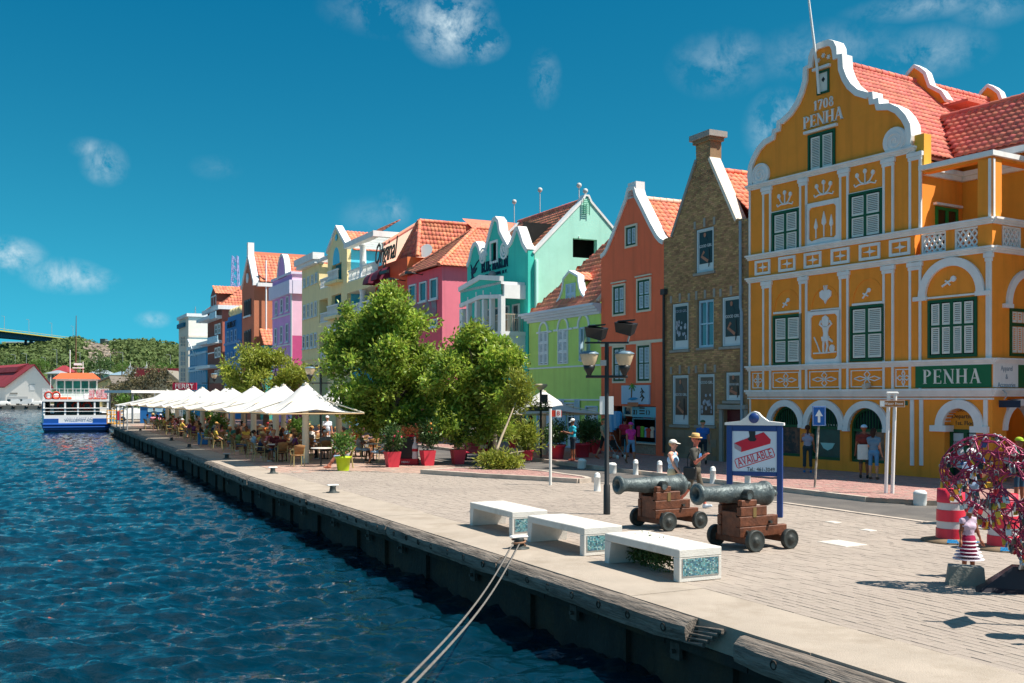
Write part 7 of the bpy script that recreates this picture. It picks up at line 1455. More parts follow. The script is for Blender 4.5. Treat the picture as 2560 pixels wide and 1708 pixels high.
# ---------------------------------------------------------------- trees, shrubs and planters
rv=np.random.RandomState(5)
leafA=M('leaf_olive',(.31,.42,.06),rough=.38,var=.3,vs=.9,island=.5,tl=.5,spec=.5)
leafB=M('leaf_yellow_green',(.30,.34,.045),rough=.5,var=.25,vs=.6,island=.4,tl=.35,spec=.4)
leafC=M('leaf_dark_green',(.06,.12,.028),rough=.4,var=.25,vs=1.5,island=.35,tl=.25,spec=.5)
leafD=M('leaf_grey_bare',(.16,.14,.07),rough=.7,var=.3,vs=.6,island=.4,tl=.2)
leafE=M('leaf_bright_green',(.10,.20,.03),rough=.45,var=.2,vs=1.5,island=.3,tl=.3)
bark=M('bark_grey',(.11,.09,.07),rough=.95,var=.3,vs=5,bump=.8,bs=14);twig=M('twig_pale',(.34,.27,.19),rough=.9,var=.2,vs=5)
def leaf_mesh(blobs,n,L,W=.34,cl=9,shell=.55,droop=.1):
 """n leaves in little tufts spread through the blobs (x, y, z, rx, ry, rz)"""
 Bm=np.array(blobs,float);vol=(Bm[:,3]*Bm[:,4]*Bm[:,5])**.75;nt_=n//cl;pick=rv.choice(len(Bm),nt_,p=vol/vol.sum());d=rv.normal(size=(nt_,3));d /= np.linalg.norm(d,axis=1)[:,None]
 rr=(shell+(1.02-shell)*rv.rand(nt_)**.6)*(.82+.36*rv.rand(nt_)**1.5);c=Bm[pick,:3]+d*Bm[pick,3:6]*rr[:,None]
 out=d*.8+np.array([0,0,.35]);C0=np.repeat(c,cl,0);O=np.repeat(out,cl,0);N_=len(C0);dirl=O+rv.normal(size=(N_,3))*.75;dirl[:,2]-=droop;dirl /= np.linalg.norm(dirl,axis=1)[:,None]
 base=C0+rv.normal(size=(N_,3))*L*.75;s=np.cross(dirl,rv.normal(size=(N_,3)));s /= np.linalg.norm(s,axis=1)[:,None];nn=np.cross(s,dirl);l=L*(.7+.6*rv.rand(N_,1));w=l*W/2*1.1
 mid=base+dirl*l*.5+nn*l*.06;v=np.stack([base,mid+s*w,base+dirl*l-nn*l*.05,mid-s*w],1).reshape(-1,3);return v,np.arange(4*N_).reshape(-1,4)
def leaves(name,blobs,n,L,mat,parent=None,**kw):
 v,f=leaf_mesh(blobs,n,L,**kw);return link(name,npmesh(name,v,f,[mat]),parent,None)
def clumpy(bl,n=9,k=.36): # break each mass into tufts that stand proud of it, with gaps between
 out=[]
 for(x,y,z,a,b,c)in bl:
  for _ in range(n):
   d=rv.normal(size=3);d /= np.linalg.norm(d);r=(.55+.62*rv.rand()**.7);q=k*(.55+.8*rv.rand());out.append((x+d[0]*a*r,y+d[1]*b*r,z+d[2]*c*r,a*q,b*q,c*q*.8))
 return out
def pxblobs(lst,Y,dy=.8,o=(0,0)):
 out=[]
 for(x,y,r)in lst:Yb=Y+rv.uniform(-dy,dy);p=at(x,y,Yb);R_=r*.9*Y/F;out.append((p.x-o[0],p.y-o[1],p.z,R_,R_,R_*.9))
 return out
# the big leafy tree in front of the terrace: two crowns, two trunks
p0=gp(985,1156);blobs=[(965,775,46),(918,795,52),(1000,800,55),(868,830,40),(950,850,75),(1040,850,55),(890,880,58),(850,870,34),(1000,905,80),(1075,915,60),(920,940,66),(1000,985,62),(1070,990,58),(880,985,40),(940,1025,42),(1090,1045,36),(1020,1045,36),(838,915,26),(965,740,22),(826,850,20),(905,1045,34),(955,1065,34),(1005,1068,36),(1055,1070,32),(1105,1070,26),(875,1030,26),(985,1030,40)]
B=thing('shade_tree','large olive green shade tree with a broad crown over the terrace end','tree',(p0.x,p0.y,0));bl=pxblobs(blobs,44.5,1.1,(p0.x,p0.y))
leaves('crown',clumpy(bl,8,.4),46000,.21,leafA,B,W=.42,cl=8,shell=.35);mb=MB();top=Vector((bl[8][0],bl[8][1],bl[8][2]-1))
mb.tube([(0,0,0),(.05,0,.9),(-.1,.1,1.9),(.1,.1,2.8)],[.3,.24,.2,.17],9)
for b in bl[:12]:e=Vector(b[:3])+Vector((0,1.2,0));m_=Vector((0,.1,2.3)).lerp(e,.5)+Vector((rv.normal()*.25,rv.normal()*.25,-.25));mb.tube([(0,.3,2.0+rv.rand()*.8),m_,e],[.07,.045,.012],6)
mb.build('trunk',bark,B)
p0=gp(1236,1152);blobs=[(1195,850,34),(1150,885,44),(1225,880,52),(1258,905,36),(1190,945,66),(1245,960,50),(1130,950,50),(1205,1015,58),(1258,1000,32),(1148,1030,46),(1245,1050,40),(1285,890,18),(1165,832,20),(1110,1000,34),(1150,1070,30),(1200,1070,32),(1120,1050,28)]
B=thing('shade_tree','second round crowned shade tree right of the larger one, on a dark leaning trunk','tree',(p0.x,p0.y,0));bl=pxblobs(blobs,43,1.0,(p0.x,p0.y))
leaves('crown',clumpy(bl,8,.4),33000,.21,leafA,B,W=.42,cl=8,shell=.35);mb=MB();mb.tube([(0,0,0),(-.05,0,.7),(-.12,-.1,1.3),(-.3,-.3,2.0),(-.5,-.6,2.6)],[.26,.22,.2,.17,.14],9)
for b in bl:e=Vector(b[:3]);m_=Vector((-.4,-.5,2.2)).lerp(e,.5)+Vector((0,0,-.2));mb.tube([(-.4,-.5,2.2),m_,e],[.065,.04,.012],6)
mb.build('trunk',bark,B)
# spindly shrub growing on the island at the foot of it
p0=gp(1250,1172,.14);B=thing('island_shrub','spindly yellow green shrub with bare pale stems on the stone kerbed island','shrub',p0)
bl=pxblobs([(1240,1160,26),(1268,1168,24),(1215,1152,18),(1285,1155,16),(1255,1150,20)],p0.y,.3,(p0.x,p0.y));bl=[(a,b,c-p0.z,d,e,f_)for a,b,c,d,e,f_ in bl]
bl2=pxblobs([(1300,975,30),(1285,1010,28),(1310,1000,18),(1292,940,18),(1275,1085,14)],p0.y+3,.3,(p0.x,p0.y));bl2=[(a,b,c-p0.z,d,e,f_)for a,b,c,d,e,f_ in bl2]
leaves('foliage',bl,2600,.2,leafB,B,W=.2,shell=.2);leaves('foliage',bl2,2400,.2,leafB,B,W=.2,shell=.3)
mb=MB();q=[at(1236,1140,p0.y+1)-p0,at(1255,1090,p0.y+1.5)-p0,at(1268,1060,p0.y+2)-p0,at(1292,1000,p0.y+3)-p0];mb.tube([(0,.6,0)]+q,[.07,.06,.05,.04,.02],6);r_=[at(1255,1140,p0.y+.5)-p0,at(1285,1132,p0.y+.5)-p0,at(1310,1128,p0.y+.6)-p0];mb.tube([(.1,.3,.05)]+r_,[.05,.045,.035,.02],6);mb.build('stems',twig,B)
# trees behind the tents
for(lst,Y,n,L,mt,lab,nm,xb)in(([(640,905,38),(605,945,42),(690,920,46),(735,935,34),(660,960,45),(720,970,36),(620,880,22),(590,985,26),(655,1000,30)],66,9000,.26,leafB,'yellow green tree before the lilac and brown houses','street_tree',665),
  ([(345,950,26),(385,945,30),(415,955,22),(330,975,24),(375,975,28),(305,985,20),(290,968,14)],150,1500,.5,leafD,'half bare grey tree beyond the ferry shelter','bare_tree',365),
  ([(315,1000,16),(340,1005,14)],128,600,.4,leafE,'low bright green bush behind the ferry shelter','bush',325),
  ([(265,985,18),(285,1000,16)],190,500,.6,leafD,'dry grey bush beside the yellow shed','bush',275)):
 xg=(xb-CX)/F*Y;B=thing(nm,lab,'tree' if 'tree' in nm else 'bush',(xg,Y,0));bl=pxblobs(lst,Y,1.0,(xg,Y));leaves('crown' if 'tree' in nm else 'foliage',clumpy(bl,8),int(n*1.3),L,mt,B,shell=.35);mb=MB();mb.tube([(0,0,0),(0,.1,1.6),(.1,0,2.6)],[.25,.2,.15],7)
 for b in bl:mb.tube([(.05,0,2.0 if 'tree' in nm else .3),b[:3]],[.1,.03],5);[mb.tube([b[:3],(b[0]+rv.normal()*b[3],b[1]+rv.normal()*b[3],b[2]+abs(rv.normal())*b[3])],[.04,.012],4)for _ in range(3 if 'bare' in nm else 1)]
 mb.build('trunk',bark if 'bare' not in nm else twig,B)
# distant trees among the sheds
for(x,y,r,Y,mt,lab)in((405,922,22,330,leafE,'rounded bright tree right of the scrolled white gables'),(305,917,14,400,leafE,'rounded tree behind the grey roofed house'),(100,910,16,410,leafE,'light green tree above the white shed'),(250,912,26,430,leafC,'dark spreading tree above the grey pyramid roof'),(225,945,14,330,leafE,'small bright tree right of the ferry roof'),(25,915,22,420,leafC,'dark tree behind the red shed roof')):
 p=at(x,y,Y);R_=r*Y/F;B=thing('distant_tree',lab,'tree',(p.x,Y,0));leaves('crown',[(0,0,p.z,R_*1.2,R_,R_*.75),(R_*.6,0,p.z-.3*R_,R_*.8,R_*.7,R_*.6),(-R_*.6,0,p.z-.2*R_,R_*.8,R_*.7,R_*.6)],1100,R_*.22,mt,B,shell=.6);MB().tube([(0,0,0),(0,0,p.z)],[.5,.2],6).build('trunk',bark,B)
# planters
redp=M('planter_red',srgb('#d2394a'),rough=.5,var=.06,spec=.4);limp=M('pot_lime',srgb('#b9cf1e'),rough=.5,var=.04,spec=.4);soil=M('potting_soil',(.05,.035,.025),rough=1,var=.3)
def square_planter(loc,rz,s,h,lab,mat,fol,n,L,hh,grp=None,fl=None):
 B=thing('planter',lab,'planter',loc,rz,grp);t=s/2;b=s*.36;mb=MB();mb.add([(-b,-b,0),(b,-b,0),(b,b,0),(-b,b,0),(-t,-t,h),(t,-t,h),(t,t,h),(-t,t,h),(-t*.86,-t*.86,h),(t*.86,-t*.86,h),(t*.86,t*.86,h),(-t*.86,t*.86,h),(-t*.84,-t*.84,h-.06),(t*.84,-t*.84,h-.06),(t*.84,t*.84,h-.06),(-t*.84,t*.84,h-.06)],
  [(3,2,1,0)]+[(i,(i+1)%4,4+(i+1)%4,4+i)for i in range(4)]+[(4+i,4+(i+1)%4,8+(i+1)%4,8+i)for i in range(4)]+[(8+i,8+(i+1)%4,12+(i+1)%4,12+i)for i in range(4)])
 mb.build('pot',mat,B);MB().box(-t*.84,t*.84,-t*.84,t*.84,h-.1,h-.06).build('soil',soil,B);plant(B,h,s,hh,fol,n,L,fl)
def plant(B,h,s,hh,fol,n,L,fl=None,W=.4):
 bl=[(rv.normal()*s*.22,rv.normal()*s*.22,h+hh*(.35+.35*rv.rand()),s*.5,s*.5,hh*.38)for _ in range(5)];leaves('foliage',bl,n,L,fol,B,W=W,shell=.3);mb=MB()
 for b in bl:mb.tube([(0,0,h-.08),(b[0]*.5,b[1]*.5,h+hh*.2),b[:3]],[.025,.02,.008],5)
 mb.build('stems',twig,B)
 if fl:
  mb=MB()
  for k in range(fl[1]):a_=bl[k%5];d=rv.normal(size=3);d /= np.linalg.norm(d);d[1]=-abs(d[1]);d[2]=abs(d[2])*.8;mb.ball((a_[0]+d[0]*a_[3]*.95,a_[1]+d[1]*a_[4]*.95,a_[2]+d[2]*a_[5]),.055,6,4)
  mb.build('flowers',fl[0],B,'stuff')
def round_pot(loc,r,h,lab,mat,fol,n,L,hh,W=.4,grp=None,rim=True):
 B=thing('planter',lab,'planter',loc,0,grp);MB().lathe([(r*.72,0),(r*.95,h*.86),(r*1.06,h*.86),(r*1.06,h),(r*.92,h),(r*.9,h-.06),(0,h-.06)],n=20).build('pot',mat,B);plant(B,h,r*1.9,hh,fol,n,L,None,W);return B
flp=M('flower_pink',srgb('#e0506a'),var=.1);flo=M('flower_orange',srgb('#e88a4a'),var=.15,island=.3)
square_planter(gp(981,1168),.4,.58,.62,'red square planter with pink flowers, left of the menu stand',redp,leafC,1500,.12,1.0,'red square planters at the terrace edge',(flp,6))
square_planter(gp(1069,1164),.45,.54,.62,'red square planter with a dark shrub, right of the bottle menu stand',redp,leafC,1800,.12,1.15,'red square planters at the terrace edge',(flo,8))
square_planter(gp(1145,1161),.4,.54,.62,'red square planter with the fullest shrub, beside the red three-wheeler',redp,leafC,2200,.12,1.3,'red square planters at the terrace edge',(flp,5))
B=round_pot(gp(858,1177),.3,.55,'lime green plastic pot with a leggy flowering shrub by a seated man',limp,leafE,700,.13,.85);
round_pot(gp(1392,1147,.13),.38,.62,'red round pot with a dark round shrub left of the man in turquoise',redp,leafC,1800,.13,.95,grp='red round pots before the lime house')
round_pot(gp(1456,1143,.13),.38,.62,'red round pot with the widest dark shrub right of the man in turquoise',redp,leafC,1900,.13,1.0,grp='red round pots before the lime house')
round_pot(gp(1476,1131,.13),.3,.5,'red low pot half hidden behind the wide shrub',redp,leafC,900,.12,.9,grp='red round pots before the lime house')
round_pot(gp(1492,1134,.13),.28,.66,'tall red pot with a small shrub nearest the orange shop',redp,leafC,1000,.12,.8,grp='red round pots before the lime house')
round_pot(gp(1319,1150,.13),.26,.42,'red pot with yellow green spiky leaves by the lime house corner',redp,leafB,1500,.22,1.05,.2)
round_pot(gp(1283,1120,.13),.3,.5,'red pot in the shade behind the second tree trunk',redp,leafC,900,.12,.7)
for(Y,t,lab)in((52,5.6,'tall leafy plant between the tables near the second tent'),(60,2.9,'leafy terrace plant by the third tent pole'),(74,3.2,'bushy plant under the far tents nearest the water'),(80,5.4,'bushy plant by the blue kiosk end of the terrace'),(90,3.6,'farthest bushy plant of the terrace')):
 p=qp(Y,t);round_pot((p.x,p.y,0),.28,.5,lab,M('pot_green',srgb('#1f6b3a'),var=.08),leafE,900,.18,1.2)
# shrub growing through under the nearest bench
p0=(gp(1590,1405)+gp(1650,1425))/2;B=thing('bench_shrub','dark green shrub growing under the nearest concrete bench','shrub',p0);bl=[]
d=qdir(p0.y)
for k in range(7):o=d*(-.6+k*.2)*-1;bl.append((o.x+rv.normal()*.04,o.y+rv.normal()*.04,.2+.04*rv.normal(),.17,.17,.16))
leaves('foliage',bl,3600,.075,leafC,B,W=.3,shell=.2)
# palm-like hanging planter boxes on the small lamp post are built with the lamp
# ---------------------------------------------------------------- things on the square
def post(mb,x,y,z0,z1,r,m=0):return mb.tube([(x,y,z0),(x,y,z1)],r,8,m)
# concrete benches with mosaic ends
bench_m=M('bench_concrete',(.66,.63,.58),rough=.85,var=.08,vs=2.5,bump=.2,bs=40,col2=(.50,.46,.40),c2s=1.3,c2t=.6)
mos=[M('mosaic_%d'%k,c,rough=.25,var=.1,island=.5,spec=.6)for k,c in enumerate(((.08,.26,.32),(.16,.36,.38),(.05,.14,.22),(.35,.50,.48)))]
def bench(fr,fl,label):
 fr,fl=Vector((fr[0],fr[1],0)),Vector((fl[0],fl[1],0));d=(fr-fl);L=2.13;d.normalize();B=thing('bench',label,'bench',(fl.x,fl.y,.004),math.atan2(d.y,d.x),'concrete benches along the quay')
 w,h,t=.80,.50,.13
 MB().bevbox(0,L,0,w,h-t,h,.012).build('seat',bench_m,B)
 mb=MB();mb.add([(0,0,0),(.13,0,0),(.13,w,0),(0,w,0),(0,0,h-t+.001),(.2,0,h-t+.001),(.2,w,h-t+.001),(0,w,h-t+.001)],[(3,2,1,0),(4,5,6,7),(0,1,5,4),(1,2,6,5),(2,3,7,6),(3,0,4,7)]);mb.build('leg',bench_m,B)
 MB().bevbox(L-.15,L-.002,.002,w-.002,0,h-t+.001,.01).build('leg',bench_m,B)
 v,f,mi=[],[],[];nx,nz=24,12;y0,y1,z0,z1=.07,w-.07,.09,.35
 for i in range(nx):
  for j in range(nz):
   a,b=y0+(y1-y0)*i/nx,y0+(y1-y0)*(i+1)/nx;c,e=z0+(z1-z0)*j/nz,z0+(z1-z0)*(j+1)/nz;o=len(v);g=.003;p=L+.004+rnd.uniform(0,.002)
   v+=[(p,a+g,c+g),(p,b-g,c+g),(p,b-g,e-g),(p,a+g,e-g),(L-.003,a+g,c+g),(L-.003,b-g,c+g),(L-.003,b-g,e-g),(L-.003,a+g,e-g)];f+=[(o,o+1,o+2,o+3),(o,o+4,o+5,o+1),(o+1,o+5,o+6,o+2),(o+2,o+6,o+7,o+3),(o+3,o+7,o+4,o)];mi+=[rnd.choice((0,0,1,1,1,2,3))]*5
 link('mosaic',npmesh('mosaic',v,f,mos,False,mi),B,'stuff')
 mb=MB();rframe(mb,y0-.012,y1+.012,z0-.012,z1+.012,.011,0,.005);mb.v=[(L+.006-y,x,z)for x,y,z in mb.v];mb.build('mosaic_frame',grey_stone,B)
bench((2.507,15.41),(1.567,17.31),'nearest concrete bench, with a green shrub under its seat')
bench((1.266,17.95),(.299,19.86),'middle concrete bench of three, beside the roped mooring bollard')
bench((0.0,20.48),(-.92,22.4),'farthest concrete bench of the three, left of the cannons')
# cannons on wooden carriages
iron=M('cannon_bronze',(.075,.095,.10),rough=.5,var=.35,vs=5,bump=.5,bs=22,metal=.35,col2=(.13,.16,.16),c2s=4,c2t=.52)
oak=M('carriage_wood',(.14,.045,.02),rough=.55,var=.4,vs=7,bump=.4,bs=18,col2=(.07,.028,.016),c2s=3,c2t=.55,spec=.4);ironb=M('carriage_iron',(.03,.035,.033),rough=.55,var=.3,bump=.3)
def cannon(muzzle,wheelY,label,rzd):
 mz=at(muzzle[0],muzzle[1],wheelY-.45);B=thing('cannon',label,'cannon',(mz.x,mz.y,0),rzd,'cannons on the square') # local +x runs from muzzle to breech
 za=mz.z;dr=.035
 prof=[(.0,.62),(.085,.60),(.09,.02),(.15,.0),(.195,.03),(.2,.07),(.17,.1),(.165,.13),(.135,.2),(.14,.22),(.14,.25),(.135,.27),(.165,.72),(.175,.74),(.175,.79),(.168,.81),(.19,1.2),(.2,1.22),(.2,1.27),(.192,1.29),(.21,1.62),(.235,1.64),(.235,1.7),(.2,1.75),(.1,1.8),(.05,1.84),(.075,1.9),(.06,1.95),(0,1.97)]
 mb=MB();mb.lathe([(r,h*1.0)for r,h in prof[::-1]][::-1],(0,0,za),(1,0,-dr),24);br=mb.build('barrel',iron,B)
 mb=MB();mb.tube([(1.0,-.34,za-.06),(1.0,.34,za-.06)],.06,10);mb.build('trunnion',iron,B)
 for s_ in(-1,1): # stepped cheeks, each of three planks
  y0,y1=s_*.2,s_*.31;ck=link('cheek',MB().mesh('cheek',oak),B)
  for(x0,x1,z0,z1)in((.78,1.95,.24,.43),(.78,1.72,.434,.62),(.80,1.45,.624,.80),(.82,1.2,.804,.92 if za>.9 else .86)):
   t=MB().bevbox(x0,x1,min(y0,y1),max(y0,y1),z0,min(z1,za-.05),.012);t.build('plank',oak,ck)
  mb=MB();mb.tube([(1.02,s_*.19,za-.02),(1.02,s_*.33,za-.02)],.085,10);mb.build('trunnion_cap',ironb,B)
  mb=MB();mb.box(1.1,1.18,min(s_*.312,s_*.318),max(s_*.312,s_*.318),.60,.78);mb.build('plaque',M('brass_plaque',(.30,.20,.08),rough=.4,metal=.6),B)
  mb=MB();mb.tube([(1.5,s_*.3,.5),(1.5,s_*.37,.5)],.03,8);mb.tube([(.95,s_*.3,.34),(.95,s_*.36,.34)],.03,8);mb.build('ring_bolt',ironb,B)
 MB().bevbox(.8,.9,-.199,.199,.24,.70,.01).build('transom',oak,B);MB().bevbox(.9,2.0,-.199,.199,.22,.30,.01).build('bed_plank',oak,B)
 for x in(.95,1.80):
  MB().bevbox(x-.07,x+.07,-.47,.47,.12,.25,.012).build('axle',oak,B)
  for s_ in(-1,1):
   r=.2 if x<1 else .185;mb=MB();mb.lathe([(.03,-.07),(.06,-.065),(.065,-.045),(r-.03,-.042),(r-.02,-.05),(r,-.045),(r,.045),(r-.02,.05),(r-.03,.042),(.07,.045),(.06,.07),(.03,.075)],(x,s_*.52,r),(0,s_,0),20);mb.build('wheel',ironb,B)
 mb=MB();
 for k in range(9):mb.ball((.79,-.22+.0*k,.62-.03*k),.014,5,3)
 mb.build('chain',ironb,B,'stuff')
ang=math.atan2(.5,.87)
cannon((1541,1213),21.8,'bronze cannon farther from the sign board, on a stepped wooden carriage',ang)
cannon((1738,1236),18.9,'bronze cannon nearer the camera, just in front of the sign board',ang)
# lamp post with two glass bowls and two floodlights
lampglass=M('lamp_glass_amber',(.75,.56,.36),rough=.25,var=.15,vs=4,alpha=.8,spec=.5)
def bowl(mb_parent,x,y,z,s=1.0):
 o=link('lamp_head',MB().lathe([(.05*s,-.42*s),(.08*s,-.4*s),(.10*s,-.33*s),(.2*s,-.16*s),(.23*s,-.02*s),(.0,-.02*s)],(x,y,z),n=14).mesh('lamp_head',blackmetal),mb_parent)
 MB().lathe([(.22*s,-.015*s),(.28*s,.12*s),(.36*s,.38*s),(.36*s,.42*s)],(x,y,z),n=16).build('lamp_glass',lampglass,o);MB().lathe([(.39*s,.42*s),(.38*s,.46*s),(.22*s,.53*s),(.0,.55*s)],(x,y,z),n=16).build('lamp_lid',M('lamp_lid_blue',(.12,.20,.26),rough=.4,var=.1),o);MB().ball((x,y,z+.12*s),(.08*s,.08*s,.14*s),8,5).build('lamp_bulb',M('lamp_bulb',(.35,.27,.2),rough=.3),o)
 return o
p=gp(1517,1286);B=thing('lamp_post','tall black lamp post with two amber glass bowls and two floodlights','lamp post',p);MB().tube([(0,0,0),(0,0,.7),(0,0,.72),(0,0,4.1)],[.085,.08,.06,.05],10).build('pole',blackmetal,B)
zc=at(1520,942,p.y).z;MB().tube([(-.5,0,zc),(.5,0,zc)],.035,8).build('cross_arm',blackmetal,B)
for s_ in(-1,1):bowl(B,s_*.42,0,zc+.28,.62)
zs=at(1520,857,p.y).z;MB().box(-.52,.52,-.05,.05,zs-.02,zs+.02).build('flood_bar',blackmetal,B)
for(x,dz_)in((-.25,.22),(.45,.33)):
 o=link('floodlight',MB().add([(-.2,-.12,-.1),(.2,-.16,-.1),(.2,.12,-.1),(-.2,.1,-.1),(-.24,-.2,.16),(.22,-.22,.2),(.24,.14,.16),(-.2,.14,.12)],[(3,2,1,0),(4,5,6,7),(0,1,5,4),(1,2,6,5),(2,3,7,6),(3,0,4,7)]).mesh('floodlight',blackmetal),B);o.location=(x,0,zs+dz_);o.rotation_euler=(.3,.25,-.4)
 MB().tube([(x+.12,-.08,zs+dz_-.02),(x+.05,0,zs+.02)],.025,6).build('flood_bracket',steel,B);MB().obox((x-.2,-.2,zs+dz_+.16),(.4,-.05,.03),(.0,.3,.0),(0,0,.025)).build('flood_visor',blackmetal,B)
mb=MB();z0,z1=at(1520,1036,p.y).z,at(1520,991,p.y).z;mb.box(-.17,-.05,-.03,.03,z0,z1);mb.box(.04,.16,-.03,.03,z0,z1-.0);mb.build('back_plate',M('plate_white',(.75,.75,.73),var=.04),B,'stuff')
MB().box(.0-.16,-.02,-.1,.0,zs-.55,zs-.42).build('camera_box',M('box_grey',(.4,.4,.4)),B)
# small lamp post with hanging flower boxes
p=gp(1352,1152,.0);B=thing('planter_lamp','slim dark lamp post carrying flower boxes before the small white parasol','lamp post',p);z1=at(1352,975,p.y).z;post(MB(),0,0,0,z1,.05).build('pole',blackmetal,B);bx=M('flower_box_green',(.03,.05,.045),rough=.5)
zb=at(1352,1028,p.y).z
for(x,y,a)in((-.35,-.18,.2),(.22,-.12,-.5)):
 mb=MB();mb.add([(-.38,-.12,0),(.38,-.12,0),(.38,.12,0),(-.38,.12,0),(-.46,-.16,.24),(.46,-.16,.24),(.46,.16,.24),(-.46,.16,.24)],[(3,2,1,0),(4,5,6,7),(0,1,5,4),(1,2,6,5),(2,3,7,6),(3,0,4,7)]);o=mb.build('flower_box',bx,B);o.location=(x*.9,y,zb);o.rotation_euler=(0,0,a);o.scale=(.62,.8,.8)
 leaves('foliage',[(0,0,.33,.4,.15,.18)],320,.13,leafB if x<0 else leafC,o)
mb=MB();mb.lathe([(.1,0),(.3,.18),(.28,.26),(0,.27)],(0,0,z1),n=10);mb.build('lamp_head',M('lamp_pale',(.6,.5,.35)),B);MB().box(-.05,.3,-.25,-.05,z1-.55,z1-.2).build('floodlight',blackmetal,B)
# bus-stop pole with a red and white sign
p=gp(1376,1213);B=thing('stop_sign_pole','thin white pole with a small red and white stop sign','sign',p);z1=at(1376,1022,p.y).z;post(MB(),0,0,0,z1,.045).build('pole',M('pole_white',(.74,.72,.68),rough=.6,var=.08,col2=(.5,.45,.4),c2s=6,c2t=.65),B)
zc=at(1395,1034,p.y).z;o=MB().box(.02,.36,-.02,.02,zc-.1,zc+.1).build('sign_plate',M('sign_red',srgb('#c83a28'),var=.05),B);MB().box(.17,.34,-.03,.03,zc-.12,zc+.12).build('sign_face',white,o);text('B',.2,MATS['sign_red'],o,.255,-.035,zc,extrude=.003)
# AVAILABLE board
blue_b=M('board_blue',srgb('#173c7c'),rough=.4,var=.06,spec=.5);p=gp(1950,1294);ang=math.atan2(-.37,.93);u_=Vector((.93,-.37,0));L=1.16;p0=p-u_*L
B=thing('advert_board','blue framed sign board reading AVAILABLE with a red rubber stamp picture','sign board',(p0.x,p0.y,0),ang);ztop=at(1880,1064,p.y).z;zpb=at(1880,1181,p.y).z
for x in(.0,L):MB().bevbox(x-.065,x+.065,-.07,.07,0,ztop,.012).build('post',blue_b,B)
MB().bevbox(.065,L-.065,-.05,.05,zpb-.1,zpb,.01).build('rail',blue_b,B);MB().bevbox(.065,L-.065,-.05,.05,ztop-.14,ztop,.01).build('rail',blue_b,B)
pn=MB().box(.066,L-.066,-.03,.03,zpb+.001,ztop-.141).build('panel',M('panel_pale',srgb('#c4d6e6'),rough=.4,var=.03),B);W_=L-.13;cx_=L/2;H_=ztop-.14-zpb
cap=[(-.1,ztop+.001),(L+.1,ztop+.001),(L+.1,ztop+.06),(L*.78,ztop+.1),(L*.66,ztop+.2),(L*.58,ztop+.3),(L*.5,ztop+.33),(L*.42,ztop+.3),(L*.34,ztop+.2),(L*.22,ztop+.1),(-.1,ztop+.06)];MB().prism(cap,-.11,.11).build('crest',white,B)
mb=MB();mb.lathe([(.0,.03),(.11,.02),(.12,0)],(L/2,-.115,ztop+.17),(0,-1,0),18);mb.build('crest_roundel',blue_b,B)
X=lambda a,b:(.07+W_*a,zpb+H_*b)
redm=M('stamp_red',srgb('#c01f38'),rough=.4,var=.04);stk=M('stamp_black',(.012,.018,.022),rough=.4)
MB().prism([X(.04,.70),X(.70,.98),X(.86,.80),X(.85,.70),X(.20,.48)],-.038,-.03).build('print_block',redm,pn);MB().prism([X(.04,.70),X(.20,.60),X(.20,.48),X(.05,.57)],-.040,-.03).build('print_block_end',M('stamp_grey',srgb('#9a93a0'),var=.05),pn)
MB().prism([X(.37,1.0),X(.52,1.0),X(.51,.86),X(.55,.80),X(.5,.75),X(.40,.75),X(.34,.80),X(.39,.87)],-.043,-.03).build('print_handle',stk,pn)
tm=MB();sa=math.radians(19);ca_,sn_=math.cos(sa),math.sin(sa)
t_=text_mb('AVAILABLE',.235*H_/.95,extrude=.003);k_=W_*.80/(max(v[0]for v in t_.v)-min(v[0]for v in t_.v));c0=X(.5,.335);t_.v=[(c0[0]+(x*k_)*ca_-(z*1.15)*sn_,y-.036,c0[1]+(x*k_)*sn_+(z*1.15)*ca_)for x,y,z in t_.v];t_.build('lettering',redm,pn)
mb=MB();hw,hh=W_*.445,.115*H_;fr=[(-hw,-hh*.7),(-hw*.95,-hh),(hw*.95,-hh),(hw,-hh*.7),(hw,hh*.7),(hw*.95,hh),(-hw*.95,hh),(-hw,hh*.7),(-hw,-hh*.7)];stroke(mb,[(c0[0]+x*ca_-z*sn_,c0[1]+x*sn_+z*ca_)for x,z in fr],.018,-.036,-.03);mb.build('print_frame',redm,pn)
t_=text_mb('Tel.: 461-3049',.105,extrude=.003);c1=X(.64,.055);k_=W_*.62/(max(v[0]for v in t_.v)-min(v[0]for v in t_.v));t_.v=[(c1[0]+x*k_,y-.036,c1[1]+z*1.25)for x,y,z in t_.v];t_.build('lettering',stk,pn)
# white bollards
bolw=M('bollard_white',(.78,.77,.74),rough=.6,var=.06,vs=4,col2=(.5,.46,.4),c2s=5,c2t=.66)
tall=[(1493,1228,'nearest white round topped bollard, left of the lamp post'),(1589,1187,'white round topped bollard right of the lamp post'),(1649,1191,'white round topped bollard beside the woman in the cap'),(1782,1209,'white round topped bollard right of the man with the hat'),(1869,1222,'white round topped bollard seen through the legs of the sign board')]
for(x,y,lab)in tall:B=thing('bollard',lab,'bollard',gp(x,y),0,'round topped white bollards');MB().lathe([(.105,0),(.1,.02),(.092,.40),(.098,.405),(.098,.43),(.09,.435),(.088,.49),(.06,.54),(0,.56)],n=16).build('bollard_body',bolw,B)
for(x,y,lab,tl_)in((1453,1172,'leaning squat white bollard before the lime house',.12),(1530,1184,'squat white bollard hidden half behind the lamp post',0),(2300,1264,'squat white bollard with a domed cap near the ochre building',0)):
 B=thing('squat_bollard',lab,'bollard',gp(x,y,.0 if x>2000 else .0),0,'squat white bollards');MB().lathe([(.15,0),(.165,.06),(.17,.3),(.175,.305),(.165,.34),(.12,.39),(0,.405)],n=18).build('bollard_body',bolw,B);B.rotation_euler=(0,tl_,0)
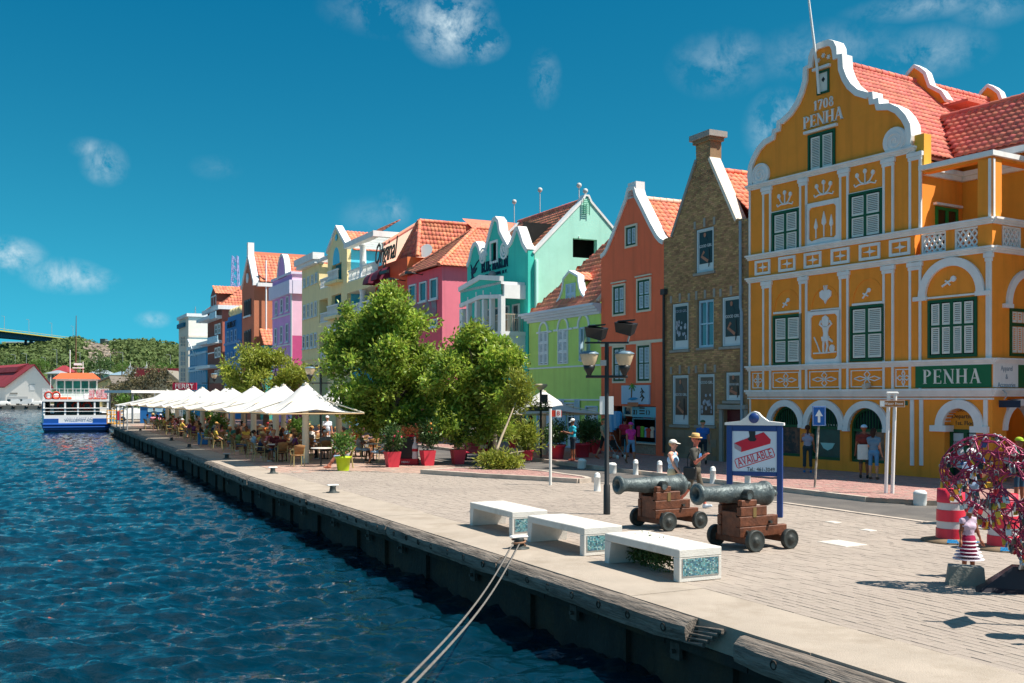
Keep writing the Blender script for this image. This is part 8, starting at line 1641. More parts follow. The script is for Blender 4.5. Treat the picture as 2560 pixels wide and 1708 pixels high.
# mooring bollards on the quay edge, the nearest with a double rope
moor=M('mooring_iron',(.03,.04,.04),rough=.55,var=.3,bump=.3);rope_m=M('rope_grey',(.17,.155,.14),rough=.9,var=.3,vs=20,bump=.6,bs=60)
spots=[(1297,1372,'mooring bollard with a white top holding the double rope, nearest the benches'),(832,1232,'mooring bollard with a white cap nearest the lime green pot'),(682,1184,'mooring bollard with a white cap at the edge of the tent shade'),(567,1147,'mooring bollard in the tent shade beside the orange stain'),(473,1119,'low dark mooring bollard on a round plate in the shade'),(429,1102,'mooring bollard in the first bright strip of quay'),(351,1077,'farthest mooring bollard in the second bright strip of quay')]
for k,(x,y,lab)in enumerate(spots):
 B=thing('mooring_bollard',lab,'mooring bollard',gp(x,y),.4,'mooring bollards on the quay');MB().lathe([(.2,0),(.2,.02),(.12,.035),(.1,.05),(.085,.16),(.1,.2),(.0,.2)],n=16).build('bollard_body',moor,B)
 if k not in(4,5,6):mb=MB();mb.bevbox(-.17,.17,-.075,.075,.2,.245,.02);mb.build('bollard_cap',bolw if k!=3 else M('cap_grey',(.4,.42,.42),var=.1),B)
mb0=gp(1297,1372)
ro=thing('mooring_rope','double grey mooring rope stretched from the bollard out over the water','rope',mb0);e=at(985,1745,7.2)
for k in(-1,1):
 a=mb0+Vector((.06*k-.05,-.08,.1));b=e+Vector((.06*k,0,.02*k));pts=[(a.lerp(b,t)+Vector((0,0,-.35*math.sin(math.pi*t)*.5)))-mb0 for t in[i/24 for i in range(25)]];MB().tube(pts,.013,6).build('rope_strand',rope_m,ro)
mb=MB();pts=[(.12*math.cos(t),.12*math.sin(t),.06+.012*t)for t in[i*.5 for i in range(20)]];mb.tube(pts,.02,6);mb.build('rope_loop',M('rope_rust',(.28,.15,.09),rough=.9,var=.3),ro)
# one-way sign
p=gp(2036,1230);B=thing('one_way_sign','blue one-way sign with a white upward arrow on a peeling pole','road sign',p,-.2);z0,z1=at(2049,1065,p.y).z,at(2049,1016,p.y).z;MB().tube([(0,0,0),(.12,0,z0)],.032,8).build('pole',M('pole_peeling',(.45,.42,.36),rough=.8,var=.3,col2=(.12,.09,.06),c2s=9,c2t=.5),B)
o=MB().bevbox(-.06,.32,-.02,.01,z0,z1,.006).build('sign_plate',M('sign_blue',srgb('#1a5fae'),rough=.4,var=.04),B);mb=MB();xm=.13;h=z1-z0;rframe(mb,-.045,.305,z0+.015,z1-.015,.008,-.026,-.019);mb.prism([(xm-.035,z0+.1),(xm+.035,z0+.1),(xm+.035,z0+h*.5),(xm+.11,z0+h*.5),(xm,z0+h*.84),(xm-.11,z0+h*.5),(xm-.035,z0+h*.5)],-.027,-.019);mb.build('arrow',white,o)
# street-name sign on twin posts
p=gp(2221,1245);B=thing('direction_sign','brown Water Front direction sign on twin white posts','sign',p,-.15);z1=at(2225,986,p.y).z;mb=MB()
for x in(-.05,.12):MB().tube([(x*1.0-.02,0,0),(x+.06,0,z1)],.05,10).build('post',bolw,B)
MB().bevbox(-.06,.26,-.06,.06,z1,z1+.07,.02).build('post_cap',bolw,B);zs0,zs1=at(2230,1018,p.y).z,at(2230,1001,p.y).z
o=MB().box(-.25,.42,-.085,-.055,zs0,zs1).build('sign_plate',M('sign_brown2',srgb('#a8672a'),rough=.5,var=.05),B);mb=MB();mb.box(-.235,-.12,-.09,-.084,zs0+.02,zs1-.02);mb.build('pictogram',white,o);text('Water Front',.115,white,o,.12,-.09,(zs0+zs1)/2,extrude=.002,sx=.85);rfm=MB();rframe(rfm,-.245,.415,zs0+.004,zs1-.004,.008,-.089,-.084);rfm.build('sign_edge',white,o)
MB().box(.43,.53,.055,.07,zs0+.05,zs1-.01).build('rear_plate',M('sign_green2',srgb('#0f4a38'),var=.05),B)
# hanging street lamp bracket on the ochre corner
B=thing('hanging_sign','small dark street name sign hanging on a curled bracket at the ochre corner','sign',PF.w(UW+.02,.25,0),PF.rz);zz_=PF.dz(2520,1012,UW)[1];mb=MB();mb.tube([(0,0,zz_+.35)]+[(.05+.25*math.sin(t),0,zz_+.35+.18*math.cos(t)-.05)for t in(0,.6,1.2,1.8,2.4)],.02,6);mb.build('bracket',steel,B);MB().box(.05,.75,-.02,.02,zz_-.08,zz_+.14).build('sign_plate',M('sign_dark_blue',srgb('#1a2d44'),var=.05),B)
# barrels with striped bands on painted bases
brm=M('barrel_red',srgb('#d6263f'),rough=.45,var=.05,spec=.5);brs=M('barrel_silver',srgb('#c9c4c4'),rough=.35,var=.06);basem=M('barrel_base',(.22,.15,.09),rough=.8,var=.25,vs=2);stripe_b=M('stripe_blue',srgb('#2a90c8'),var=.05,rough=.5)
for(x,yb,Y,lab)in((2377,1349,19.9,'red and silver banded traffic drum left of the heart, with a paper notice'),(2508,1372,18.9,'red and silver banded traffic drum seen through the heart lattice')):
 p=Vector(((x-CX)/F*Y,Y,0));B=thing('traffic_drum',lab,'traffic drum',p,0,'traffic drums behind the heart');rr=.27;zs=[0.03,.26,.40,.62,.76,1.02]
 for k in range(5):MB().lathe([(rr-.03*zs[k]*1.0+(.012 if k%2==0 else 0),zs[k]+.002),(rr-.03*zs[k+1]+(.012 if k%2==0 else 0),zs[k+1]-.002),(0,zs[k+1]-.002)]if k==4 else[(rr-.03*zs[k]+(.012 if k%2==0 else 0),zs[k]+.002),(rr-.03*zs[k+1]+(.012 if k%2==0 else 0),zs[k+1]-.002)],n=24).build('drum_band',brs if k%2 else brm,B)
 MB().lathe([(.55,0),(.55,.03),(.38,.06),(.27,.075),(0,.075)],n=24).build('drum_base',basem,B)
 for a in(-1.9,-.9):mb=MB();mb.add([(.33*math.cos(a+d),.33*math.sin(a+d),.072)for d in(-.25,.25)]+[(.555*math.cos(a+d),.555*math.sin(a+d),.034)for d in(.2,-.2)],[(0,3,2,1),(0,1,2,3)]);mb.build('base_stripe',stripe_b,B)
 if x<2400:MB().box(-.12,.08,-.265,-.245,.78,.96).build('paper_notice',white,B)
# grey kerb block before the heart
p=gp(2415,1464);mb=MB();mb.add([(-.26,-.08,0),(.26,-.08,0),(.34,.3,0),(-.22,.3,0),(-.26,-.06,.29),(.24,-.06,.27),(.26,.22,.27),(-.2,.22,.29)],[(3,2,1,0),(4,5,6,7),(0,1,5,4),(1,2,6,5),(2,3,7,6),(3,0,4,7)]);o=mb.build('concrete_block',M('block_grey',(.24,.24,.21),rough=.95,var=.15,bump=.4),None,None,p,-.15);tag(o,'grey concrete block standing before the heart sculpture','block')
# the heart of bent rods hung with padlocks
hc=at(2556,1240,14.8);B=thing('heart_sculpture','large pink heart sculpture woven of steel rods and hung with padlocks','sculpture',(hc.x,hc.y,0),-.4)
pinkr=M('rod_magenta',(.25,.012,.065),rough=.35,var=.25,vs=3,metal=.3,spec=.6);z_c,SR=1.50,1.02
def heart_pt(t,v): # t around the outline, v across the thickness
 x=16*math.sin(t)**3/16;z=(13*math.cos(t)-4.2*math.cos(2*t)-1.4*math.cos(3*t)-math.cos(4*t))/16;k=math.cos(v);th=.52*math.sin(v);return Vector((x*k*SR*1.08,th*(1-.35*abs(x)),z_c+z*k*SR*1.05))
hp=[];rh=random.Random(4)
for i in range(1100):hp.append(heart_pt(rh.uniform(0,2*math.pi),rh.uniform(-1.35,1.35)))
hp=[p for i,p in enumerate(hp)if all((p-q).length>.04 for q in hp[:i])]
mb=MB();ed=set()
for i,p in enumerate(hp):
 nb_=sorted(range(len(hp)),key=lambda j:(hp[j]-p).length)[1:7]
 for j in rh.sample(nb_,4):
  if(hp[j]-p).length<.36:ed.add((min(i,j),max(i,j)))
for(i,j)in ed:d=(hp[j]-hp[i]);mb.tube([hp[i]-d*.12,hp[j]+d*.12],.0085 if rh.random()<.8 else .013,5)
for v in(-1.3,0,1.3):mb.tube([heart_pt(t*math.pi/20,v)for t in range(41)],.014,5)
mb.build('rod_lattice',pinkr,B,'stuff')
mb=MB();mb.add([(-.62,-.36,0),(.62,-.36,0),(.62,.36,0),(-.62,.36,0),(-.5,-.26,.06),(.5,-.26,.06),(.5,.26,.06),(-.5,.26,.06),(-.13,-.12,.36),(.13,-.12,.36),(.13,.12,.36),(-.13,.12,.36)],[(3,2,1,0)]+[(4*a+i,4*a+(i+1)%4,4*a+4+(i+1)%4,4*a+4+i)for a in(0,1)for i in range(4)]+[(8,9,10,11)]);mb.build('heart_base',M('base_black',(.02,.02,.028),rough=.4,var=.2),B)
MB().box(.02,.2,-.2,-.1,.30,.42).build('base_plate',M('plate_wood',(.45,.36,.25),var=.1),B)
MB().tube([(.1,-.2,.35),(.14,-.32,.2),(.1,-.36,.05),(.3,-.4,.01)],.01,5).build('cable',bolw,B)
lk=[]
body=MB().bevbox(-.022,.022,-.009,.009,-.05,0,.004);body.tube([(-.015,0,0),(-.015,0,.022),(0,0,.034),(.015,0,.022),(.015,0,0)],.0045,5,1)
pcols=[('brass',srgb('#c79a3a'),.6),('silver',srgb('#b9bcc0'),.7),('black',(.02,.02,.02),0),('red',srgb('#b3202a'),0),('blue',srgb('#2a5aa0'),0),('dark grey',(.1,.1,.1),.5)]
pmesh=[body.mesh('padlock',[M('padlock_'+n.replace(' ','_'),c,rough=.35,metal=m_,var=.15),steel])for n,c,m_ in pcols]
Mh=Matrix.Translation(B.location)@Matrix.Rotation(-.4,4,'Z')
for k in range(296):
 i,j=rh.choice(list(ed))if k<0 else sorted(ed)[rh.randrange(len(ed))];q=hp[i].lerp(hp[j],rh.random());c=rh.choices(range(6),(5,4,2,1,1,2))[0]
 o=link('padlock',pmesh[c],None,None,Mh@q-Vector((0,0,.03)));o.rotation_euler=(rh.uniform(-.5,.5),rh.uniform(-.4,.4),rh.uniform(0,6.28));s=rh.uniform(1.2,2.1);o.scale=(s,s,s);tag(o,'small %s padlock locked onto the rods of the pink heart'%pcols[c][0],'padlock','%s padlocks on the heart'%pcols[c][0])
# ---------------------------------------------------------------- tents, tables, chairs of the terrace
canvas=M('tent_canvas',(.74,.725,.70),rough=.8,var=.04,vs=1.2,tl=.2,bump=.1,bs=6);polem=M('tent_pole',(.72,.63,.48),rough=.7,var=.06)
def canopy_mesh(a,zt,ze,n=18):
 v,f=[],[]
 for i in range(n+1):
  for j in range(n+1):
   x,y=-1+2*i/n,-1+2*j/n;m=max(abs(x),abs(y));r=math.hypot(x,y);k=.35*m+.65*min(1.0,r);h=(1-min(1,k))**1.55;e=1-.05*(1-min(abs(x),abs(y))**2)*m**6
   z=ze+(zt-ze)*h+.0;
   if r<.09:z=zt
   v.append((x*a/2*e,y*a/2*e,z+(.16*(1-min(abs(x),abs(y)))**2*m**5)))
 for i in range(n):
  for j in range(n):p=i*(n+1)+j;f.append((p,p+n+1,p+n+2,p+1))
 return npmesh('canopy',v,f,[canvas],True)
CM={}
def tent(px,pyt,Y,a,label,rz=None,ze=2.15,lights=False):
 X_=(px-CX)/F*Y;zt=CH+(HY-pyt)/F*Y;d=qdir(min(Y,100));rz=math.atan2(d.y,d.x)if rz is None else rz;B=thing('tent',label,'tent',(X_,Y,0),rz,'white tents over the terrace')
 key=(a,round(zt,1))
 if key not in CM:CM[key]=canopy_mesh(a,zt,ze)
 link('canopy',CM[key],B)
 mb=MB();h=a/2*.985
 for s_ in(-1,1):mb.tube([(-h,s_*h,ze-.03),(h,s_*h,ze-.03)],.03,5);mb.tube([(s_*h,-h,ze-.03),(s_*h,h,ze-.03)],.03,5)
 mb.build('edge_frame',M('tent_frame_tan',(.55,.38,.2),rough=.7),B);MB().tube([(0,0,0),(0,0,zt-.05)],[.16,.13],12).build('pole',polem,B)
 mb=MB()
 for sx in(-1,1):
  for sy in(-1,1):mb.tube([(0,0,zt-.5),(sx*h,sy*h,ze)],.03,5)
 mb.build('strut',polem,B,'stuff')
T1=[(764,955,43.4,4.0,'nearest white tent, with a leaf shadow on its canopy'),(690,964,47.9,5.2,'second white tent of the front row'),(634,965,52.5,5.4,'third white tent of the front row'),(581,970,57.6,5.6,'fourth white tent of the front row'),(539,972,62.6,5.6,'fifth white tent of the front row, with a creased canopy'),(506,967,67.2,5.4,'sixth white tent of the front row, standing slightly higher'),(470,971,73.0,6.0,'seventh white tent of the front row'),(442,974,78.5,6.0,'eighth white tent of the front row'),(418,974,83.5,6.0,'ninth white tent, last with a peak before the flat awnings')]
for(x,y,Y,a,lab)in T1:tent(x,y,Y,a,lab)
for(x,y,Y,a,lab)in((847,959,48.5,4.3,'white tent of the rear row by the big tree'),(709,959,57,4.6,'white tent of the rear row behind the second tent'),(608,967,68,4.8,'white tent of the rear row before the yellow green tree'),(566,966,74,4.8,'farthest white tent of the rear row')):tent(x,y,Y,a,lab)
B=tent(1358,974,47.5,4.3,'single small white parasol tent before the lime house',.35,2.05)
for k,(x,Y)in enumerate(((386,90),(365,95))): # flat awnings at the end
 p=Vector(((x-CX)/F*Y,Y,0));d=qdir(96);B=thing('flat_awning',('flat sloping white awning next to the last peaked tent','farthest flat sloping white awning before the ferry shelter')[k],'awning',p,math.atan2(d.y,d.x));mb=MB();mb.add([(-2.3,-2.6,3.1),(2.3,-2.6,3.1),(2.3,2.6,2.0),(-2.3,2.6,2.0),(-2.3,-2.6,3.16),(2.3,-2.6,3.16),(2.3,2.6,2.06),(-2.3,2.6,2.06)],[(3,2,1,0),(4,5,6,7),(0,1,5,4),(1,2,6,5),(2,3,7,6),(3,0,4,7)]);mb.build('canopy',canvas,B)
 for sx in(-2.2,2.2):
  for sy,h in((-2.4,3.05),(2.4,2.05)):MB().tube([(sx,sy,0),(sx,sy,h)],.05,6).build('post',steel,B)
for(x,y,lab)in((802,1000,'lamp post with two pale bowls between the nearest tents and the big tree'),(616,1000,'lamp post with two pale bowls before the yellow green tree'),(520,1000,'lamp post with one pale bowl before the brick building')):
 Y={802:52,616:78,520:92}[x];p=Vector(((x-CX)/F*Y,Y,0));B=thing('terrace_lamp',lab,'lamp post',p,0,'pale bowl lamp posts behind the tents');zc=at(x,958 if x!=616 else 960,Y).z;MB().tube([(0,0,0),(0,0,zc+.9)],.06,8).build('pole',blackmetal,B);MB().tube([(-.55,0,zc),(.55,0,zc)],.035,6).build('cross_arm',blackmetal,B)
 for s_ in((-1,1)if x!=520 else(1,)):bowl(B,s_*.55*(1 if Y<60 else 1.0),0,zc+.45,.72 if Y<60 else .8)
tabt=M('table_white',(.72,.70,.66),rough=.4,var=.05);wick=M('wicker_brown',(.30,.15,.055),rough=.7,var=.25,vs=8,bump=.5,bs=60);tubey=M('chair_tube_tan',(.52,.42,.18),rough=.4,var=.1)
def make_chair(label):
 B=thing('chair',label,'chair',(0,0,0),0,'wicker chairs of the terrace');MB().bevbox(-.22,.22,-.22,.22,.42,.455,.012).build('seat',wick,B)
 v,f=[],[];n=8
 for j in range(4):
  for i in range(n+1):
   a=-.9+1.8*i/n;r=.24+.015*j;v.append((math.sin(a)*r,.2+.06*j-.14*(1-math.cos(a))*1.2,.5+j*.13+(-.05*abs(math.sin(a))if j==3 else 0)))
 for j in range(3):
  for i in range(n):p=j*(n+1)+i;f.append((p,p+1,p+n+2,p+n+1))
 bk=npmesh('backrest',v,f,[wick],True);o=link('backrest',bk,B);s=o.modifiers.new('s','SOLIDIFY');s.thickness=.02
 for(x,y)in((-.2,-.2),(.2,-.2)):MB().tube([(x,y,.45),(x*1.1,y*1.1,0)],.017,6).build('leg',tubey,B)
 for x in(-.2,.2):MB().tube([(x*1.1,.26,0),(x,.2,.45),(x*1.05,.25,.75)],.017,6).build('leg',tubey,B)
 for x in(-1,1):MB().tube([(x*.22,-.2,.45),(x*.26,-.2,.64),(x*.27,0,.66),(x*.24,.2,.68)],.014,6).build('arm',tubey,B)
 return B
def make_table(label):
 B=thing('cafe_table',label,'table',(0,0,0),0,'round cafe tables');MB().lathe([(0,.715),(.4,.715),(.42,.725),(.42,.74),(.4,.75),(0,.75)],n=24).build('table_top',tabt,B);MB().tube([(0,0,.03),(0,0,.715)],.035,8).build('pedestal',blackmetal,B);MB().lathe([(.24,0),(.24,.02),(.06,.045),(0,.045)],n=16).build('foot',blackmetal,B);return B
# ---------------------------------------------------------------- people: one continuous surface per body
def surf_nets(V,org,h):
 s=V<0;nx,ny,nz=V.shape;acc=np.zeros((nx-1,ny-1,nz-1,3));cnt=np.zeros((nx-1,ny-1,nz-1))
 cs=[(i,j,k)for i in(0,1)for j in(0,1)for k in(0,1)];sl=lambda c:V[c[0]:nx-1+c[0],c[1]:ny-1+c[1],c[2]:nz-1+c[2]]
 for a in cs:
  for b in cs:
   if a<b and sum(abs(p-q)for p,q in zip(a,b))==1:
    va,vb=sl(a),sl(b);m=(va<0)!=(vb<0);t=np.where(m,va/np.where(m,va-vb,1),0)
    for ax in range(3):acc[...,ax]+=np.where(m,a[ax]+(b[ax]-a[ax])*t,0)
    cnt+=m
 act=cnt>0;ids=-np.ones(act.shape,int);ids[act]=np.arange(act.sum());loc=np.argwhere(act);P=org+(loc+acc[act]/cnt[act][:,None])*h;F_=[]
 for ax in range(3):
  o1,o2=(ax+1)%3,(ax+2)%3;a=np.moveaxis(s,(ax,o1,o2),(0,1,2));I=np.moveaxis(ids,(ax,o1,o2),(0,1,2));cr=a[:-1,1:-1,1:-1]!=a[1:,1:-1,1:-1];ii=np.argwhere(cr)
  if not len(ii):continue
  x,y,z=ii[:,0],ii[:,1],ii[:,2];q=np.stack([I[x,y,z],I[x,y+1,z],I[x,y+1,z+1],I[x,y,z+1]],1);fl=a[:-1,1:-1,1:-1][cr];q[~fl]=q[~fl][:,::-1];F_.append(q)
 return P,np.concatenate(F_)
def caps_d(P,a,b,ra,rb,sc=None):
 a,b=np.array(a,float),np.array(b,float)
 if sc is not None:P=a+(P-a)*sc;b=a+(b-a)*sc
 ab=b-a;L=max(1e-9,ab@ab);t=np.clip(((P-a)@ab)/L,0,1);return np.linalg.norm(P-a-t[...,None]*ab,axis=-1)-(ra+(rb-ra)*t)
def skin_body(prims,h,k=.028):
 """prims: (a, b, ra, rb, tag, scale or None); smooth union turned into one mesh; material by the nearest primitive"""
 pts=np.array([p[i]for p in prims for i in(0,1)]);lo,hi=pts.min(0)-.24,pts.max(0)+.24;n=np.ceil((hi-lo)/h).astype(int)+1
 G=np.stack(np.meshgrid(*[lo[i]+np.arange(n[i])*h for i in range(3)],indexing='ij'),-1);D=None
 for(a,b,ra,rb,tg,sc)in prims:
  r=max(ra,rb)*1.3+.14;mn,mx=np.minimum(a,b)-r,np.maximum(a,b)+r;i0=np.clip(((mn-lo)/h).astype(int),0,n-1);i1=np.clip(((mx-lo)/h).astype(int)+2,1,n)
  if D is None:D=np.full(tuple(n),.5)
  s_=tuple(slice(i0[j],i1[j])for j in range(3));d=caps_d(G[s_],a,b,ra,rb,sc);o=D[s_];e=np.clip(.5+.5*(d-o)/k,0,1);D[s_]=d*(1-e)+o*e-k*e*(1-e)
 V,F_=surf_nets(D,lo,h);C_=V[F_].mean(1);best=np.full(len(C_),9.0);mi=np.zeros(len(C_),int)
 for(a,b,ra,rb,tg,sc)in prims:
  d=caps_d(C_,a,b,ra,rb,sc);m=d<best;best[m]=d[m];mi[m]=tg
 return V,F_,mi
SK,TOP,BOT,SHO=0,1,2,3
def rot(v,ax,a):
 return np.array(Matrix.Rotation(a,3,ax)@Vector(v))
def figure(pose='stand',H=1.75,fem=False,sleeve=.45,legs='shorts',lean=0.0,arms=((.1,.1,.2),(.1,.1,.2)),stride=0.0,fat=1.0,head=(0,0),hands=True,h=.03,thigh=1.45,knee=1.45,skirt=False,swing=None):
 """facing -y. arms = (forward, outward, elbow bend) for the left (+x) and the right (-x) side"""
 s=H/1.75;hip=.93*s if pose=='stand' else .52;P=[];sw=(.175 if fem else .2)*s;hw=(.1 if fem else .09)*s
 pel=np.array([0,0,hip]);up=rot((0,0,1),'X',lean);chest=pel+up*.34*s;nk=pel+up*.53*s;waist=pel+up*.14*s
 tr=fat;T_=TOP
 P.append((pel-[hw*.75,0,0],pel+[hw*.75,0,0],.108*s*tr,.108*s*tr,BOT,None));P.append((waist-[.05*s,0,0],waist+[.05*s,0,0],.105*s*tr*(.92 if fem else 1),.105*s*tr*(.92 if fem else 1),T_,None))
 P.append((waist+[0,-.02*s*(tr-.6),.03],chest,.115*s*tr,.12*s*tr*(.92 if fem else 1),T_,None));P.append((chest-[sw*.5,0,.02],chest+[sw*.5,0,-.02],.11*s*tr**.5,.11*s*tr**.5,T_,None))
 if fem:
  for sx in(-1,1):q=chest+rot((sx*.07*s,-.072*s,-.035*s),'X',lean);P.append((q,q+[0,.03,.03],.058*s,.05*s,T_,None))
 sh=[nk+rot((sx*sw,0,-.07*s),'X',lean)for sx in(1,-1)]
 P.append((nk-[sw*.45,0,.05*s],nk+[sw*.45,0,-.05*s],.062*s,.062*s,T_,None))
 for i in(0,1):P.append((nk+[(1,-1)[i]*.06*s,0,-.04*s],sh[i],.058*s,.06*s,T_ if sleeve>0 else SK,None))
 hd=nk+up*.06*s;P.append((nk-[0,0,.03],hd+[0,-.01,.02],.052*s,.05*s,SK,None))
 yaw,pit=head;R_=lambda v:rot(rot(v,'X',pit),'Z',yaw);c=hd+np.array([0,-.012,.13*s])
 P+=[(c+R_((0,.012,.015)),c+R_((0,.012,.03)),.092*s,.09*s,SK,None),(c+R_((0,-.025,-.02)),c+R_((0,-.035,-.075)),.068*s,.05*s,SK,None),(c+R_((0,-.09,.0)),c+R_((0,-.112,-.028)),.013*s,.018*s,SK,None)]
 for sx in(-1,1):P.append((c+R_((sx*.088*s,.01,-.01)),c+R_((sx*.092*s,.018,.02)),.014,.018,SK,None))
 info={'head':c,'R':R_,'s':s,'neck':nk,'chest':chest,'hip':pel,'hand':[]}
 for i,(fw,ou,el)in enumerate(arms):
  sx=(1,-1)[i];d=rot(rot((0,0,-1),'Y',-sx*ou),'X',-fw);d=rot((0,0,-1),'X',-fw);d=np.array([d[0]+sx*math.sin(ou),d[1],d[2]]);d /= np.linalg.norm(d);e=sh[i]+d*.29*s
  fa=rot(d,'X',-el);fa=fa+np.array([-sx*.25*math.sin(el)if el>.8 else 0,0,0]);fa /= np.linalg.norm(fa);w=e+fa*.25*s;m=sh[i]+d*.29*s*sleeve
  if sleeve>0:P.append((sh[i],m,.064*s*tr**.4,.058*s*tr**.4,TOP,None))
  if sleeve<1:P.append((m,e,.045*s,.04*s,SK,None))
  P.append((e,w,.042*s,.03*s,SK if sleeve<=1 else TOP,None));info['hand'].append((w,fa))
  if hands:
   side=np.array([0,1,0.0])if abs(fa[1])<.75 else np.array([1,0,0.0]);side=side-fa*(side@fa);side /= np.linalg.norm(side);pm=w+fa*.055*s;P.append((w,pm,.027*s,.03*s,SK,None));nrm2=np.cross(fa,side)
   for q in range(4):b0=w+fa*.07*s+side*(q-1.5)*.018*s;m1=b0+fa*(.04-.004*abs(q-1.3))*s+nrm2*.008*sx;P.append((b0,m1,.0105*s,.01*s,SK,None));P.append((m1,m1+fa*.034*s*(1-.12*abs(q-1.4))+nrm2*.022*sx*s,.01*s,.008*s,SK,None))
   P.append((w+fa*.025*s-side*.02*s,w+fa*.065*s-side*.048*s+nrm2*.01*sx,.012*s,.009*s,SK,None))
  else:P.append((w,w+fa*.09*s,.03*s,.024*s,SK,None))
 for i in(0,1):
  sx=(1,-1)[i];hj=pel+np.array([sx*hw,0,-.02*s])
  if pose=='stand':
   f_=stride*(1 if i==0 else-1);kd=rot((sx*.02,0,-1),'X',-f_);k_=hj+kd*.42*s;bend=(.12 if f_>0 else .42)*min(1,abs(stride)*3);sd=rot(kd,'X',bend*.9);an=k_+sd*.41*s
   if abs(stride)<.01:an[2]=.085*s
  else:
   sp=.09*sx;kd=np.array([sp,-1,.02]);kd /= np.linalg.norm(kd);k_=hj+kd*.43*s;sd=rot((0,0,-1),'X',(knee-1.45)*(1 if i else 1.0)+(.12 if i else-.1));an=k_+sd*.42*s
  bt=BOT;P.append((hj,k_,.082*s*tr**.5,.058*s,bt,None))
  if legs=='shorts':P.append((k_,k_+(an-k_)*.05,.056*s,.055*s,SK,None));P.append((k_,an,.05*s,.036*s,SK,None));P.append((k_+(an-k_)*.2,k_+(an-k_)*.5,.05*s,.052*s,SK,None))
  elif legs=='capri':P.append((k_,k_+(an-k_)*.55,.062*s,.062*s,BOT,None));P.append((k_+(an-k_)*.5,an,.045*s,.034*s,SK,None))
  else:P.append((k_,an,.058*s,.048*s,BOT,None))
  toe=rot((0,-1,0),'X',0 if pose!='stand' or abs(stride)<.01 else(.45 if i else-.25));P.append((an+[0,.03*s,-.045*s],an+toe*.15*s+np.array([0,0,-.055*s]),.04*s,.034*s,SHO,None));P.append((an,an-[0,0,.04],.04*s,.04*s,SHO,None))
  info.setdefault('ankle',[]).append(an)
 if skirt:P.append((pel,pel-[0,0,.3*s],.13*s,.2*s,BOT,None))
 low=min((min(a[2]-ra,b[2]-rb)for(a,b,ra,rb,tg,sc)in P if tg==SHO));V,F_,mi=skin_body(P,h);V=V-np.array([0,0,low]);info['low']=low
 return V,F_,mi,info
PM={}
def pmat(kind,hexc):
 return M('%s_%s'%(kind,hexc.strip('#')),srgb(hexc),rough=.85 if kind!='skin' else .55,var=.08,vs=6,bump=.25 if kind!='skin' else 0,bs=25)
SKINS=['#c98d6f','#a96b4c','#8a5238','#d9a184','#6a3d28']
def body_obj(me,B,skin,top,bot,shoe):
 o=link('body',me,B);mats=(pmat('skin',skin),pmat('cloth',top),pmat('cloth',bot),pmat('shoe',shoe))
 for i,m in enumerate(mats):o.material_slots[i].link='OBJECT';o.material_slots[i].material=m
 return o
def mk_body(name,**kw):
 V,F_,mi,info=figure(**kw);me=npmesh(name,V,F_,[MATS['white_plaster']]*0 or[pmat('skin',SKINS[0]),pmat('cloth','#ffffff'),pmat('cloth','#333333'),pmat('shoe','#222222')],True,mi);return me,info
def hair(B,info,col,style='short',brim=None):
 c=info['head']-np.array([0,0,info['low']]);s=info['s'];R_=info['R'];mb=MB();m=Matrix.Translation(Vector(c))@Matrix(np.stack([R_((1,0,0)),R_((0,1,0)),R_((0,0,1))],1).tolist()).to_4x4()
 if style in('short','long','pony'):
  mb.ball((0,.022,.028),(.102*s,.106*s,.098*s),12,8);mb.v=[(x,y,z if not(y<-.03 and z<.06)else .06)for x,y,z in mb.v]
  if style=='long':mb.tube([(0,.06,.02),(0,.09,-.08),(0,.09,-.2)],[.095*s,.085*s,.045*s],10)
  if style=='pony':mb.tube([(0,.11,.05),(0,.16,0),(0,.15,-.14),(0,.13,-.22)],[.03,.035,.03,.01],8)
  return mb.xf(m).build('hair',pmat('hair',col),B)
 if style=='bald':return None
 if style=='cap':
  mb.ball((0,.012,.04),(.108*s,.112*s,.09*s),14,8);mb.v=[(x,y,max(z,.03))for x,y,z in mb.v];v=[]
  for i in range(9):a=-1.1+2.2*i/8;v+=[(math.sin(a)*.1,-.07-.03*math.cos(a),.045),(math.sin(a)*.085,-.1-.09*math.cos(a),.03)]
  mb.add(v+[(x,y,z-.008)for x,y,z in v],[(2*i,2*i+1,2*i+3,2*i+2)for i in range(8)]+[(18+2*i+2,18+2*i+3,18+2*i+1,18+2*i)for i in range(8)]+[(2*i+1,18+2*i+1,18+2*i+3,2*i+3)for i in range(8)],0,True)
  return mb.xf(m).build('cap',pmat('cloth',col),B)
 if style=='hat':
  mb.lathe([(.175,.058),(.172,.066),(.112,.056),(.108,.07),(.104,.13),(.085,.165),(.04,.15),(0,.16)],(0,.01,0),n=18);h=mb.xf(m).build('hat',pmat('straw',col),B);m2=MB().lathe([(.1135,.066),(.1125,.092)],(0,.01,0),n=18);m2.xf(m).build('hat_band',pmat('cloth','#8a6a48'),h);return h
def shades(B,info):
 c=info['head']-np.array([0,0,info['low']]);R_=info['R'];m=Matrix.Translation(Vector(c))@Matrix(np.stack([R_((1,0,0)),R_((0,1,0)),R_((0,0,1))],1).tolist()).to_4x4();mb=MB()
 for sx in(-1,1):mb.bevbox(sx*.037-.03,sx*.037+.03,-.108,-.088,-.008,.03,.008);mb.tube([(sx*.066,-.095,.015),(sx*.094,0,.01)],.005,5)
 return mb.xf(m).build('sunglasses',blackmetal,B)
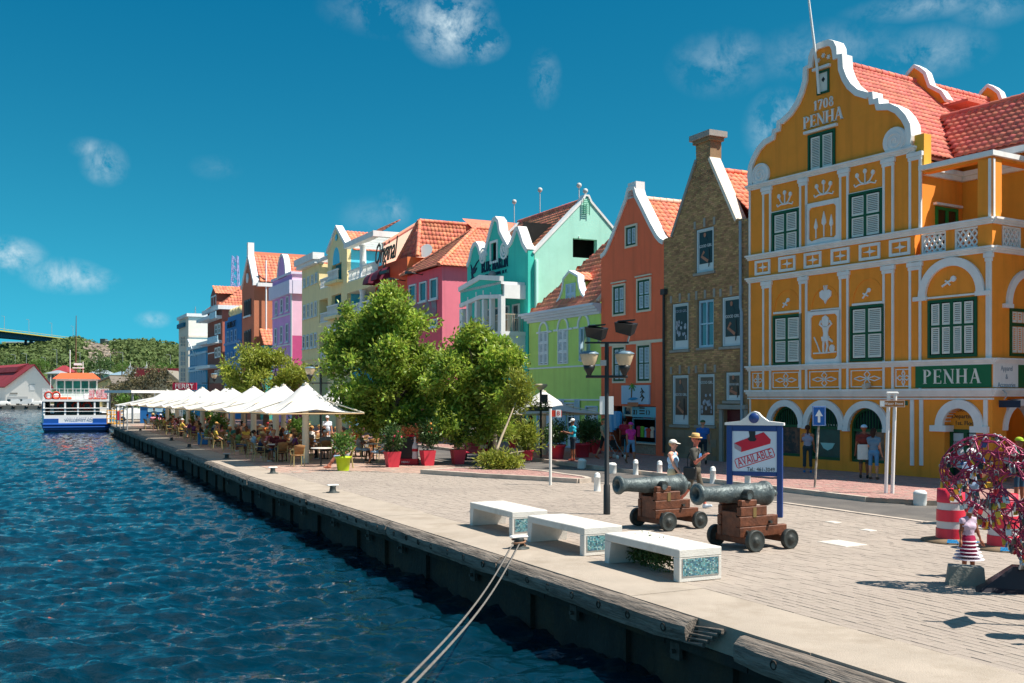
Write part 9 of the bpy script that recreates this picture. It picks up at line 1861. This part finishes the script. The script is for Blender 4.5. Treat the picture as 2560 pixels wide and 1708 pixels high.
def eyes(B,info):
 c=info['head']-np.array([0,0,info['low']]);R_=info['R'];m=Matrix.Translation(Vector(c))@Matrix(np.stack([R_((1,0,0)),R_((0,1,0)),R_((0,0,1))],1).tolist()).to_4x4();mb=MB()
 for sx in(-1,1):mb.ball((sx*.034,-.088,.008),(.013,.006,.007),6,4)
 mb.ball((0,-.096,-.058),(.024,.006,.006),6,4);return mb.xf(m).build('face_features',pmat('hair','#3a1c16'),B)
def person(label,loc,rz,body,skin,top,bot,shoe='#3a3430',hairc='#2c1d12',style='short',glasses=False,group=None):
 me,info=body;B=thing('person',label,'person',loc,rz,group);body_obj(me,B,skin,top,bot,shoe);hair(B,info,hairc,style)
 (shades if glasses else eyes)(B,info);return B,info
# --- the strolling couple, larger than anyone else in view
wb=mk_body('woman_walking',H=1.72,fem=True,sleeve=0,legs='capri',stride=.30,arms=((-.12,.12,.1),(.45,.12,.25)),head=(.12,.05),h=.0125,fat=1.08)
B,inf=person('woman walking in a white cap, sky blue sleeveless top and cream trousers',gp(1682,1268),1.0,wb,'#dba088','#a9cdea','#d6cdaa','#4a6a9a','#e9e4d6','cap',True)
hair(B,inf,'#c9a46a','short');z_=inf['hip'][2]-inf['low'];MB().bevbox(-.11,.11,-.17,-.10,z_-.02,z_+.11,.02).build('waist_bag',blackmetal,B);MB().lathe([(.128,z_+.05),(.130,z_+.085)],n=20).build('bag_belt',blackmetal,B)
mbm=mk_body('man_walking',H=1.86,sleeve=.7,legs='shorts',stride=.30,arms=((-.25,.1,.2),(.35,.15,1.9)),head=(-.1,.08),h=.0125,fat=1.06)
B,inf=person('man walking in a straw hat, charcoal T-shirt and grey shorts with a shoulder bag',gp(1738,1271),1.05,mbm,'#c9705c','#45443f','#5b5348','#c5d0dc','#d9b071','hat',True)
z_=inf['chest'][2]-inf['low'];zh=inf['hip'][2]-inf['low'];MB().prism([(-.09,z_-.06),(.09,z_-.06),(.09,z_+.06),(-.09,z_+.06)],-.135,-.122).build('shirt_print',pmat('cloth','#3f7fc0'),B)
MB().bevbox(-.34,-.2,-.12,.2,zh-.24,zh+.1,.03).build('shoulder_bag',blackmetal,B);MB().tube([(-.27,-.02,zh+.08),(-.2,-.135,zh+.3),(-.05,-.145,z_+.12),(.1,-.02,z_+.2),(.02,.12,z_+.15),(-.2,.14,zh+.3),(-.27,.1,zh+.08)],.013,6).build('bag_strap',blackmetal,B)
# --- passers-by near the shops
def P_(nm,**kw):return mk_body(nm,h=.026,**kw)
stand_a=P_('standing_figure',H=1.74,arms=((.05,.12,.15),(.05,.12,.15)));stand_b=P_('walking_figure',H=1.74,stride=.26,arms=((-.3,.1,.25),(.3,.1,.3)));stand_f=P_('standing_woman',H=1.65,fem=True,sleeve=.3,arms=((.5,.1,1.6),(.1,.1,.3)));read_m=P_('reading_man',H=1.74,arms=((.5,.05,1.35),(.5,.05,1.35)),head=(0,.35));leg_f=P_('woman_leggings',H=1.66,fem=True,sleeve=0,legs='capri',arms=((.6,.1,1.9),(.1,.12,.2)));child=P_('child_dress',H=1.1,fem=True,sleeve=.2,skirt=True,arms=((.1,.2,.2),(.1,.2,.2)));walk_f=P_('walking_woman',H=1.62,fem=True,sleeve=.25,stride=.22,arms=((-.2,.12,.2),(.25,.12,.3)))
pv_=.13
person('man in blue T-shirt and dark shorts by the brick house plinth, seen from behind',gp(1757,1161,pv_),3.0,stand_b,SKINS[0],'#2a62ad','#1f2c35','#202020','#3b5a3a','cap')
person('girl with a pink cap and hot pink top before the souvenir shop',gp(1577,1159,pv_),.25,walk_f,SKINS[1],'#d22f8d','#6d93b5','#6a4a3a','#c63a9b','cap')
person('man in a crimson shirt looking into the souvenir shop',gp(1562,1143,pv_),2.6,stand_a,SKINS[1],'#b51f3c','#2a1b20','#222222','#1d1410','short')
person('person in a beige shirt and black shorts half hidden by the lamp post',gp(1510,1148,pv_),.9,stand_b,SKINS[0],'#a89c86','#20201f','#b5553a','#3f6a34','short')
person('man in a turquoise T-shirt and white cap reading beside the red pots',gp(1432,1152,pv_),-1.2,read_m,SKINS[2],'#35b8cf','#1f2a38','#8a3a2a','#e6e6e2','cap')
person('man in dark olive shirt and sunglasses walking by the lime house corner',gp(1327,1128,pv_),.9,stand_a,SKINS[2],'#3d3b22','#2c2a22','#222222','#17110d','short',True)
person('woman with a ponytail in grey top and dark leggings at the ochre shop window',gp(2019,1182,pv_),2.9,leg_f,SKINS[1],'#8e93a8','#233840','#2f6ea8','#3d2413','pony')
B,inf=person('youth in a pale blue cap and maroon shirt looking at the third shop window',gp(2160,1196,pv_),2.8,stand_a,SKINS[2],'#6a2a24','#3a3f38','#2a2a2a','#a9cbe3','cap');MB().bevbox(-.14,.2,.15,.2,.62,1.12,.02).build('shopping_bag',pmat('cloth','#c9d6d2'),B)
person('woman in a grey blue blouse and denim skirt beside the youth in the cap',gp(2184,1199,pv_),2.5,stand_f,SKINS[0],'#5f8096','#4f84ad','#6a4a3a','#2c1a10','long')
person('person in a white cap and pale top seen through the heart lattice',Vector(((2428-CX)/F*22.5,22.5,0)),.3,stand_f,SKINS[0],'#c7cfe6','#7f92ad','#6a5a4a','#ececec','cap')
person('person in a green cap and green shirt right of the heart',Vector(((2548-CX)/F*26.5,26.5,.0)),.4,stand_a,SKINS[2],'#2f8f6d','#26445a','#222222','#9fb82e','cap')
B,inf=person('child in a magenta and white striped dress behind the grey block',Vector(((2421-CX)/F*15.95,15.95,0)),.2,child,SKINS[2],'#c9b3c8','#a31a4a','#5a3420','#2a1a12','short')
mb=MB()
for k in range(6):zq=.28+.055*k;r0=.232-.022*k;mb.lathe([(r0,zq),(r0-.005,zq+.012)],n=18)
mb.build('dress_stripes',pmat('cloth','#ddd3dc'),B,'stuff')
# just past the right edge of the view: a warning sign and two strollers whose shadows reach the paving
B=thing('warning_sign','diamond road sign on a thin pole just right of the heart','road sign',(6.75,12.45,0),.2);MB().tube([(0,0,0),(0,0,2.5)],.03,8).build('pole',steel,B);MB().obox((-.3,-.3,1.86),(.3,.3,.3),(.3,.3,-.3),(-.01,.02,.012)).build('sign_plate',M('sign_amber',srgb('#e0a52a'),var=.04),B)
person('person in a straw hat and white shirt at the right edge of the square',(7.1,12.95,0),-1.2,stand_a,SKINS[0],'#d6d3cc','#5d6a7a','#222222','#cfae74','hat')
person('person in a wide hat and rose top at the near right edge of the square',(6.75,11.75,0),-1.0,stand_f,SKINS[1],'#c98a94','#4a4a52','#6a4a3a','#d9c79a','hat')
# pushchair beside the crimson shirted man
p=gp(1540,1147,pv_);B=thing('pushchair','folding pushchair with a dark seat and white wheels by the souvenir shop','pushchair',p,.6)
mb=MB();[mb.tube([(s_*.22,-.35,.1),(s_*.22,.2,.6),(s_*.22,.45,1.0)],.015,6)for s_ in(-1,1)];[mb.tube([(s_*.22,.4,.1),(s_*.22,-.05,.5)],.015,6)for s_ in(-1,1)];mb.tube([(-.22,.45,1.0),(.22,.45,1.0)],.02,6);mb.build('push_frame',steel,B);mb=MB();mb.add([(-.2,-.2,.42),(.2,-.2,.42),(.2,.15,.38),(-.2,.15,.38),(.2,.3,.8),(-.2,.3,.8)],[(0,1,2,3),(3,2,4,5)]);mb.build('fabric_seat',blackmetal,B)
for s_ in(-1,1):
 for y in(-.35,.4):MB().lathe([(0,-.02),(.09,-.02),(.09,.02),(0,.02)],(s_*.22,y,.09),(1,0,0),10).build('wheel',white,B)
# --- guests seated under the tents
def S_(nm,**kw):return mk_body(nm,h=.032,pose='sit',hands=False,**kw)
seat=[S_('seated_a',H=1.76,arms=((.75,.1,1.0),(.75,.1,1.0)),lean=.12,fat=1.15),S_('seated_b',H=1.70,fem=True,sleeve=.2,arms=((.5,.1,1.5),(.8,.1,.9)),lean=.08),S_('seated_c',H=1.78,arms=((.3,.25,.9),(.9,.1,1.3)),lean=-.12,fat=1.25,head=(.5,0)),S_('seated_d',H=1.68,fem=True,sleeve=0,arms=((.9,.05,1.7),(.5,.2,.8)),lean=.2,head=(-.5,.1)),S_('seated_e',H=1.74,sleeve=.6,legs='long',arms=((.6,.1,1.1),(.3,.2,.7)),lean=.02,fat=1.1),S_('seated_f',H=1.75,arms=((.35,.2,.7),(.35,.2,.7)),lean=-.25,knee=1.1,head=(.3,.1))]
tops=[('red','#a3242c'),('white','#d9d6d0'),('black','#1c1c1e'),('olive','#5a5a3a'),('pink','#d98a9a'),('navy','#26304a'),('tan','#b08a5a'),('grey','#7d7d7a'),('orange','#c06a30'),('purple','#5f2a5f'),('teal','#2f6a66'),('yellow','#c9ab4a'),('maroon','#5a1c24'),('sky blue','#8fb3cc'),('green checked','#66804a')]
hairs=[('dark hair','#1f140e','short'),('fair hair','#b5894f','short'),('grey hair','#8d8a84','short'),('a white cap','#d9d9d6','cap'),('long brown hair','#4a2c18','long'),('a straw hat','#cfae74','hat'),('a red cap','#9a2530','cap'),('dark ponytail','#22150e','pony')]
rows_=[('quayside',2.75),('middle-row',4.9),('inner-row',7.0)];combos=[(a,b)for a in range(len(tops))for b in range(len(hairs))];rp=random.Random(21);rp.shuffle(combos);ci=0
ords='nearest second third fourth fifth sixth seventh eighth ninth tenth eleventh twelfth thirteenth fourteenth fifteenth sixteenth seventeenth eighteenth'.split()
chair0=make_chair('x');table0=make_table('x');first={'c':True,'t':True}
def put(o,key,loc,rz,lab):
 if first[key]:first[key]=False;o.location=loc;o.rotation_euler=(0,0,rz);o['label']=lab;return o
 return dup(o,loc,rz,lab)
npeople=0
for ri,(rn_,t)in enumerate(rows_):
 Y=43.6+ri*.9;k=0;lim={0:93,1:84,2:70}[ri]
 while Y<lim and k<18:
  c=qp(Y,t+rp.uniform(-.2,.2));place='%s %s table'%(ords[k],rn_);put(table0,'t',(c.x,c.y,.006),rp.uniform(0,6),'round white cafe table, %s from the square in the %s row'%(ords[k],rn_))
  d=qdir(Y);nseat=4 if ri<2 else 3;base=math.atan2(d.y,d.x)+rp.uniform(-.3,.3)
  side_n=['near side','house side','far side','water side']
  for q in range(nseat):
   a=base+math.pi+q*math.pi/2 if True else 0;r=.78+rp.uniform(0,.12);x,y=c.x+math.cos(a)*r,c.y+math.sin(a)*r;rz=a-math.pi/2+math.pi;rz=math.atan2(c.y-y,c.x-x)+math.pi/2
   lab_c='wicker chair on the %s of the %s'%(('near side','house side' if math.sin(a)>-9 and q==1 else 'house side','far side','water side')[q],place)
   empty=rp.random()<(.22 if ri==0 else .15)
   put(chair0,'c',(x,y,.006),rz,lab_c+(', empty' if empty else ''))
   if not empty and ci<len(combos):
    ti,hi=combos[ci];ci+=1;tn,tc=tops[ti];hn,hc_,st_=hairs[hi];bi=rp.randrange(6)if st_ not in('long','pony')else rp.choice((1,3));bot=rp.choice((('dark','#2b2a2a'),('khaki','#8f7f5c'),('denim','#4a6484'),('white','#c9c7c0')))
    person('guest in %s top with %s, %s of %s'%(tn,hn,('near side','house side','far side','water side')[q],place),(x-math.sin(rz)*-.02,y,-.03),rz,seat[bi],rp.choice(SKINS),tc,bot[1],rp.choice(('#3a2a20','#8a6a50','#d0ccc4')),hc_,st_,rp.random()<.3,'guests seated under the tents');npeople+=1
  Y+=2.75 if Y<60 else 3.1;k+=1
# singled-out guests at the near corner of the terrace
p=gp(838,1173);lounge=mk_body('lounging_man',pose='sit',h=.024,H=1.8,arms=((.35,.2,.7),(.45,.2,.8)),lean=-.25,knee=.85,head=(.2,.1),fat=1.1)
person('barefoot man in a flowered shirt stretching his legs beside the lime green pot',(p.x+.35,p.y+.5,-.02),-1.35,lounge,'#b9735c','#c7c0c4','#7d93ad','#b9735c','#4a3a2c','short');put(chair0,'c',(p.x+.35,p.y+.52,.006),-1.35,'wicker chair of the barefoot man, right behind the lime green pot')
p=gp(940,1160);person('man with a white cap, white striped shirt and pale shorts near the red planters',(p.x+.2,p.y+.6,-.03),-1.2,seat[5],'#a96b4c','#c9c4bd','#a9bccb','#5a4030','#e3e0da','cap');put(chair0,'c',(p.x+.2,p.y+.62,.006),-1.2,'wicker chair of the white capped man near the red planters')
p=gp(905,1155);person('person in a pale grey shirt leaning over the table left of the white capped man',(p.x-.3,p.y+1.0,-.03),1.4,seat[0],'#8a5238','#a79f98','#a9bccb','#5a4030','#1f140e','short');put(chair0,'c',(p.x-.3,p.y+1.02,.006),1.4,'wicker chair under the person in the pale grey shirt');put(table0,'t',(p.x+.35,p.y+1.0,.006),0,'cafe table between the grey shirted person and the white capped man')
p=gp(798,1168);put(table0,'t',(p.x,p.y+.4,.006),0,'empty white cafe table beside the lime green pot')
p=gp(744,1166);put(chair0,'c',(p.x,p.y,.006),3.6,'empty wicker chair with its back to the square, nearest the open paving')
p=gp(485,1104);put(chair0,'c',(p.x,p.y,.006),3.4,'empty wicker chair with pale yellow legs on the sunlit strip by the quay')
# blue cool box by the tables
p=gp(507,1113);B=thing('cool_box','tall bright blue cool box standing by the water side tables','cool box',p,.3);MB().bevbox(-.28,.28,-.25,.25,.04,.62,.03).build('box_body',M('coolbox_blue',srgb('#1f6fb0'),var=.08,rough=.4),B);MB().bevbox(-.3,.3,-.27,.27,.625,.72,.02).build('lid',M('coolbox_lid',srgb('#2f86c4'),var=.05,rough=.4),B)
# a few standing people between the tents and the shops
for(x,Y,rz,body_,sk_,tc,bc,hc_,st_,lab)in((818,57,.4,stand_a,SKINS[0],'#d6e0ee','#6f7f92','#dfe4ea','cap','standing person in white with a white cap beyond the nearest tent'),(884,58,.2,stand_b,SKINS[2],'#86b8d9','#2f3a48','#1a120d','short','standing person in a light blue shirt left of the big tree'),(900,60,2.9,stand_f,SKINS[1],'#dcc9b5','#4a3a34','#1a120d','long','standing woman in a cream top left of the big tree trunk'),(560,66,1.0,stand_a,SKINS[0],'#e0dcd6','#7a6a55','#b9a68a','hat','standing waiter in white between the far tents'),(385,97,.6,stand_b,SKINS[2],'#5fa6c4','#2f3a48','#1a120d','short','standing person in a turquoise shirt by the blue kiosk')):
 person(lab,((x-CX)/F*Y,Y,.0),rz,body_,sk_,tc,bc,'#3a3430',hc_,st_)
# menu stand with a bottle cut-out, red three-wheeler, string of leafy decals
p=gp(1022,1162);B=thing('menu_stand','black and red menu stand with a white bottle cut-out and orange flowers','menu stand',p,-.1);zt=at(1022,1088,p.y).z;redc=M('stand_red',srgb('#b3162c'),rough=.4,var=.05)
MB().bevbox(-.42,.42,-.2,.2,0,.26,.02).build('stand_base',redc,B);MB().box(-.36,.36,-.1,.1,.26,zt-.06).build('menu_panel',M('menu_black',(.015,.02,.022),rough=.4),B);MB().bevbox(-.42,.42,-.14,.14,zt-.06,zt+.03,.015).build('stand_top',redc,B)
bo=[(.13,0),(.14,.1),(.12,.3),(.14,.5),(.13,.62),(.06,.82),(.045,1.0),(.06,1.03),(.06,1.08),(0,1.09)];k=(zt-.32)/1.09;MB().lathe([(r*.95,z*k)for r,z in bo],(.3,-.17,.262),n=16).build('bottle',M('bottle_white',(.62,.60,.60),rough=.35,var=.08),B);MB().lathe([(.128,.36*k),(.132,.5*k)],(.3,-.172,.262),n=16).build('bottle_label',redc,B)
text('MENU',.12,white,B,-.1,-.205,.12,extrude=.003);leaves('flowers',[(0,0,zt+.15,.6,.25,.16),(.5,-.05,zt-.05,.25,.2,.2)],900,.1,M('flower_petals',srgb('#e08a55'),rough=.6,var=.2,island=.3),B)
p=gp(1196,1152);B=thing('three_wheeler','red motor three-wheeler with a grey canvas top parked behind the second tree','three-wheeler',(p.x,p.y,.01),.35);tr_=M('tuk_red',srgb('#d02748'),rough=.3,var=.04,spec=.6);z1=at(1196,1108,p.y).z;w=.64
mb=MB();mb.prism([(-w,.32),(w,.32),(w*1.02,.6),(w*.94,z1),(-w*.94,z1),(-w*1.02,.6)],0,1.6);mb.build('body_shell',tr_,B)
for k in range(6):MB().box(-w*.55,w*.7,-.02,.0,.5+.07*k,.53+.07*k).build('louvre',M('tuk_red_dark',srgb('#8f1830'),var=.05),B)
MB().box(.05,.42,-.03,-.021,z1-.25,z1-.08).build('number_plate',M('plate_yellowish',(.75,.72,.6),var=.1),B);zc=at(1196,1078,p.y).z
mb=MB();mb.add([(-w*.94,.02,z1),(w*.94,.02,z1),(w*.8,.12,zc),(-w*.8,.12,zc),(-w*.94,1.6,z1),(w*.94,1.6,z1),(w*.8,1.6,zc+.1),(-w*.8,1.6,zc+.1)],[(0,1,2,3),(1,5,6,2),(5,4,7,6),(4,0,3,7),(3,2,6,7)]);cv=mb.build('canvas_top',M('canvas_grey',(.2,.19,.18),rough=.8,var=.2),B);MB().bevbox(-.2,.3,.02,.08,z1+.12,z1+.42,.02).build('rear_window',M('tuk_window',(.3,.38,.33),rough=.15,var=.1),cv)
for s_ in(-1,1):MB().lathe([(0,-.06),(.16,-.06),(.24,-.05),(.24,.05),(.16,.06),(0,.06)],(s_*w*.85,.3,.24),(1,0,0),14).build('wheel',blackmetal,B);MB().box(s_*w*.8-.05,s_*w*.8+.05,-.03,0,z1-.3,z1-.12).build('tail_light',M('tuk_light',srgb('#e8b07a'),rough=.3),B)
MB().bevbox(-w*.98,w*.98,-.06,.02,.33,.42,.02).build('bumper',tr_,B)
